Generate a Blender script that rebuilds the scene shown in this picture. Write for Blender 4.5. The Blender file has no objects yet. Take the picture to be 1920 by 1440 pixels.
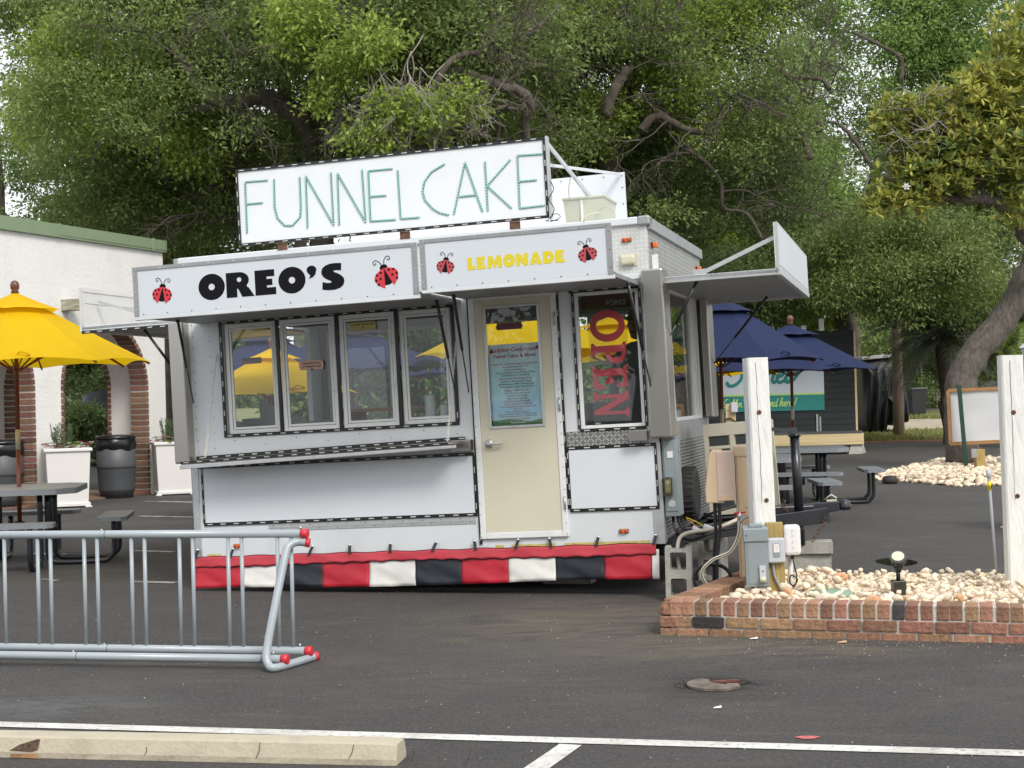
import bpy, bmesh, math, random
import numpy as np
from math import sin, cos, pi, radians, sqrt
from mathutils import Vector, Matrix
random.seed(7); rng = np.random.default_rng(11)
S = bpy.context.scene
COL = S.collection

# ------------------------------------------------------------------ camera, sky, sun, exposure
FPX, HC = 2770.0, 1.5                      # focal length in photograph pixels, eye height in metres
PITCH, ROLL = radians(0.58), radians(1.4)
cam = bpy.data.cameras.new('camera'); cam_o = bpy.data.objects.new('camera', cam); COL.objects.link(cam_o)
cam.lens = FPX / 1920 * 36; cam.sensor_width = 36; cam.clip_start = 0.1; cam.clip_end = 1500
cam_o.matrix_world = Matrix.Translation((0, 0, HC)) @ Matrix.Rotation(pi/2 + PITCH, 4, 'X') @ Matrix.Rotation(-ROLL, 4, 'Z')
S.camera = cam_o
SUN_EL, SUN_AZ = radians(43), radians(154)   # high veiled sun behind and right of the camera
w = bpy.data.worlds.new('World'); S.world = w; w.use_nodes = True
wn = w.node_tree; wn.nodes.clear()
sky = wn.nodes.new('ShaderNodeTexSky'); sky.sky_type = 'NISHITA'; sky.sun_disc = False
sky.sun_elevation = SUN_EL; sky.sun_rotation = SUN_AZ; sky.dust_density = 6; sky.air_density = 1.5
mixw = wn.nodes.new('ShaderNodeMix'); mixw.data_type = 'RGBA'; mixw.inputs[0].default_value = 0.8
mixw.inputs[7].default_value = (9.3, 9.6, 10.0, 1)      # cloud deck
bg = wn.nodes.new('ShaderNodeBackground'); bg.inputs[1].default_value = 0.105
wo = wn.nodes.new('ShaderNodeOutputWorld')
wn.links.new(sky.outputs[0], mixw.inputs[6]); wn.links.new(mixw.outputs[2], bg.inputs[0]); wn.links.new(bg.outputs[0], wo.inputs[0])
sl = bpy.data.lights.new('sun', 'SUN'); sl.energy = 1.5; sl.angle = radians(18); sl.color = (1, .965, .91)
so = bpy.data.objects.new('sun', sl); COL.objects.link(so)
sd = Vector((sin(SUN_AZ)*cos(SUN_EL), cos(SUN_AZ)*cos(SUN_EL), sin(SUN_EL)))
so.rotation_euler = sd.to_track_quat('Z', 'Y').to_euler()
S.view_settings.view_transform = 'Standard'; S.view_settings.look = 'None'
S.view_settings.exposure = 0.50; S.view_settings.gamma = 1
S.render.engine = 'CYCLES'

# measured directions: photograph pixel -> place in metres
_f = Vector((0, cos(PITCH), sin(PITCH))); _r0 = Vector((1, 0, 0)); _u0 = _r0.cross(_f)
_r = _r0*cos(ROLL) - _u0*sin(ROLL); _u = _r.cross(_f)
def P(px, py, Y):
    d = _f + _r*((px-960)/FPX) + _u*((720-py)/FPX)
    return Vector((0, 0, HC)) + d*(Y/d.y)
def G(px, py, z=0.0):
    d = _f + _r*((px-960)/FPX) + _u*((720-py)/FPX)
    return Vector((0, 0, HC)) + d*((z-HC)/d.z)

# ------------------------------------------------------------------ materials
MATS = {}
def nt(name):
    m = bpy.data.materials.new(name); m.use_nodes = True; MATS[name] = m
    return m, m.node_tree.nodes, m.node_tree.links, m.node_tree.nodes['Principled BSDF']
def mat(name, col, rough=.5, metal=0, spec=None, var=0.0, nscale=8, bump=0.0, bscale=60, rnd=0.0, island=False, trans=0.0, coat=0, dirt=0.0, dscale=2.0, stretch=None):
    """general surface: colour with noise variation, grain bump, per-object variation"""
    m, N, K, B = nt(name)
    tc = N.new('ShaderNodeTexCoord'); src = tc.outputs['Object']
    if stretch:
        mp = N.new('ShaderNodeMapping'); mp.inputs['Scale'].default_value = stretch; K.new(src, mp.inputs[0]); src = mp.outputs[0]
    c = (col[0], col[1], col[2], 1)
    out = None
    if var or rnd or dirt:
        hs = N.new('ShaderNodeHueSaturation'); hs.inputs['Color'].default_value = c
        val = None
        if var:
            n1 = N.new('ShaderNodeTexNoise'); n1.inputs['Scale'].default_value = nscale; n1.inputs['Detail'].default_value = 6; K.new(src, n1.inputs['Vector'])
            mr = N.new('ShaderNodeMapRange'); mr.inputs[1].default_value = .25; mr.inputs[2].default_value = .75
            mr.inputs[3].default_value = 1-var; mr.inputs[4].default_value = 1+var; K.new(n1.outputs[0], mr.inputs[0]); val = mr.outputs[0]
        if rnd:
            if island:
                ge = N.new('ShaderNodeNewGeometry'); r = ge.outputs['Random Per Island']
            else:
                oi = N.new('ShaderNodeObjectInfo'); r = oi.outputs['Random']
            mr2 = N.new('ShaderNodeMapRange'); mr2.inputs[3].default_value = 1-rnd; mr2.inputs[4].default_value = 1+rnd; K.new(r, mr2.inputs[0])
            if val:
                mu = N.new('ShaderNodeMath'); mu.operation = 'MULTIPLY'; K.new(val, mu.inputs[0]); K.new(mr2.outputs[0], mu.inputs[1]); val = mu.outputs[0]
            else: val = mr2.outputs[0]
            wv = N.new('ShaderNodeTexWhiteNoise'); wv.noise_dimensions = '1D'; K.new(r, wv.inputs['W'])
            mh = N.new('ShaderNodeMapRange'); mh.inputs[3].default_value = .5-rnd*.06; mh.inputs[4].default_value = .5+rnd*.06; K.new(wv.outputs[0], mh.inputs[0]); K.new(mh.outputs[0], hs.inputs['Hue'])
        if val: K.new(val, hs.inputs['Value'])
        out = hs.outputs[0]
        if dirt:
            n2 = N.new('ShaderNodeTexNoise'); n2.inputs['Scale'].default_value = dscale; n2.inputs['Detail'].default_value = 9; n2.inputs['Roughness'].default_value = .7; K.new(src, n2.inputs['Vector'])
            rp = N.new('ShaderNodeMapRange'); rp.inputs[1].default_value = .52; rp.inputs[2].default_value = .75; rp.inputs[4].default_value = dirt; K.new(n2.outputs[0], rp.inputs[0])
            mx = N.new('ShaderNodeMix'); mx.data_type = 'RGBA'; K.new(rp.outputs[0], mx.inputs[0]); K.new(out, mx.inputs[6]); mx.inputs[7].default_value = (.13, .11, .085, 1); out = mx.outputs[2]
        K.new(out, B.inputs['Base Color'])
    else: B.inputs['Base Color'].default_value = c
    B.inputs['Roughness'].default_value = rough; B.inputs['Metallic'].default_value = metal
    if spec is not None: B.inputs['Specular IOR Level'].default_value = spec
    if coat: B.inputs['Coat Weight'].default_value = coat; B.inputs['Coat Roughness'].default_value = .08
    if bump:
        nb = N.new('ShaderNodeTexNoise'); nb.inputs['Scale'].default_value = bscale; nb.inputs['Detail'].default_value = 6; K.new(src, nb.inputs['Vector'])
        bp = N.new('ShaderNodeBump'); bp.inputs['Strength'].default_value = bump; bp.inputs['Distance'].default_value = .01; K.new(nb.outputs[0], bp.inputs['Height']); K.new(bp.outputs[0], B.inputs['Normal'])
    if trans:
        tr = N.new('ShaderNodeBsdfTranslucent'); ms = N.new('ShaderNodeMixShader'); ms.inputs[0].default_value = trans
        if out: K.new(out, tr.inputs[0])
        else: tr.inputs[0].default_value = c
        K.new(B.outputs[0], ms.inputs[1]); K.new(tr.outputs[0], ms.inputs[2]); K.new(ms.outputs[0], N['Material Output'].inputs[0])
    return m
white = mat('white_panel', (.68,.71,.735), .36, var=.04, nscale=1.5, bump=.12, bscale=2.2, dirt=.16, dscale=1.2, stretch=(1,1,.35))
panel_w = mat('white_insert_panel', (.70,.74,.785), .28, var=.03, nscale=1.2, dirt=.05, dscale=1.5)
signw = mat('sign_board_white', (.64,.68,.725), .33, var=.02, nscale=2, dirt=.05)
ledw = mat('light_box_white', (.80,.83,.85), .4, var=.02)
alum = mat('aluminium_trim', (.58,.59,.60), .38, metal=.6, var=.08, nscale=14, dirt=.18, dscale=6)
alum_d = mat('dull_aluminium', (.36,.365,.37), .48, metal=.55, var=.12, nscale=6, dirt=.35, dscale=4)
steel = mat('stainless_steel', (.47,.445,.41), .30, metal=1, var=.07, nscale=3, bump=.05, bscale=14, stretch=(1,1,.12))
black = mat('black_plastic', (.012,.012,.014), .35)
rubber = mat('black_rubber', (.014,.014,.015), .6, var=.2)
blackmetal = mat('black_painted_metal', (.016,.018,.024), .3, coat=.3, var=.2, bump=.1, bscale=40)
doorm = mat('beige_door', (.66,.62,.48), .5, var=.03, nscale=3, dirt=.10)
framew = mat('window_frame_white', (.78,.79,.79), .35, dirt=.12, var=.04, dscale=5)
ledd = mat('led_white', (.78,.78,.70), .3)
mint = mat('led_mint', (.60,.80,.71), .3)
teal = mat('led_green', (.02,.25,.20), .45)
orange = mat('amber_lens', (.85,.17,.015), .15, coat=.6, bump=.4, bscale=180)
red = mat('red_print', (.62,.035,.05), .42)
bprint = mat('black_print', (.006,.006,.010), .6, spec=.15)
wprint = mat('white_print', (.8,.8,.8), .45)
yprint = mat('yellow_print', (.72,.60,.02), .45)
def vinyl(name, c): return mat(name, c, .42, var=.12, nscale=4, bump=.6, bscale=10, spec=.45, dirt=.06, dscale=3)
vred, vwhite, vblack = vinyl('red_vinyl', (.46,.018,.035)), vinyl('white_vinyl', (.74,.73,.69)), vinyl('black_vinyl', (.018,.022,.03))
vredl = vinyl('red_vinyl_faded', (.52,.05,.07))
cream = mat('cream_lamp_plastic', (.62,.60,.45), .3, dirt=.3, dscale=9)
stucco = mat('white_stucco', (.84,.83,.81), .85, var=.04, nscale=1.2, bump=.8, bscale=16, dirt=.16, dscale=.9)
coping = mat('green_metal_coping', (.235,.315,.195), .45, var=.05)
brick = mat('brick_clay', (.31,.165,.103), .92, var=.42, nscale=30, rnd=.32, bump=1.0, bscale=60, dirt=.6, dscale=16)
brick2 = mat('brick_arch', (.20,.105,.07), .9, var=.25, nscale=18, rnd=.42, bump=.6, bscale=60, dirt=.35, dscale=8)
dkbrick = mat('brick_dark', (.05,.04,.042), .85, var=.35, nscale=18, rnd=.3, bump=.6, bscale=60)
mortar = mat('mortar', (.52,.50,.45), .95, var=.2, nscale=20, bump=.7, bscale=60, dirt=.3, dscale=8)
concrete = mat('concrete', (.40,.39,.35), .92, var=.18, nscale=12, bump=.6, bscale=70, dirt=.45, dscale=7)
stopc = mat('wheel_stop_concrete', (.46,.41,.31), .9, var=.14, nscale=9, bump=.5, bscale=60, dirt=.4, dscale=9)
pebble = mat('river_pebble', (.78,.67,.52), .75, var=.18, nscale=1.3, rnd=.24, bump=.8, bscale=3.5, dirt=.35, dscale=1.6)
pebble_i = mat('pebble_fill', (.74,.61,.45), .8, var=.16, nscale=24, rnd=.36, island=True, bump=.2, bscale=40)
pebtan = mat('orange_pebble', (.62,.36,.19), .7, var=.15, nscale=12, rnd=.2, bump=.3)
grey = mat('grey_rack_paint', (.34,.385,.415), .32, var=.05, nscale=9, coat=.2, dirt=.10, dscale=7)
redcap = mat('red_end_cap', (.60,.03,.045), .4)
post_w = mat('white_post_paint', (.76,.77,.74), .55, var=.06, nscale=6, bump=.9, bscale=18, dirt=.28, dscale=5, stretch=(3,3,.6))
lumber = mat('treated_lumber', (.38,.28,.10), .8, var=.25, nscale=10, bump=.5, bscale=30, stretch=(6,6,.5))
lumber_h = mat('treated_deck_lumber', (.60,.48,.27), .8, var=.2, nscale=4, bump=.3, stretch=(.3,3,6))
tan = mat('tan_pedestal_plastic', (.58,.44,.29), .5, var=.04, nscale=3, dirt=.08)
pinkt = mat('pinkish_tan_plastic', (.56,.43,.36), .5, var=.03)
egrey = mat('electric_box_grey', (.25,.295,.31), .42, var=.05, nscale=5, dirt=.12, dscale=7)
lgrey = mat('light_grey_plastic', (.50,.52,.56), .4)
wplast = mat('white_plastic', (.76,.75,.73), .38, dirt=.08)
beigep = mat('beige_plastic', (.52,.50,.40), .5, var=.04, dirt=.15)
ventc = mat('vent_box_plastic', (.52,.53,.43), .5, var=.05)
steelg = mat('table_grey_mesh', (.22,.24,.26), .45, var=.1, nscale=60)
yellowf = mat('yellow_canvas', (.86,.56,.008), .75, var=.05, nscale=3, bump=.35, bscale=6, trans=.42, spec=.2)
navyf = mat('navy_canvas', (.014,.022,.066), .8, var=.12, nscale=3, bump=.35, bscale=6, trans=.05, spec=.2)
woodred = mat('umbrella_pole_wood', (.16,.035,.014), .4, var=.2, stretch=(1,1,.1))
finialm = mat('umbrella_finial_wood', (.13,.05,.03), .3)
binm = mat('bin_dark_grey', (.055,.06,.066), .5, var=.15, nscale=90)
bag = mat('black_bin_bag', (.012,.012,.013), .25, bump=.8, bscale=16)
tarp = mat('black_tarp', (.020,.020,.026), .42, bump=.5, bscale=4, var=.2)
shedm = mat('black_stained_plank', (.012,.017,.019), .7, var=.25, nscale=8, rnd=.25, stretch=(.4,3,3))
shedd = mat('grey_deck_board', (.075,.078,.082), .75, var=.2, rnd=.15, nscale=8, stretch=(.4,4,4))
signt = mat('sign_teal', (.012,.20,.185), .5)
signg = mat('sign_pale_grey', (.50,.56,.61), .5, var=.02)
lime = mat('sign_lime', (.42,.62,.16), .5)
teal_d = mat('sign_deep_teal', (.01,.16,.14), .5)
bark = mat('oak_bark', (.105,.088,.072), .95, var=.45, nscale=9, bump=1.0, bscale=26, stretch=(1,1,.35))
barkl = mat('pale_dead_bark', (.33,.30,.265), .95, var=.35, nscale=9, bump=.8, bscale=24, stretch=(1,1,.4))
barkm = mat('live_oak_trunk_bark', (.115,.10,.085), .95, var=.5, nscale=16, bump=1.0, bscale=45, stretch=(1,1,.5))
polem = mat('weathered_pole_wood', (.24,.17,.13), .9, var=.35, nscale=9, stretch=(2,2,.2))
boardw = mat('notice_board_wood', (.38,.21,.085), .6, var=.15, stretch=(2,2,2))
sheetw = mat('white_sheet', (.66,.68,.71), .4, bump=.35, bscale=3)
stake = mat('green_metal_stake', (.008,.045,.032), .4)
blueplastic = mat('blue_tarp', (.02,.16,.42), .5)
flesh = mat('skin', (.52,.33,.24), .6)
capm = mat('khaki_cap', (.33,.25,.12), .8)
shirtm = mat('grey_shirt', (.34,.36,.38), .9, var=.15)
paperpink = mat('pink_paper', (.62,.40,.32), .8)
papery = mat('yellow_paper', (.58,.50,.20), .8)
ply = mat('shelf_plywood', (.42,.20,.08), .6, var=.15)
copperred = mat('rust_red', (.10,.012,.012), .6)
rust = mat('rusty_hinge', (.14,.07,.045), .85, var=.5, nscale=40)
foam = mat('foam_cup', (.70,.72,.72), .6)
cupg = mat('green_cup_print', (.16,.42,.05), .45)
blackdark = mat('trailer_underframe', (.010,.011,.014), .5)
dkint = mat('interior_panel', (.40,.40,.39), .55, var=.05)
aluface = mat('fluted_metal_side', (.33,.33,.33), .45, metal=.5, var=.25, nscale=8, dirt=.4, dscale=5)
green_lid = mat('green_valve_lid', (.22,.33,.24), .6)
carwhite = mat('white_car_paint', (.62,.64,.66), .25, coat=.6)
cardark = mat('dark_car_paint', (.04,.045,.05), .25, coat=.6)
tyre = mat('tyre', (.02,.02,.02), .8)
chrome = mat('chrome', (.7,.7,.7), .15, metal=1)
petalp = mat('pink_petals', (.55,.05,.22), .6, rnd=.3, island=True, trans=.2)
petalw = mat('white_petals', (.75,.72,.70), .6, trans=.2)
conduit = mat('conduit_grey', (.30,.32,.34), .5)
hosem = mat('cream_hose', (.60,.55,.45), .45, dirt=.2, dscale=20)
def leafmat(name, c, rnd=.35, tr=.42, c2=None, rough=.55, lo=.3):
    m, N, K, B = nt(name)
    ge = N.new('ShaderNodeNewGeometry')
    tc = N.new('ShaderNodeTexCoord'); n1 = N.new('ShaderNodeTexNoise'); n1.inputs['Scale'].default_value = .55; n1.inputs['Detail'].default_value = 3
    K.new(tc.outputs['Object'], n1.inputs['Vector'])
    ad = N.new('ShaderNodeMath'); ad.operation = 'ADD'; K.new(ge.outputs['Random Per Island'], ad.inputs[0]); K.new(n1.outputs[0], ad.inputs[1])
    mr = N.new('ShaderNodeMapRange'); mr.inputs[1].default_value = lo; mr.inputs[2].default_value = 1.5; K.new(ad.outputs[0], mr.inputs[0])
    mx = N.new('ShaderNodeMix'); mx.data_type = 'RGBA'; K.new(mr.outputs[0], mx.inputs[0])
    mx.inputs[6].default_value = (c[0]*(1-rnd), c[1]*(1-rnd), c[2]*(1-rnd), 1)
    cc = c2 or (c[0]*(1+rnd*1.5), c[1]*(1+rnd*1.2), c[2]*(1+rnd)); mx.inputs[7].default_value = (cc[0], cc[1], cc[2], 1)
    K.new(mx.outputs[2], B.inputs['Base Color']); B.inputs['Roughness'].default_value = rough; B.inputs['Specular IOR Level'].default_value = .35
    t = N.new('ShaderNodeBsdfTranslucent'); K.new(mx.outputs[2], t.inputs[0])
    ms = N.new('ShaderNodeMixShader'); ms.inputs[0].default_value = tr
    K.new(B.outputs[0], ms.inputs[1]); K.new(t.outputs[0], ms.inputs[2]); K.new(ms.outputs[0], N['Material Output'].inputs[0])
    return m
leafA = leafmat('live_oak_leaf', (.185,.262,.085), .42)
leafB = leafmat('bright_oak_leaf', (.28,.39,.085), .35)
leafC = leafmat('dark_leaf', (.150,.222,.082), .42)
leafD = leafmat('olive_leaf', (.20,.27,.09), .42)
leafF = leafmat('far_leaf', (.22,.34,.10), .35)
magl = leafmat('magnolia_leaf', (.23,.33,.09), .3, .42, (.62,.58,.13), .38, .66)
palml = leafmat('palm_frond', (.15,.20,.12), .3, .15, (.27,.30,.22))
fanl = leafmat('fan_palm_frond', (.09,.15,.04), .3, .15, (.20,.27,.06))
rosem = leafmat('rosemary', (.07,.11,.05), .3, .15)
grassm = leafmat('grass_blades', (.14,.19,.04), .3, .3, (.30,.30,.10))

def glassm(name, tint=(.86,.9,.9), rough=0.0, refl=1.0):
    m, N, K, B = nt(name); N.remove(B)
    tr = N.new('ShaderNodeBsdfTransparent'); tr.inputs[0].default_value = (*tint, 1)
    gl = N.new('ShaderNodeBsdfGlossy'); gl.inputs['Roughness'].default_value = rough
    fr = N.new('ShaderNodeFresnel'); fr.inputs[0].default_value = 1.52
    mu = N.new('ShaderNodeMath'); mu.operation = 'MULTIPLY'; mu.inputs[1].default_value = .8*refl; mu.use_clamp = True; K.new(fr.outputs[0], mu.inputs[0])
    ms = N.new('ShaderNodeMixShader'); K.new(mu.outputs[0], ms.inputs[0]); K.new(tr.outputs[0], ms.inputs[1]); K.new(gl.outputs[0], ms.inputs[2])
    K.new(ms.outputs[0], N['Material Output'].inputs[0]); return m
glass = glassm('window_glass', (.93,.95,.95))
carglass = mat('car_glass', (.02,.025,.03), .08, coat=.5)
bagglass = glassm('clear_cover', (.8,.78,.62), .15, 2)

# asphalt ------------------------------------------------------
m, N, K, B = nt('asphalt')
tc = N.new('ShaderNodeTexCoord'); obj = tc.outputs['Object']
def noise(sc, det=8, ro=.6, vec=None, dist=0):
    n = N.new('ShaderNodeTexNoise'); n.inputs['Scale'].default_value = sc; n.inputs['Detail'].default_value = det; n.inputs['Roughness'].default_value = ro; n.inputs['Distortion'].default_value = dist
    K.new(vec or obj, n.inputs['Vector']); return n.outputs[0]
def mrange(x, a, b, c, d):
    r = N.new('ShaderNodeMapRange'); r.inputs[1].default_value = a; r.inputs[2].default_value = b; r.inputs[3].default_value = c; r.inputs[4].default_value = d; K.new(x, r.inputs[0]); return r.outputs[0]
def mixc(f, a, b):
    x = N.new('ShaderNodeMix'); x.data_type = 'RGBA'; K.new(f, x.inputs[0])
    for i, v in ((6, a), (7, b)):
        if isinstance(v, tuple): x.inputs[i].default_value = (*v, 1)
        else: K.new(v, x.inputs[i])
    return x.outputs[2]
base = mixc(mrange(noise(.45, 9, .65), .3, .7, 0, 1), (.047,.045,.045), (.078,.073,.070))
base = mixc(mrange(noise(45, 4, .75), .45, .72, 0, .75), base, (.165,.152,.138))
base = mixc(mrange(noise(70, 3, .7), .54, .68, 0, .85), base, (.018,.017,.017))
base = mixc(mrange(noise(5, 7, .75), .50, .75, 0, .45), base, (.030,.029,.029))
mp = N.new('ShaderNodeMapping'); mp.inputs['Scale'].default_value = (.8, 2.6, 1); mp.inputs['Rotation'].default_value = (0,0,.12); K.new(obj, mp.inputs[0])
base = mixc(mrange(noise(1.1, 9, .75, mp.outputs[0], .8), .53, .70, 0, .62), base, (.135,.113,.085))
vo = N.new('ShaderNodeTexVoronoi'); vo.inputs['Scale'].default_value = 9; K.new(obj, vo.inputs['Vector'])
wt = N.new('ShaderNodeTexNoise'); wt.inputs['Scale'].default_value = 3; K.new(obj, wt.inputs['Vector'])
sp = N.new('ShaderNodeMath'); sp.operation = 'LESS_THAN'; sp.inputs[1].default_value = .045; K.new(vo.outputs['Distance'], sp.inputs[0])
gt = N.new('ShaderNodeMath'); gt.operation = 'GREATER_THAN'; gt.inputs[1].default_value = .54; K.new(wt.outputs[0], gt.inputs[0])
ml = N.new('ShaderNodeMath'); ml.operation = 'MULTIPLY'; K.new(sp.outputs[0], ml.inputs[0]); K.new(gt.outputs[0], ml.inputs[1])
base = mixc(ml.outputs[0], base, (.34,.31,.26))
# tan run-off stains spreading from the brick bed, chalky scuff near the wheel stop
def blotch(cx, cy, rx, ry, sc, lo, hi, amt, col):
    global base
    mp2 = N.new('ShaderNodeMapping'); mp2.vector_type = 'POINT'; mp2.inputs['Location'].default_value = (-cx/rx, -cy/ry, 0); mp2.inputs['Scale'].default_value = (1/rx, 1/ry, 0); K.new(obj, mp2.inputs[0])
    ln_ = N.new('ShaderNodeVectorMath'); ln_.operation = 'LENGTH'; K.new(mp2.outputs[0], ln_.inputs[0])
    f1_ = mrange(ln_.outputs['Value'], .3, 1.0, 1, 0); f2_ = mrange(noise(sc, 10, .78, mp.outputs[0], 1.0), lo, hi, 0, amt)
    mm_ = N.new('ShaderNodeMath'); mm_.operation = 'MULTIPLY'; K.new(f1_, mm_.inputs[0]); K.new(f2_, mm_.inputs[1]); base = mixc(mm_.outputs[0], base, col)
blotch(.5, 9.8, 1.6, 1.5, 1.6, .40, .62, .75, (.20,.165,.115)); blotch(1.4, 8.7, 1.6, .55, 3, .42, .6, .7, (.19,.155,.11)); blotch(-.3, 8.0, 2.6, 1.3, 1.3, .48, .68, .5, (.16,.135,.10))
blotch(-2.5, 7.5, .9, .40, 3.2, .42, .56, .6, (.17,.172,.17)); blotch(-1.3, 6.6, 1.2, .25, 2.4, .45, .6, .5, (.12,.125,.13)); blotch(2.2, 6.9, 1.8, .7, 1.5, .5, .68, .5, (.12,.10,.085)); blotch(1.0, 7.6, .45, .5, 4, .35, .6, .85, (.018,.017,.017))
K.new(base, B.inputs['Base Color'])
rr = mrange(noise(.8, 6, .7), .4, .7, .95, .80); K.new(rr, B.inputs['Roughness'])
bp = N.new('ShaderNodeBump'); bp.inputs['Strength'].default_value = 1.0; bp.inputs['Distance'].default_value = .022; K.new(noise(28, 8, .8), bp.inputs['Height']); K.new(bp.outputs[0], B.inputs['Normal'])
asphalt = m
# lawn
m, N, K, B = nt('lawn_ground')
tc = N.new('ShaderNodeTexCoord'); obj = tc.outputs['Object']
base = mixc(mrange(noise(.8, 8, .7), .35, .65, 0, 1), (.10,.135,.035), (.24,.22,.10))
base = mixc(mrange(noise(5, 6, .7), .52, .7, 0, .8), base, (.20,.15,.09))
K.new(base, B.inputs['Base Color']); B.inputs['Roughness'].default_value = .95
lawn_m = m
sandm = mat('sandy_drive', (.42,.36,.27), .95, var=.2, nscale=2, bump=.4)
mulch = mat('red_mulch', (.16,.055,.025), .95, var=.4, nscale=10, bump=.8, bscale=20)
roadm = mat('far_road', (.14,.145,.155), .85, var=.1, nscale=1)
# road paint with wear
m, N, K, B = nt('road_paint'); tc = N.new('ShaderNodeTexCoord'); obj = tc.outputs['Object']
base = mixc(mrange(noise(3, 9, .75), .42, .62, 0, .6), (.66,.65,.62), (.34,.31,.26))
base = mixc(mrange(noise(30, 6, .8), .55, .64, 0, .85), base, (.09,.085,.08))
K.new(base, B.inputs['Base Color']); B.inputs['Roughness'].default_value = .75
paint = m
m, N, K, B = nt('worn_road_paint'); tc = N.new('ShaderNodeTexCoord'); obj = tc.outputs['Object']
base = mixc(mrange(noise(2.5, 9, .8), .44, .58, 0, 1), (.55,.54,.50), (.07,.066,.062))
K.new(base, B.inputs['Base Color']); B.inputs['Roughness'].default_value = .35
paintworn = m
# tread plate: raised lozenges as relief
def tread(name, c, metal, rough, rep=34, strength=1.0, low=.8):
    m, N, K, B = nt(name)
    tc = N.new('ShaderNodeTexCoord'); sx = N.new('ShaderNodeSeparateXYZ'); K.new(tc.outputs['Object'], sx.inputs[0])
    def mth(op, a, b=None, c_=None):
        q = N.new('ShaderNodeMath'); q.operation = op
        for i, v in enumerate((a, b, c_)):
            if v is None: continue
            if isinstance(v, (int, float)): q.inputs[i].default_value = v
            else: K.new(v, q.inputs[i])
        return q.outputs[0]
    xy = mth('ADD', sx.outputs[0], sx.outputs[1])
    u = mth('MULTIPLY', xy, rep); v = mth('MULTIPLY', sx.outputs[2], rep)
    a = mth('MULTIPLY', mth('ADD', u, v), .7071); b = mth('MULTIPLY', mth('SUBTRACT', u, v), .7071)
    def loz(p, q, off):
        fx = mth('ABSOLUTE', mth('SUBTRACT', mth('FRACT', mth('ADD', mth('MULTIPLY', p, .5), off)), .5))
        fy = mth('ABSOLUTE', mth('SUBTRACT', mth('FRACT', mth('ADD', mth('MULTIPLY', q, .5), off)), .5))
        return mth('LESS_THAN', mth('ADD', mth('POWER', mth('MULTIPLY', fx, 2.5), 2), mth('POWER', mth('MULTIPLY', fy, 8), 2)), 1.0)
    h = mth('MAXIMUM', loz(a, b, 0), loz(b, a, .5))
    bp = N.new('ShaderNodeBump'); bp.inputs['Strength'].default_value = strength; bp.inputs['Distance'].default_value = .012; K.new(h, bp.inputs['Height']); K.new(bp.outputs[0], B.inputs['Normal'])
    n1 = N.new('ShaderNodeTexNoise'); n1.inputs['Scale'].default_value = 7; n1.inputs['Detail'].default_value = 8; K.new(tc.outputs['Object'], n1.inputs['Vector'])
    r = N.new('ShaderNodeMapRange'); r.inputs[1].default_value = .5; r.inputs[2].default_value = .75; r.inputs[4].default_value = .5; K.new(n1.outputs[0], r.inputs[0])
    mx = N.new('ShaderNodeMix'); mx.data_type = 'RGBA'; mx.inputs[6].default_value = (*c, 1); mx.inputs[7].default_value = (c[0]*.6, c[1]*.57, c[2]*.5, 1); K.new(r.outputs[0], mx.inputs[0])
    hm = N.new('ShaderNodeMix'); hm.data_type = 'RGBA'; hm.blend_type = 'MULTIPLY'; K.new(mth('SUBTRACT', 1.0, h), hm.inputs[0]); K.new(mx.outputs[2], hm.inputs[6]); hm.inputs[7].default_value = (low, low, low*.98, 1)
    K.new(hm.outputs[2], B.inputs['Base Color']); B.inputs['Metallic'].default_value = metal; B.inputs['Roughness'].default_value = rough
    return m
treadw = tread('white_tread_plate', (.70,.71,.71), .0, .4, 44, low=.82)
treads = tread('bare_tread_plate', (.66,.66,.66), .7, .3, 48, low=.42)
treadside = tread('side_tread_plate', (.62,.62,.60), .5, .32, 40, low=.5)

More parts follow.
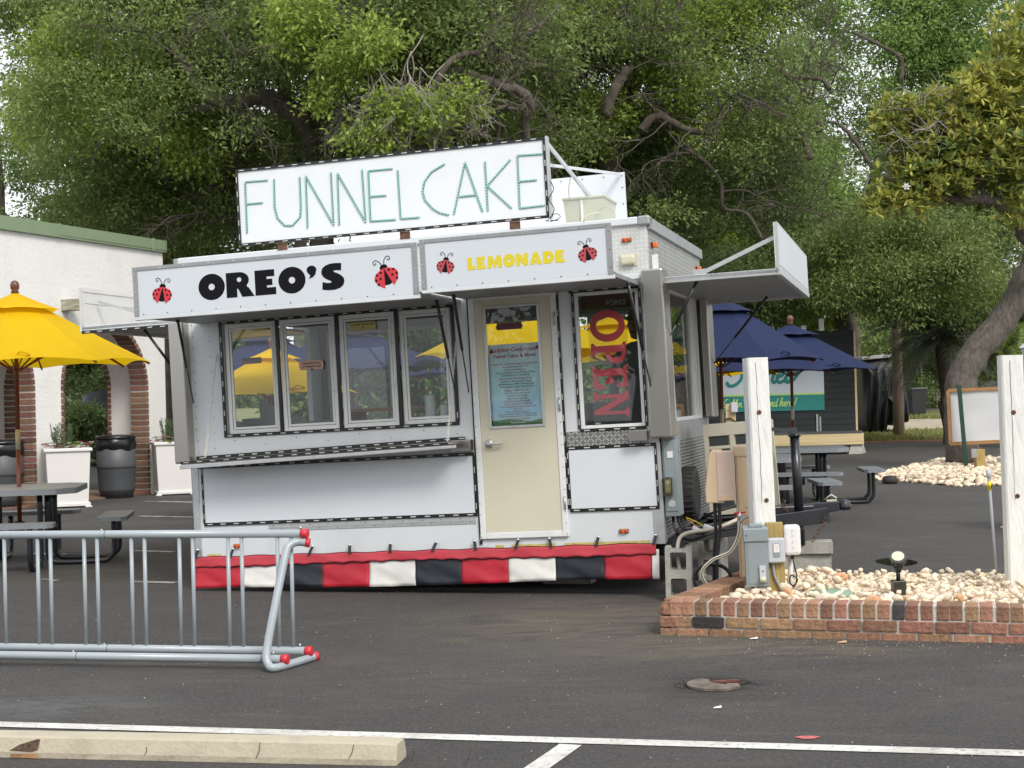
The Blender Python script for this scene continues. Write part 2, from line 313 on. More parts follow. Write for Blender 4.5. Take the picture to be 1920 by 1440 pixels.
# ------------------------------------------------------------------ mesh helpers
class MB:
    def __init__(s): s.v = []; s.f = []; s.m = []; s.mats = []; s.sm = []
    def mi(s, m):
        if m is None: return 0
        if m not in s.mats: s.mats.append(m)
        return s.mats.index(m)
    def add(s, vs, fs, m=None, smooth=False):
        o = len(s.v); s.v += [tuple(v) for v in vs]; k = s.mi(m)
        for f in fs: s.f.append([i+o for i in f]); s.m.append(k); s.sm.append(smooth)
        return s
    def box(s, a, b, m=None, bev=0.0):
        x0,y0,z0 = [min(a[i], b[i]) for i in range(3)]; x1,y1,z1 = [max(a[i], b[i]) for i in range(3)]
        if bev:
            bm = bmesh.new(); bmesh.ops.create_cube(bm, size=1)
            for v in bm.verts: v.co = Vector(((x0+x1)/2+v.co.x*(x1-x0), (y0+y1)/2+v.co.y*(y1-y0), (z0+z1)/2+v.co.z*(z1-z0)))
            bmesh.ops.bevel(bm, geom=bm.edges[:], offset=min(bev, .45*min(x1-x0,y1-y0,z1-z0)), segments=2, affect='EDGES', profile=.5)
            bm.verts.index_update()
            s.add([v.co.copy() for v in bm.verts], [[v.index for v in f.verts] for f in bm.faces], m, False); bm.free(); return s
        return s.add([(x0,y0,z0),(x1,y0,z0),(x1,y1,z0),(x0,y1,z0),(x0,y0,z1),(x1,y0,z1),(x1,y1,z1),(x0,y1,z1)],
                     [(0,3,2,1),(4,5,6,7),(0,1,5,4),(1,2,6,5),(2,3,7,6),(3,0,4,7)], m)
    def hexa(s, p, m=None):   # 8 points: bottom 4 ccw, top 4 ccw
        return s.add(p, [(0,3,2,1),(4,5,6,7),(0,1,5,4),(1,2,6,5),(2,3,7,6),(3,0,4,7)], m)
    def bar(s, p0, p1, w_, h_=None, m=None, up=(0,0,1)):
        p0, p1 = Vector(p0), Vector(p1); d = (p1-p0).normalized(); up = Vector(up)
        if abs(d.dot(up)) > .98: up = Vector((0,1,0))
        a = d.cross(up).normalized()*(w_/2); b = a.cross(d).normalized()*((h_ or w_)/2)
        return s.hexa([p0-a-b, p0+a-b, p1+a-b, p1-a-b, p0-a+b, p0+a+b, p1+a+b, p1-a+b], m)
    def tube(s, pts, r, m=None, n=10, cap=True, smooth=True):
        pts = [Vector(p) for p in pts]; R = r if isinstance(r, (list, tuple)) else [r]*len(pts)
        o = len(s.v); k = s.mi(m); d0 = (pts[1]-pts[0]).normalized()
        a = d0.orthogonal().normalized()
        for i, p in enumerate(pts):
            if i == 0: d = pts[1]-pts[0]
            elif i == len(pts)-1: d = pts[-1]-pts[-2]
            else: d = (pts[i+1]-p).normalized() + (p-pts[i-1]).normalized()
            d = d.normalized() if d.length > 1e-9 else d0
            a = (a - d*a.dot(d)); a = a.normalized() if a.length > 1e-6 else d.orthogonal().normalized()
            b = d.cross(a)
            for j in range(n):
                t = 2*pi*j/n; s.v.append(tuple(p + (a*cos(t)+b*sin(t))*R[i]))
        for i in range(len(pts)-1):
            for j in range(n):
                s.f.append([o+i*n+j, o+i*n+(j+1)%n, o+(i+1)*n+(j+1)%n, o+(i+1)*n+j]); s.m.append(k); s.sm.append(smooth)
        if cap:
            s.f.append([o+j for j in range(n)][::-1]); s.m.append(k); s.sm.append(False)
            s.f.append([o+(len(pts)-1)*n+j for j in range(n)]); s.m.append(k); s.sm.append(False)
        return s
    def lathe(s, prof, c=(0,0,0), n=16, m=None, smooth=True, axis='z'):
        o = len(s.v); k = s.mi(m)
        for r, z in prof:
            for j in range(n):
                t = 2*pi*j/n; q = (r*cos(t), r*sin(t), z)
                if axis == 'y': q = (q[0], q[2], q[1])
                if axis == 'x': q = (q[2], q[0], q[1])
                s.v.append((c[0]+q[0], c[1]+q[1], c[2]+q[2]))
        for i in range(len(prof)-1):
            for j in range(n):
                s.f.append([o+i*n+j, o+i*n+(j+1)%n, o+(i+1)*n+(j+1)%n, o+(i+1)*n+j]); s.m.append(k); s.sm.append(smooth)
        s.f.append([o+j for j in range(n)][::-1]); s.m.append(k); s.sm.append(False)
        s.f.append([o+(len(prof)-1)*n+j for j in range(n)]); s.m.append(k); s.sm.append(False)
        return s
    def grid(s, fn, nu, nv, m=None, smooth=True):
        vs = [fn(i/nu, j/nv) for j in range(nv+1) for i in range(nu+1)]
        fs = [(j*(nu+1)+i, j*(nu+1)+i+1, (j+1)*(nu+1)+i+1, (j+1)*(nu+1)+i) for j in range(nv) for i in range(nu)]
        return s.add(vs, fs, m, smooth)
    def build(s, name, m=None, parent=None, bev=0.0, loc=None, mw=None):
        me = bpy.data.meshes.new(name); me.from_pydata(s.v, [], s.f); 
        mats = s.mats if s.mats else [m]
        for q in mats: me.materials.append(q)
        if len(mats) > 1: me.polygons.foreach_set('material_index', s.m)
        me.polygons.foreach_set('use_smooth', s.sm)
        me.update()
        o = bpy.data.objects.new(name, me); COL.objects.link(o)
        if parent is not None: o.parent = parent
        if loc is not None: o.location = loc
        if mw is not None: o.matrix_world = mw
        if bev:
            b = o.modifiers.new('bevel', 'BEVEL'); b.width = bev; b.segments = 2; b.limit_method = 'ANGLE'
        return o
def tag(o, label=None, cat=None, group=None, kind=None):
    if label: o['label'] = label
    if cat: o['category'] = cat
    if group: o['group'] = group
    if kind: o['kind'] = kind
    return o
def thing(name, label, cat, loc=(0,0,0), rz=0, group=None):
    o = bpy.data.objects.new(name, None); COL.objects.link(o); o.location = loc; o.rotation_euler = (0,0,rz); o.empty_display_size = .1
    return tag(o, label, cat, group)
def copy_tree(o, parent=None):
    c = o.copy(); COL.objects.link(c); c.parent = parent
    for ch in list(o.children): copy_tree(ch, c)
    return c
def ell(cx, cy, rx, ry, n=24, a0=0, a1=2*pi): return [(cx+rx*cos(a0+(a1-a0)*i/n), cy+ry*sin(a0+(a1-a0)*i/n)) for i in range(n+(0 if abs(a1-a0-2*pi) < 1e-6 else 1))]
def ribbon(pts, w_):
    """closed outline of a stroke; w_ number or list"""
    n = len(pts); W = w_ if isinstance(w_, (list, tuple)) else [w_]*n; Lf, Rt = [], []
    for i in range(n):
        a = Vector(pts[max(i-1,0)]); b = Vector(pts[min(i+1,n-1)]); d = (b-a); d = d.normalized() if d.length else Vector((1,0))
        nn = Vector((-d.y, d.x))*W[i]/2; p = Vector(pts[i]); Lf.append(tuple(p+nn)); Rt.append(tuple(p-nn))
    return Lf + Rt[::-1]
def smooth(pts, n=6):
    P_ = [Vector(p) for p in pts]; out = []
    for i in range(len(P_)-1):
        p0 = P_[max(i-1,0)]; p1 = P_[i]; p2 = P_[i+1]; p3 = P_[min(i+2,len(P_)-1)]
        for k in range(n):
            t = k/n; out.append(.5*((2*p1)+(p2-p0)*t+(2*p0-5*p1+4*p2-p3)*t*t+(3*p1-p0-3*p2+p3)*t**3))
    out.append(P_[-1]); return out
def flat(contours, depth=.0012):
    """filled outline(s) with holes -> (verts, faces) in the xy plane, via a 2-D curve"""
    cu = bpy.data.curves.new('tmp', 'CURVE'); cu.dimensions = '2D'; cu.fill_mode = 'BOTH'; cu.extrude = depth/2
    for c in contours:
        sp_ = cu.splines.new('POLY'); sp_.points.add(len(c)-1); sp_.use_cyclic_u = True
        for i, p in enumerate(c): sp_.points[i].co = (p[0], p[1], 0, 1)
    o = bpy.data.objects.new('tmp', cu); COL.objects.link(o)
    dg = bpy.context.evaluated_depsgraph_get(); me = bpy.data.meshes.new_from_object(o.evaluated_get(dg))
    r = ([v.co.copy() for v in me.vertices], [list(p.vertices) for p in me.polygons])
    bpy.data.objects.remove(o); bpy.data.curves.remove(cu); bpy.data.meshes.remove(me); return r
def text(body, size, align='CENTER', off=0.0, shear=0.0, depth=.001, sx=1.0):
    cu = bpy.data.curves.new('tmp', 'FONT'); cu.body = body; cu.size = size; cu.align_x = align; cu.extrude = depth/2; cu.offset = off; cu.shear = shear; cu.resolution_u = 3
    o = bpy.data.objects.new('tmp', cu); COL.objects.link(o)
    dg = bpy.context.evaluated_depsgraph_get(); me = bpy.data.meshes.new_from_object(o.evaluated_get(dg))
    r = ([Vector((v.co.x*sx, v.co.y, v.co.z)) for v in me.vertices], [list(p.vertices) for p in me.polygons])
    bpy.data.objects.remove(o); bpy.data.curves.remove(cu); bpy.data.meshes.remove(me); return r
def onto(mb, vf, X, Y, O, m):
    """place a flat shape with axes X, Y and origin O"""
    X, Y, O = Vector(X), Vector(Y), Vector(O); Z = X.cross(Y).normalized()
    mb.add([O + X*v.x + Y*v.y + Z*v.z for v in vf[0]], vf[1], m)

# ------------------------------------------------------------------ ground
g = MB(); 
g.add([(-160,-60,0),(160,-60,0),(160,42,0),(-160,42,0)], [(0,1,2,3)]); tag(g.build('asphalt_lot', asphalt), kind='structure')
PROF = [(41.5,-.01),(42.3,.03),(48,.05),(57,.5),(61,.62),(66,.85),(80,1.3),(110,1.4),(700,1.4)]
def gz(Y):
    for (a, za), (b, zb) in zip(PROF, PROF[1:]):
        if a <= Y <= b: return za+(zb-za)*(Y-a)/(b-a)
    return 0 if Y < 42 else 1.4
def strip(name, x0, x1, ys, m, dz=0):
    q = MB(); X = [x0+(x1-x0)*i/20 for i in range(21)]
    vs = [(x, y, gz(y)+dz) for y in ys for x in X]; fs = [(j*21+i, j*21+i+1, (j+1)*21+i+1, (j+1)*21+i) for j in range(len(ys)-1) for i in range(20)]
    q.add(vs, fs, m, True); return tag(q.build(name, m), kind='structure')
strip('lawn', -160, 160, [p[0] for p in PROF], lawn_m)
strip('mulch_edge', 8, 20, [41.6, 42.3, 43.0], mulch, .012)
strip('sandy_drive', 9.5, 40, [49.5, 51, 54.5], sandm, .012)
strip('far_road', 10, 60, [61, 63.5, 66], roadm, .014)
# painted parking lines (real strips lying 4 mm above the asphalt)
def line(name, a, b, wd, m=paint, z=.004):
    a = Vector((a[0], a[1], z)); b = Vector((b[0], b[1], z)); n_ = Vector((-(b-a).y, (b-a).x, 0)).normalized()*wd/2
    q = MB(); q.add([a-n_, b-n_, b+n_, a+n_], [(0,1,2,3)]); return tag(q.build(name, m), kind='structure')
line('painted_line', (-4.5, 7.55), (4.0, 5.60), .105)
line('painted_line', (.215, 6.39), (-.25, 5.2), .10, z=.004)
for i, (x0, x1, py) in enumerate(((270,372,940),(262,370,968),(250,325,1033),(245,330,1091),(75,110,1087),(55,120,1038))):
    a = G(x0, py); b = G(x1, py+2); line('worn_line', a, b, .10 if py > 1000 else .13, paintworn)
# puddle behind the bed
pud = mat('puddle_water', (.012,.012,.012), .03, spec=.8)
q = MB(); c = G(1690, 1055); ps = [(c.x-.03+.17*cos(t), c.y+.05+(.30+.03*sin(2*t))*sin(t), .004) for t in [2*pi*i/28 for i in range(28)]]
q.add(ps, [list(range(28))]); tag(q.build('puddle', pud), kind='structure')
# red paint dot
q = MB(); c = G(1515, 1384); q.add([(c.x+.05*cos(t)*(1+.2*sin(3*t)), c.y+.03*sin(t), .004) for t in [2*pi*i/20 for i in range(20)]], [list(range(20))])
tag(q.build('paint_mark', mat('faded_red_paint', (.50,.12,.12), .8, var=.3, nscale=30)), kind='structure')
# broken valve cover in the asphalt
vc = thing('valve_cover', 'small broken metal cover sunk in the asphalt with a dark red hole', 'drain cover', (1.02, 7.62, 0), .1)
q = MB(); outer = [(-.17,-.075),(-.12,-.10),(.12,-.10),(.165,-.06),(.17,.02),(.13,.075),(.03,.08),(.06,.035),(.02,.01),(.08,-.03),(.13,-.02),(.14,.02),(.155,.03)]
outer = ell(-.02,-.01,.14,.15,26,radians(100),radians(100+225)) + [(.10,-.035),(.05,-.02),(.03,-.05),(-.01,-.01),(-.03,.05),(-.02,.10),(-.05,.13)]
v_, f_ = flat([outer], .012); onto(q, (v_, f_), (1,0,0), (0,1,0), (0,0,.008), mat('weathered_iron', (.15,.125,.10), .9, var=.5, nscale=14, bump=.9)); q.build('lid', None, vc)
q = MB(); q.add([(x, y, .0045) for x, y in ell(0,.01,.168,.178,28)], [list(range(20))]); q.build('hole', mat('dark_hole', (.018,.009,.007), .9), vc)
q = MB(); q.bar((-.01,.075,.004), (.13,.08,.006), .02, .01, rust); q.bar((.0,.035,.004), (.13,.045,.006), .02, .008, copperred); q.build('rim', None, vc)
for i in range(26):
    t = random.uniform(0, 2*pi); 
q = MB()
for i in range(130):
    t = random.uniform(-.2, pi+.2); r_ = random.uniform(.86, 1.08); q.lathe([(.004,-.002),(.010*random.uniform(.5,1.2),.003),(.003,.008)], (.0+.205*r_*cos(t), .0+.20*r_*sin(t), 0), 5, asphalt, False)
tag(q.build('asphalt_rim', None, vc), kind='stuff')
# small litter and specks
for i, (px, py, s_, lab) in enumerate(((1345,1329,.022,'small white scrap on the asphalt below the broken valve cover'),(1413,1199,.028,'tiny white pebble on the asphalt in front of the brick edging'),(1578,1206,.03,'dry orange leaf lying against the foot of the brick edging'),(1455,927,.06,None),(1655,843,.05,None))):
    if lab is None: continue
    c = G(px, py); q = MB(); q.add([(c.x-s_, c.y-s_*.6, .006), (c.x+s_*.8, c.y-s_*.7, .008), (c.x+s_, c.y+s_*.5, .014), (c.x-s_*.5, c.y+s_*.8, .006)], [(0,1,2,3)])
    tag(q.build('litter_scrap' if 'leaf' not in lab else 'dry_leaf', wprint if 'leaf' not in lab else pebtan), lab, 'litter' if 'leaf' not in lab else 'leaf')
# concrete wheel stop
ws = thing('wheel_stop', 'weathered tan concrete wheel stop with a chipped hole, bottom left of the lot', 'wheel stop')
A_, B_ = Vector((-4.2, 6.87, 0)), Vector((-.50, 6.185, 0)); d_ = (B_-A_); Ls = d_.length; d_.normalize(); n_ = Vector((-d_.y, d_.x, 0))
prof = [(-.085,0),(-.085,.024),(-.062,.081),(-.050,.088),(.050,.088),(.062,.081),(.085,.024),(.085,0)]
q = MB(); NS = 60; rngl = random.Random(3)
for i in range(NS+1):
    t = i/NS; sh = 1 if 0 < i < NS else .93
    for k, (y, z) in enumerate(prof):
        j = rngl.uniform(-.002,.002); p = A_ + d_*(Ls*t) + n_*(y*sh+j) + Vector((0,0,z*sh+(j if z > .1 else 0))); q.v.append(tuple(p))
for i in range(NS):
    for k in range(7): q.f.append([i*8+k, (i+1)*8+k, (i+1)*8+k+1, i*8+k+1]); q.m.append(0); q.sm.append(False)
q.f.append(list(range(8))[::-1]); q.f.append([NS*8+k for k in range(8)]); q.m += [0,0]; q.sm += [False]*2
q.build('block', stopc, ws)
q = MB(); c = A_ + d_*(Ls*.56)
def onface(u_, h_, out=.003): return c + d_*u_ - n_*(.085-(h_-.024)*.40+out) + Vector((0,0,h_))
q.add([onface(-.075,.03), onface(-.03,.055), onface(.05,.078), onface(.062,.078), onface(.058,.035), onface(.03,.026)], [(0,5,4,3,2,1)], mat('chip_dark_brown', (.09,.055,.04), .95, var=.6, nscale=40, bump=1, bscale=60))  # dark brown patch laid on the block face as the chip
q.add([onface(-.07,.004,.004), onface(-.06,.018,.004), onface(.05,.020,.004), onface(.075,.003,.010)], [(0,3,2,1)], mat('rust_stain', (.28,.15,.07), .95, var=.5, nscale=30))
q.build('chip', None, ws)
for u_, ln, tl in ((1.05,.06,.01),(1.45,.11,.02),(1.72,.05,.008),(1.95,.11,.02),(.55,.035,.005)):
    q = MB(); a = c + d_*(u_); p0 = a - n_*(.0855)+Vector((0,0,.02)); 
    p1 = a + d_*tl - n_*(.085-(min(.08,.02+ln)-.024)*.40+.001)+Vector((0,0,min(.08,.02+ln)))
    pm = (p0+p1)/2 + d_*.006 - n_*.003
    q.tube([p0, pm, p1], .0016, n=5); q.build('crack', mat('crack_dark', (.05,.045,.04), 1) if 'crack_dark' not in MATS else MATS['crack_dark'], ws)

# ------------------------------------------------------------------ brick raised bed with pebbles
bed = thing('raised_bed', 'low brick edged raised bed filled with cream river pebbles', 'raised bed')
FL, FR, BL, BR = Vector((.89,9.28)), Vector((4.7,8.085)), Vector((1.72,10.95)), Vector((5.6,10.05))
TOPZ = .212
def bedbrick(o, x, y, a, sx_, sy_, z0, z1, m, j=.004):
    q = MB(); q.box((-sx_/2,-sy_/2,0), (sx_/2,sy_/2,z1-z0), m, bev=.005)
    ob = q.build('brick', m, o); ob.location = (x+random.uniform(-j,j), y+random.uniform(-j,j), z0+random.uniform(-.001,.002)); ob.rotation_euler = (random.uniform(-.012,.012), random.uniform(-.02,.02), a+random.uniform(-.02,.02)); return ob
def course(A2, B2, pitch, sx_, sy_, z0, z1, inset, off=0.0, pick=None):
    d2 = (B2-A2); L2 = d2.length; d2.normalize(); n2 = Vector((-d2.y, d2.x)); a = math.atan2(d2.y, d2.x); x = off; k = 0
    while x + sx_ <= L2+.001:
        p = A2 + d2*(x+sx_/2) + n2*(inset+sy_/2); mm = pick(k) if pick else brick
        bedbrick(bed, p.x, p.y, a, sx_, sy_, z0, z1, mm); x += pitch; k += 1
rk = random.Random(5)
course(FL+Vector((.06,-.015)), FR, .0845, .072, .19, .122, TOPZ, 0, 0, lambda k: dkbrick if rk.random() < .02 else brick)
course(FL, FR, .208, .196, .095, .050, .115, -.004, 0, lambda k: dkbrick if k == 1 else brick)
course(FL+Vector((.1,-.03)), FR, .208, .196, .095, -.03, .041, -.003, 0, lambda k: brick)
# left return, running back from the corner
course(BL, FL+Vector((.04,.09)), .0845, .072, .19, .122, TOPZ, 0, 0)
course(BL, FL+Vector((.0,.0)), .208, .196, .095, .050, .115, -.004, 0)
course(BL, FL+Vector((.0,.0)), .208, .196, .095, -.03, .041, -.003, 0)
q = MB(); 
def wallm(A2, B2, t0, t1, z1):
    d2 = (B2-A2).normalized(); n2 = Vector((-d2.y, d2.x)); a, b, c_, e = A2+n2*t0, B2+n2*t0, B2+n2*t1, A2+n2*t1
    q.hexa([(a.x,a.y,-.05),(b.x,b.y,-.05),(c_.x,c_.y,-.05),(e.x,e.y,-.05),(a.x,a.y,z1),(b.x,b.y,z1),(c_.x,c_.y,z1),(e.x,e.y,z1)])
wallm(FL+Vector((.07,-.014)), FR, .004, .18, TOPZ-.006); wallm(BL, FL+Vector((.04,.12)), .005, .175, TOPZ-.009)
q.build('mortar_core', mortar, bed)
q = MB(); q.hexa([(FL.x+.1,FL.y+.1,.0),(FR.x,FR.y+.1,.0),(BR.x,BR.y,.0),(BL.x+.08,BL.y,.0),(FL.x+.14,FL.y+.12,.155),(FR.x,FR.y+.1,.155),(BR.x,BR.y,.155),(BL.x+.1,BL.y,.155)])
q.build('soil_fill', mat('pebble_bed_soil', (.30,.24,.17), .95, var=.3, nscale=20), bed)
# corner brick fragment
q = MB(); q.lathe([(.03,0),(.055,.01),(.05,.05),(.03,.085),(.012,.09)], (0,0,0), 6, brick, False); o = q.build('corner_brick', brick, bed); o.location = (FL.x+.05, FL.y+.035, .118); o.scale = (1,1,.95)
def rockmesh(seed, sub=1, flatn=.62):
    bm = bmesh.new(); bmesh.ops.create_icosphere(bm, subdivisions=sub, radius=1); r = random.Random(seed)
    ax = [Vector((r.gauss(0,1), r.gauss(0,1), r.gauss(0,1))).normalized() for _ in range(8)]
    sx_, sy_, sz_ = r.uniform(.8,1.25), r.uniform(.6,.95), r.uniform(flatn*.8, flatn*1.15)
    for v in bm.verts:
        k = 1.0
        for a in ax:
            dd = v.co.dot(a)
            if dd > .5: k -= (dd-.5)*.62
        v.co = Vector((v.co.x*sx_*k, v.co.y*sy_*k, v.co.z*sz_*k))
    me = bpy.data.meshes.new('stone'); bm.to_mesh(me); bm.free()
    for p in me.polygons: p.use_smooth = True
    return me
rocks = [rockmesh(i, 2) for i in range(9)]
for me in rocks: me.materials.append(pebble)
rocks_o = [rockmesh(40+i, 2) for i in range(2)]
for me in rocks_o: me.materials.append(pebtan)
def inbed(u_, v_):   # u along front, v depth
    a = FL.lerp(FR, u_); b = BL.lerp(BR, u_); return a.lerp(b, v_)
rs = random.Random(12); cnt = 0; placed = []
tries = 0
while cnt < 296 and tries < 6000:
    tries += 1
    u_ = rs.uniform(.0, .66); v_ = rs.uniform(.115, .97) if rs.random() < .75 else rs.uniform(.115, .35); p = inbed(u_, v_)
    left = BL.lerp(FL, 1-v_); 
    if (p-left).length < .27+.05*(1-v_): continue
    sz = rs.choice([.026,.030,.033,.037,.042,.048,.060]) * (1 if rs.random() < .93 else 1.35)
    if any((p-q_).length < (sz+s_)*.66 for q_, s_ in placed): continue
    placed.append((p, sz))
    me = rs.choice(rocks) if rs.random() < .96 else rs.choice(rocks_o)
    o = bpy.data.objects.new('stone', me); COL.objects.link(o); o.parent = bed
    o.location = (p.x, p.y, .165+sz*.50+rs.uniform(0,.022)); o.scale = (sz,)*3; o.rotation_euler = (rs.uniform(-.5,.5), rs.uniform(-.5,.5), rs.uniform(0,6.28)); cnt += 1
def pebbles(name, parent, fn, n, s0, s1, seed, m=pebble_i, sub=1):
    base_ = [rockmesh(100+i, sub) for i in range(4)]; r = np.random.default_rng(seed); V, F, off = [], [], 0
    for me in base_:
        pass
    data = []
    for me in base_:
        v = np.empty(len(me.vertices)*3, np.float32); me.vertices.foreach_get('co', v); v = v.reshape(-1,3)
        f = np.array([list(p.vertices) for p in me.polygons], np.int32); data.append((v, f))
    for i in range(n):
        v, f = data[i % 4]; p = fn(r); s_ = r.uniform(s0, s1); a, b = r.uniform(0, 6.28), r.uniform(-.5,.5)
        ca, sa, cb, sb = cos(a), sin(a), cos(b), sin(b)
        R = np.array([[ca,-sa,0],[sa,ca,0],[0,0,1]]) @ np.array([[1,0,0],[0,cb,-sb],[0,sb,cb]])
        V.append((v*s_) @ R.T + np.array([p[0],p[1],p[2]+s_*.3])); F.append(f+off); off += len(v)
    V = np.concatenate(V); F = np.concatenate(F)
    return rawmesh(name, V, F, m, parent, True)
def rawmesh(name, V, F, m, parent=None, smooth_=False):
    me = bpy.data.meshes.new(name); k = F.shape[1]
    me.vertices.add(len(V)); me.vertices.foreach_set('co', V.astype(np.float32).ravel())
    me.loops.add(F.size); me.loops.foreach_set('vertex_index', F.astype(np.int32).ravel())
    me.polygons.add(len(F)); me.polygons.foreach_set('loop_start', np.arange(0, F.size, k, dtype=np.int32))
    try: me.polygons.foreach_set('loop_total', np.full(len(F), k, dtype=np.int32))
    except Exception: pass
    if smooth_: me.polygons.foreach_set('use_smooth', np.ones(len(F), bool))
    me.update(calc_edges=True); me.validate(); me.materials.append(m)
    o = bpy.data.objects.new(name, me); COL.objects.link(o)
    if parent is not None: o.parent = parent
    return o
def bedpt(r):
    while True:
        u_, v_ = r.uniform(0, 1), r.uniform(.10, .99); p = inbed(u_, v_); left = BL.lerp(FL, 1-v_)
        if (p-left).length > .24: return (p.x, p.y, .155)
tag(pebbles('stone_fill', bed, bedpt, 8500, .014, .040, 5), kind='stuff')
# valve lid in the bed
q = MB(); c = G(1555, 1108, .2); q.lathe([(.15,-.03),(.155,.012),(.14,.022),(.0,.026)], (c.x, c.y, .175), 24, green_lid); tag(q.build('valve_box_lid', None), 'round faded green lid half buried among the bed pebbles', 'valve lid')

# white timber posts
def post(label, x, y, z0, h_, w_, lean, knots, rz=.1):
    t = thing('white_post', label, 'post', (x, y, z0), rz, 'painted square posts standing in the pebble bed'); t.rotation_euler = (0, lean, rz)
    q = MB()
    n = 12; r = random.Random(int(x*100))
    for i in range(n+1):
        z = h_*i/n; o1, o2 = r.uniform(-.002,.002), r.uniform(-.002,.002); ww = w_/2*(1.02-.05*i/n)
        b = .012
        for (a, c_) in ((-ww+b,-ww),(ww-b,-ww),(ww,-ww+b),(ww,ww-b),(ww-b,ww),(-ww+b,ww),(-ww,ww-b),(-ww,-ww+b)): q.v.append((a+o1, c_+o2, z + (.004*r.random() if i == n else 0)))
    for i in range(n):
        for j in range(8): q.f.append([i*8+j, i*8+(j+1)%8, (i+1)*8+(j+1)%8, (i+1)*8+j]); q.m.append(0); q.sm.append(False)
    q.f.append([n*8+j for j in range(8)]); q.m.append(0); q.sm.append(False)
    q.build('shaft', post_w, t)
    for kx, kz in knots:
        q = MB(); q.lathe([(.013,0),(.016,-.004),(.009,-.007),(.004,-.003)], (kx, -w_/2-.0005, kz), 14, rust, axis='y'); q.lathe([(.0035,0),(.003,-.009)], (kx, -w_/2-.001, kz), 8, bprint, axis='y'); q.build('bolt_hole', None, t)
    q = MB(); pts = [(-.018+random.uniform(-.004,.004), -w_/2-.0008, h_*(.98-.6*i/14)) for i in range(15)]
    q.tube(pts, .0014, bprint, 4); q.build('crack', None, t); return t
cp = G(1442, 1100, .19); post('square white post with cracked paint behind the electrical boxes', cp.x+.0, 10.12, .15, 1.59, .15, -.022, ((-.01,1.22),(.012,.62)), .1)
post('thicker white post at the right edge of the pebble bed', 3.375, 9.95, .15, 1.56, .150, -.012, ((-.005,1.18),(-.002,.62)), -.12)
# grey pipe stake with yellow tag
t = thing('pipe_stake', 'thin grey pipe stake with a yellow tag left of the right white post', 'stake'); 
q = MB(); a = P(1868,1080,10.5); b = P(1854,893,10.5); q.tube([a, b], .011, n=12); q.build('pipe', conduit, t)
q = MB(); c = P(1853,884,10.5); q.tube([b+Vector((0,0,-.01)), c+Vector((0,0,.012))], [.016,.02], n=12); q.build('cap', lgrey, t)
q = MB(); e1, e2 = a.lerp(b,.86), a.lerp(b,.95); q.tube([e1, e2], .0128, yprint, 14)
onto(q, text('U', .035, off=.001), (1,0,0), (0,0,1), e1.lerp(e2,.2)+Vector((0,-.0145,0)), bprint); q.build('yellow_tag', None, t)

# spotlight on a stake
t = thing('spotlight', 'black garden spotlight tilted up on a small brass box in the pebbles', 'spotlight')
c = P(1685,1108,9.6)
q = MB(); q.box((c.x-.042,c.y-.04,.15), (c.x+.042,c.y+.04,.262), mat('aged_bronze', (.05,.048,.04), .35, metal=.3, var=.4, nscale=20), bev=.004); q.build('junction_box', None, t)
q = MB(); q.tube([(c.x,c.y,.26),(c.x,c.y,.33)], .014, n=10); q.tube([(c.x,c.y,.32),(c.x+.005,c.y,.36)], [.022,.018], n=10); q.build('stem', black, t)
hd = Vector((-.16,-.55,.62)).normalized(); hc = Vector((c.x+.002,c.y+.0,.395)); 
q = MB(); q.tube([hc-hd*.055, hc-hd*.03, hc+hd*.02, hc+hd*.035], [.028,.040,.052,.056], n=20); 
for k in range(9):
    aa = 2*pi*k/9; s1 = hd.orthogonal().normalized(); s2 = hd.cross(s1); rad = s1*cos(aa)+s2*sin(aa); q.bar(hc-hd*.055+rad*.034, hc+hd*.02+rad*.052, .004, .012)
q.build('lamp_head', mat('spot_grey', (.05,.055,.06), .4), t)
q = MB(); q.tube([hc+hd*.0352, hc+hd*.038], .040, cream, 20); q.build('lens', None, t)

# ------------------------------------------------------------------ bike rack
rack = thing('bike_rack', 'long grey tubular bike rack with red end caps in the foreground', 'bike rack')
R0 = Vector((-1.25, 8.60, 0)); rd = Vector((-3.6, .78, 0)).normalized()   # direction to the left, slightly away
rn = Vector((rd.y, -rd.x, 0)); rn = -rn if rn.y > 0 else rn               # toward the camera
def RP(u_, v_, z): return R0 + rd*u_ + rn*v_ + Vector((0,0,z))
zt, zb = .748, .066
def rail(name, v_, z, r_, u0, u1, joint):
    q = MB(); q.tube([RP(u0,v_,z), RP(u1,v_,z)], r_, n=18); o = q.build(name, grey, rack)
    q = MB(); q.tube([RP(u0-.035,v_,z), RP(u0+.006,v_,z)], r_+.003, n=18); q.build('end_cap', redcap, rack)
    q = MB(); q.tube([RP(joint,v_,z), RP(joint+.004,v_,z)], r_+.0015, n=18); q.build('joint_ring', mat('joint_dark', (.10,.12,.13), .5) if 'joint_dark' not in MATS else MATS['joint_dark'], rack)
    q = MB(); q.lathe([(.006,-.001),(.006,.006),(.003,.009)], tuple(RP(joint+.03,v_,z+r_)), 8); q.build('bolt', chrome, rack)
rail('top_rail', 0, zt, .024, -.01, 3.4, 1.23); rail('back_rail', 0, zb, .024, -.02, 3.4, 1.23); rail('front_rail', .24, zb-.005, .024, .035, 3.4, 1.30)
for k in range(12):
    for e in (0, .085):
        u_ = .06 + .308*k + e
        if u_ > 3.3: continue
        q = MB(); q.tube([RP(u_,0,zb-.004), RP(u_,0,zt-.01)], .0115, n=12); q.build('picket', grey, rack)
q = MB(); pts = [(-.03,.0,.695),(.015,.01,.700),(.05,.04,.685),(.068,.075,.63),(.095,.22,.30),(.108,.27,.16),(.108,.30,.085),(.09,.315,.04),(.055,.31,.024),(.0,.15,.024),(-.045,-.05,.024)]
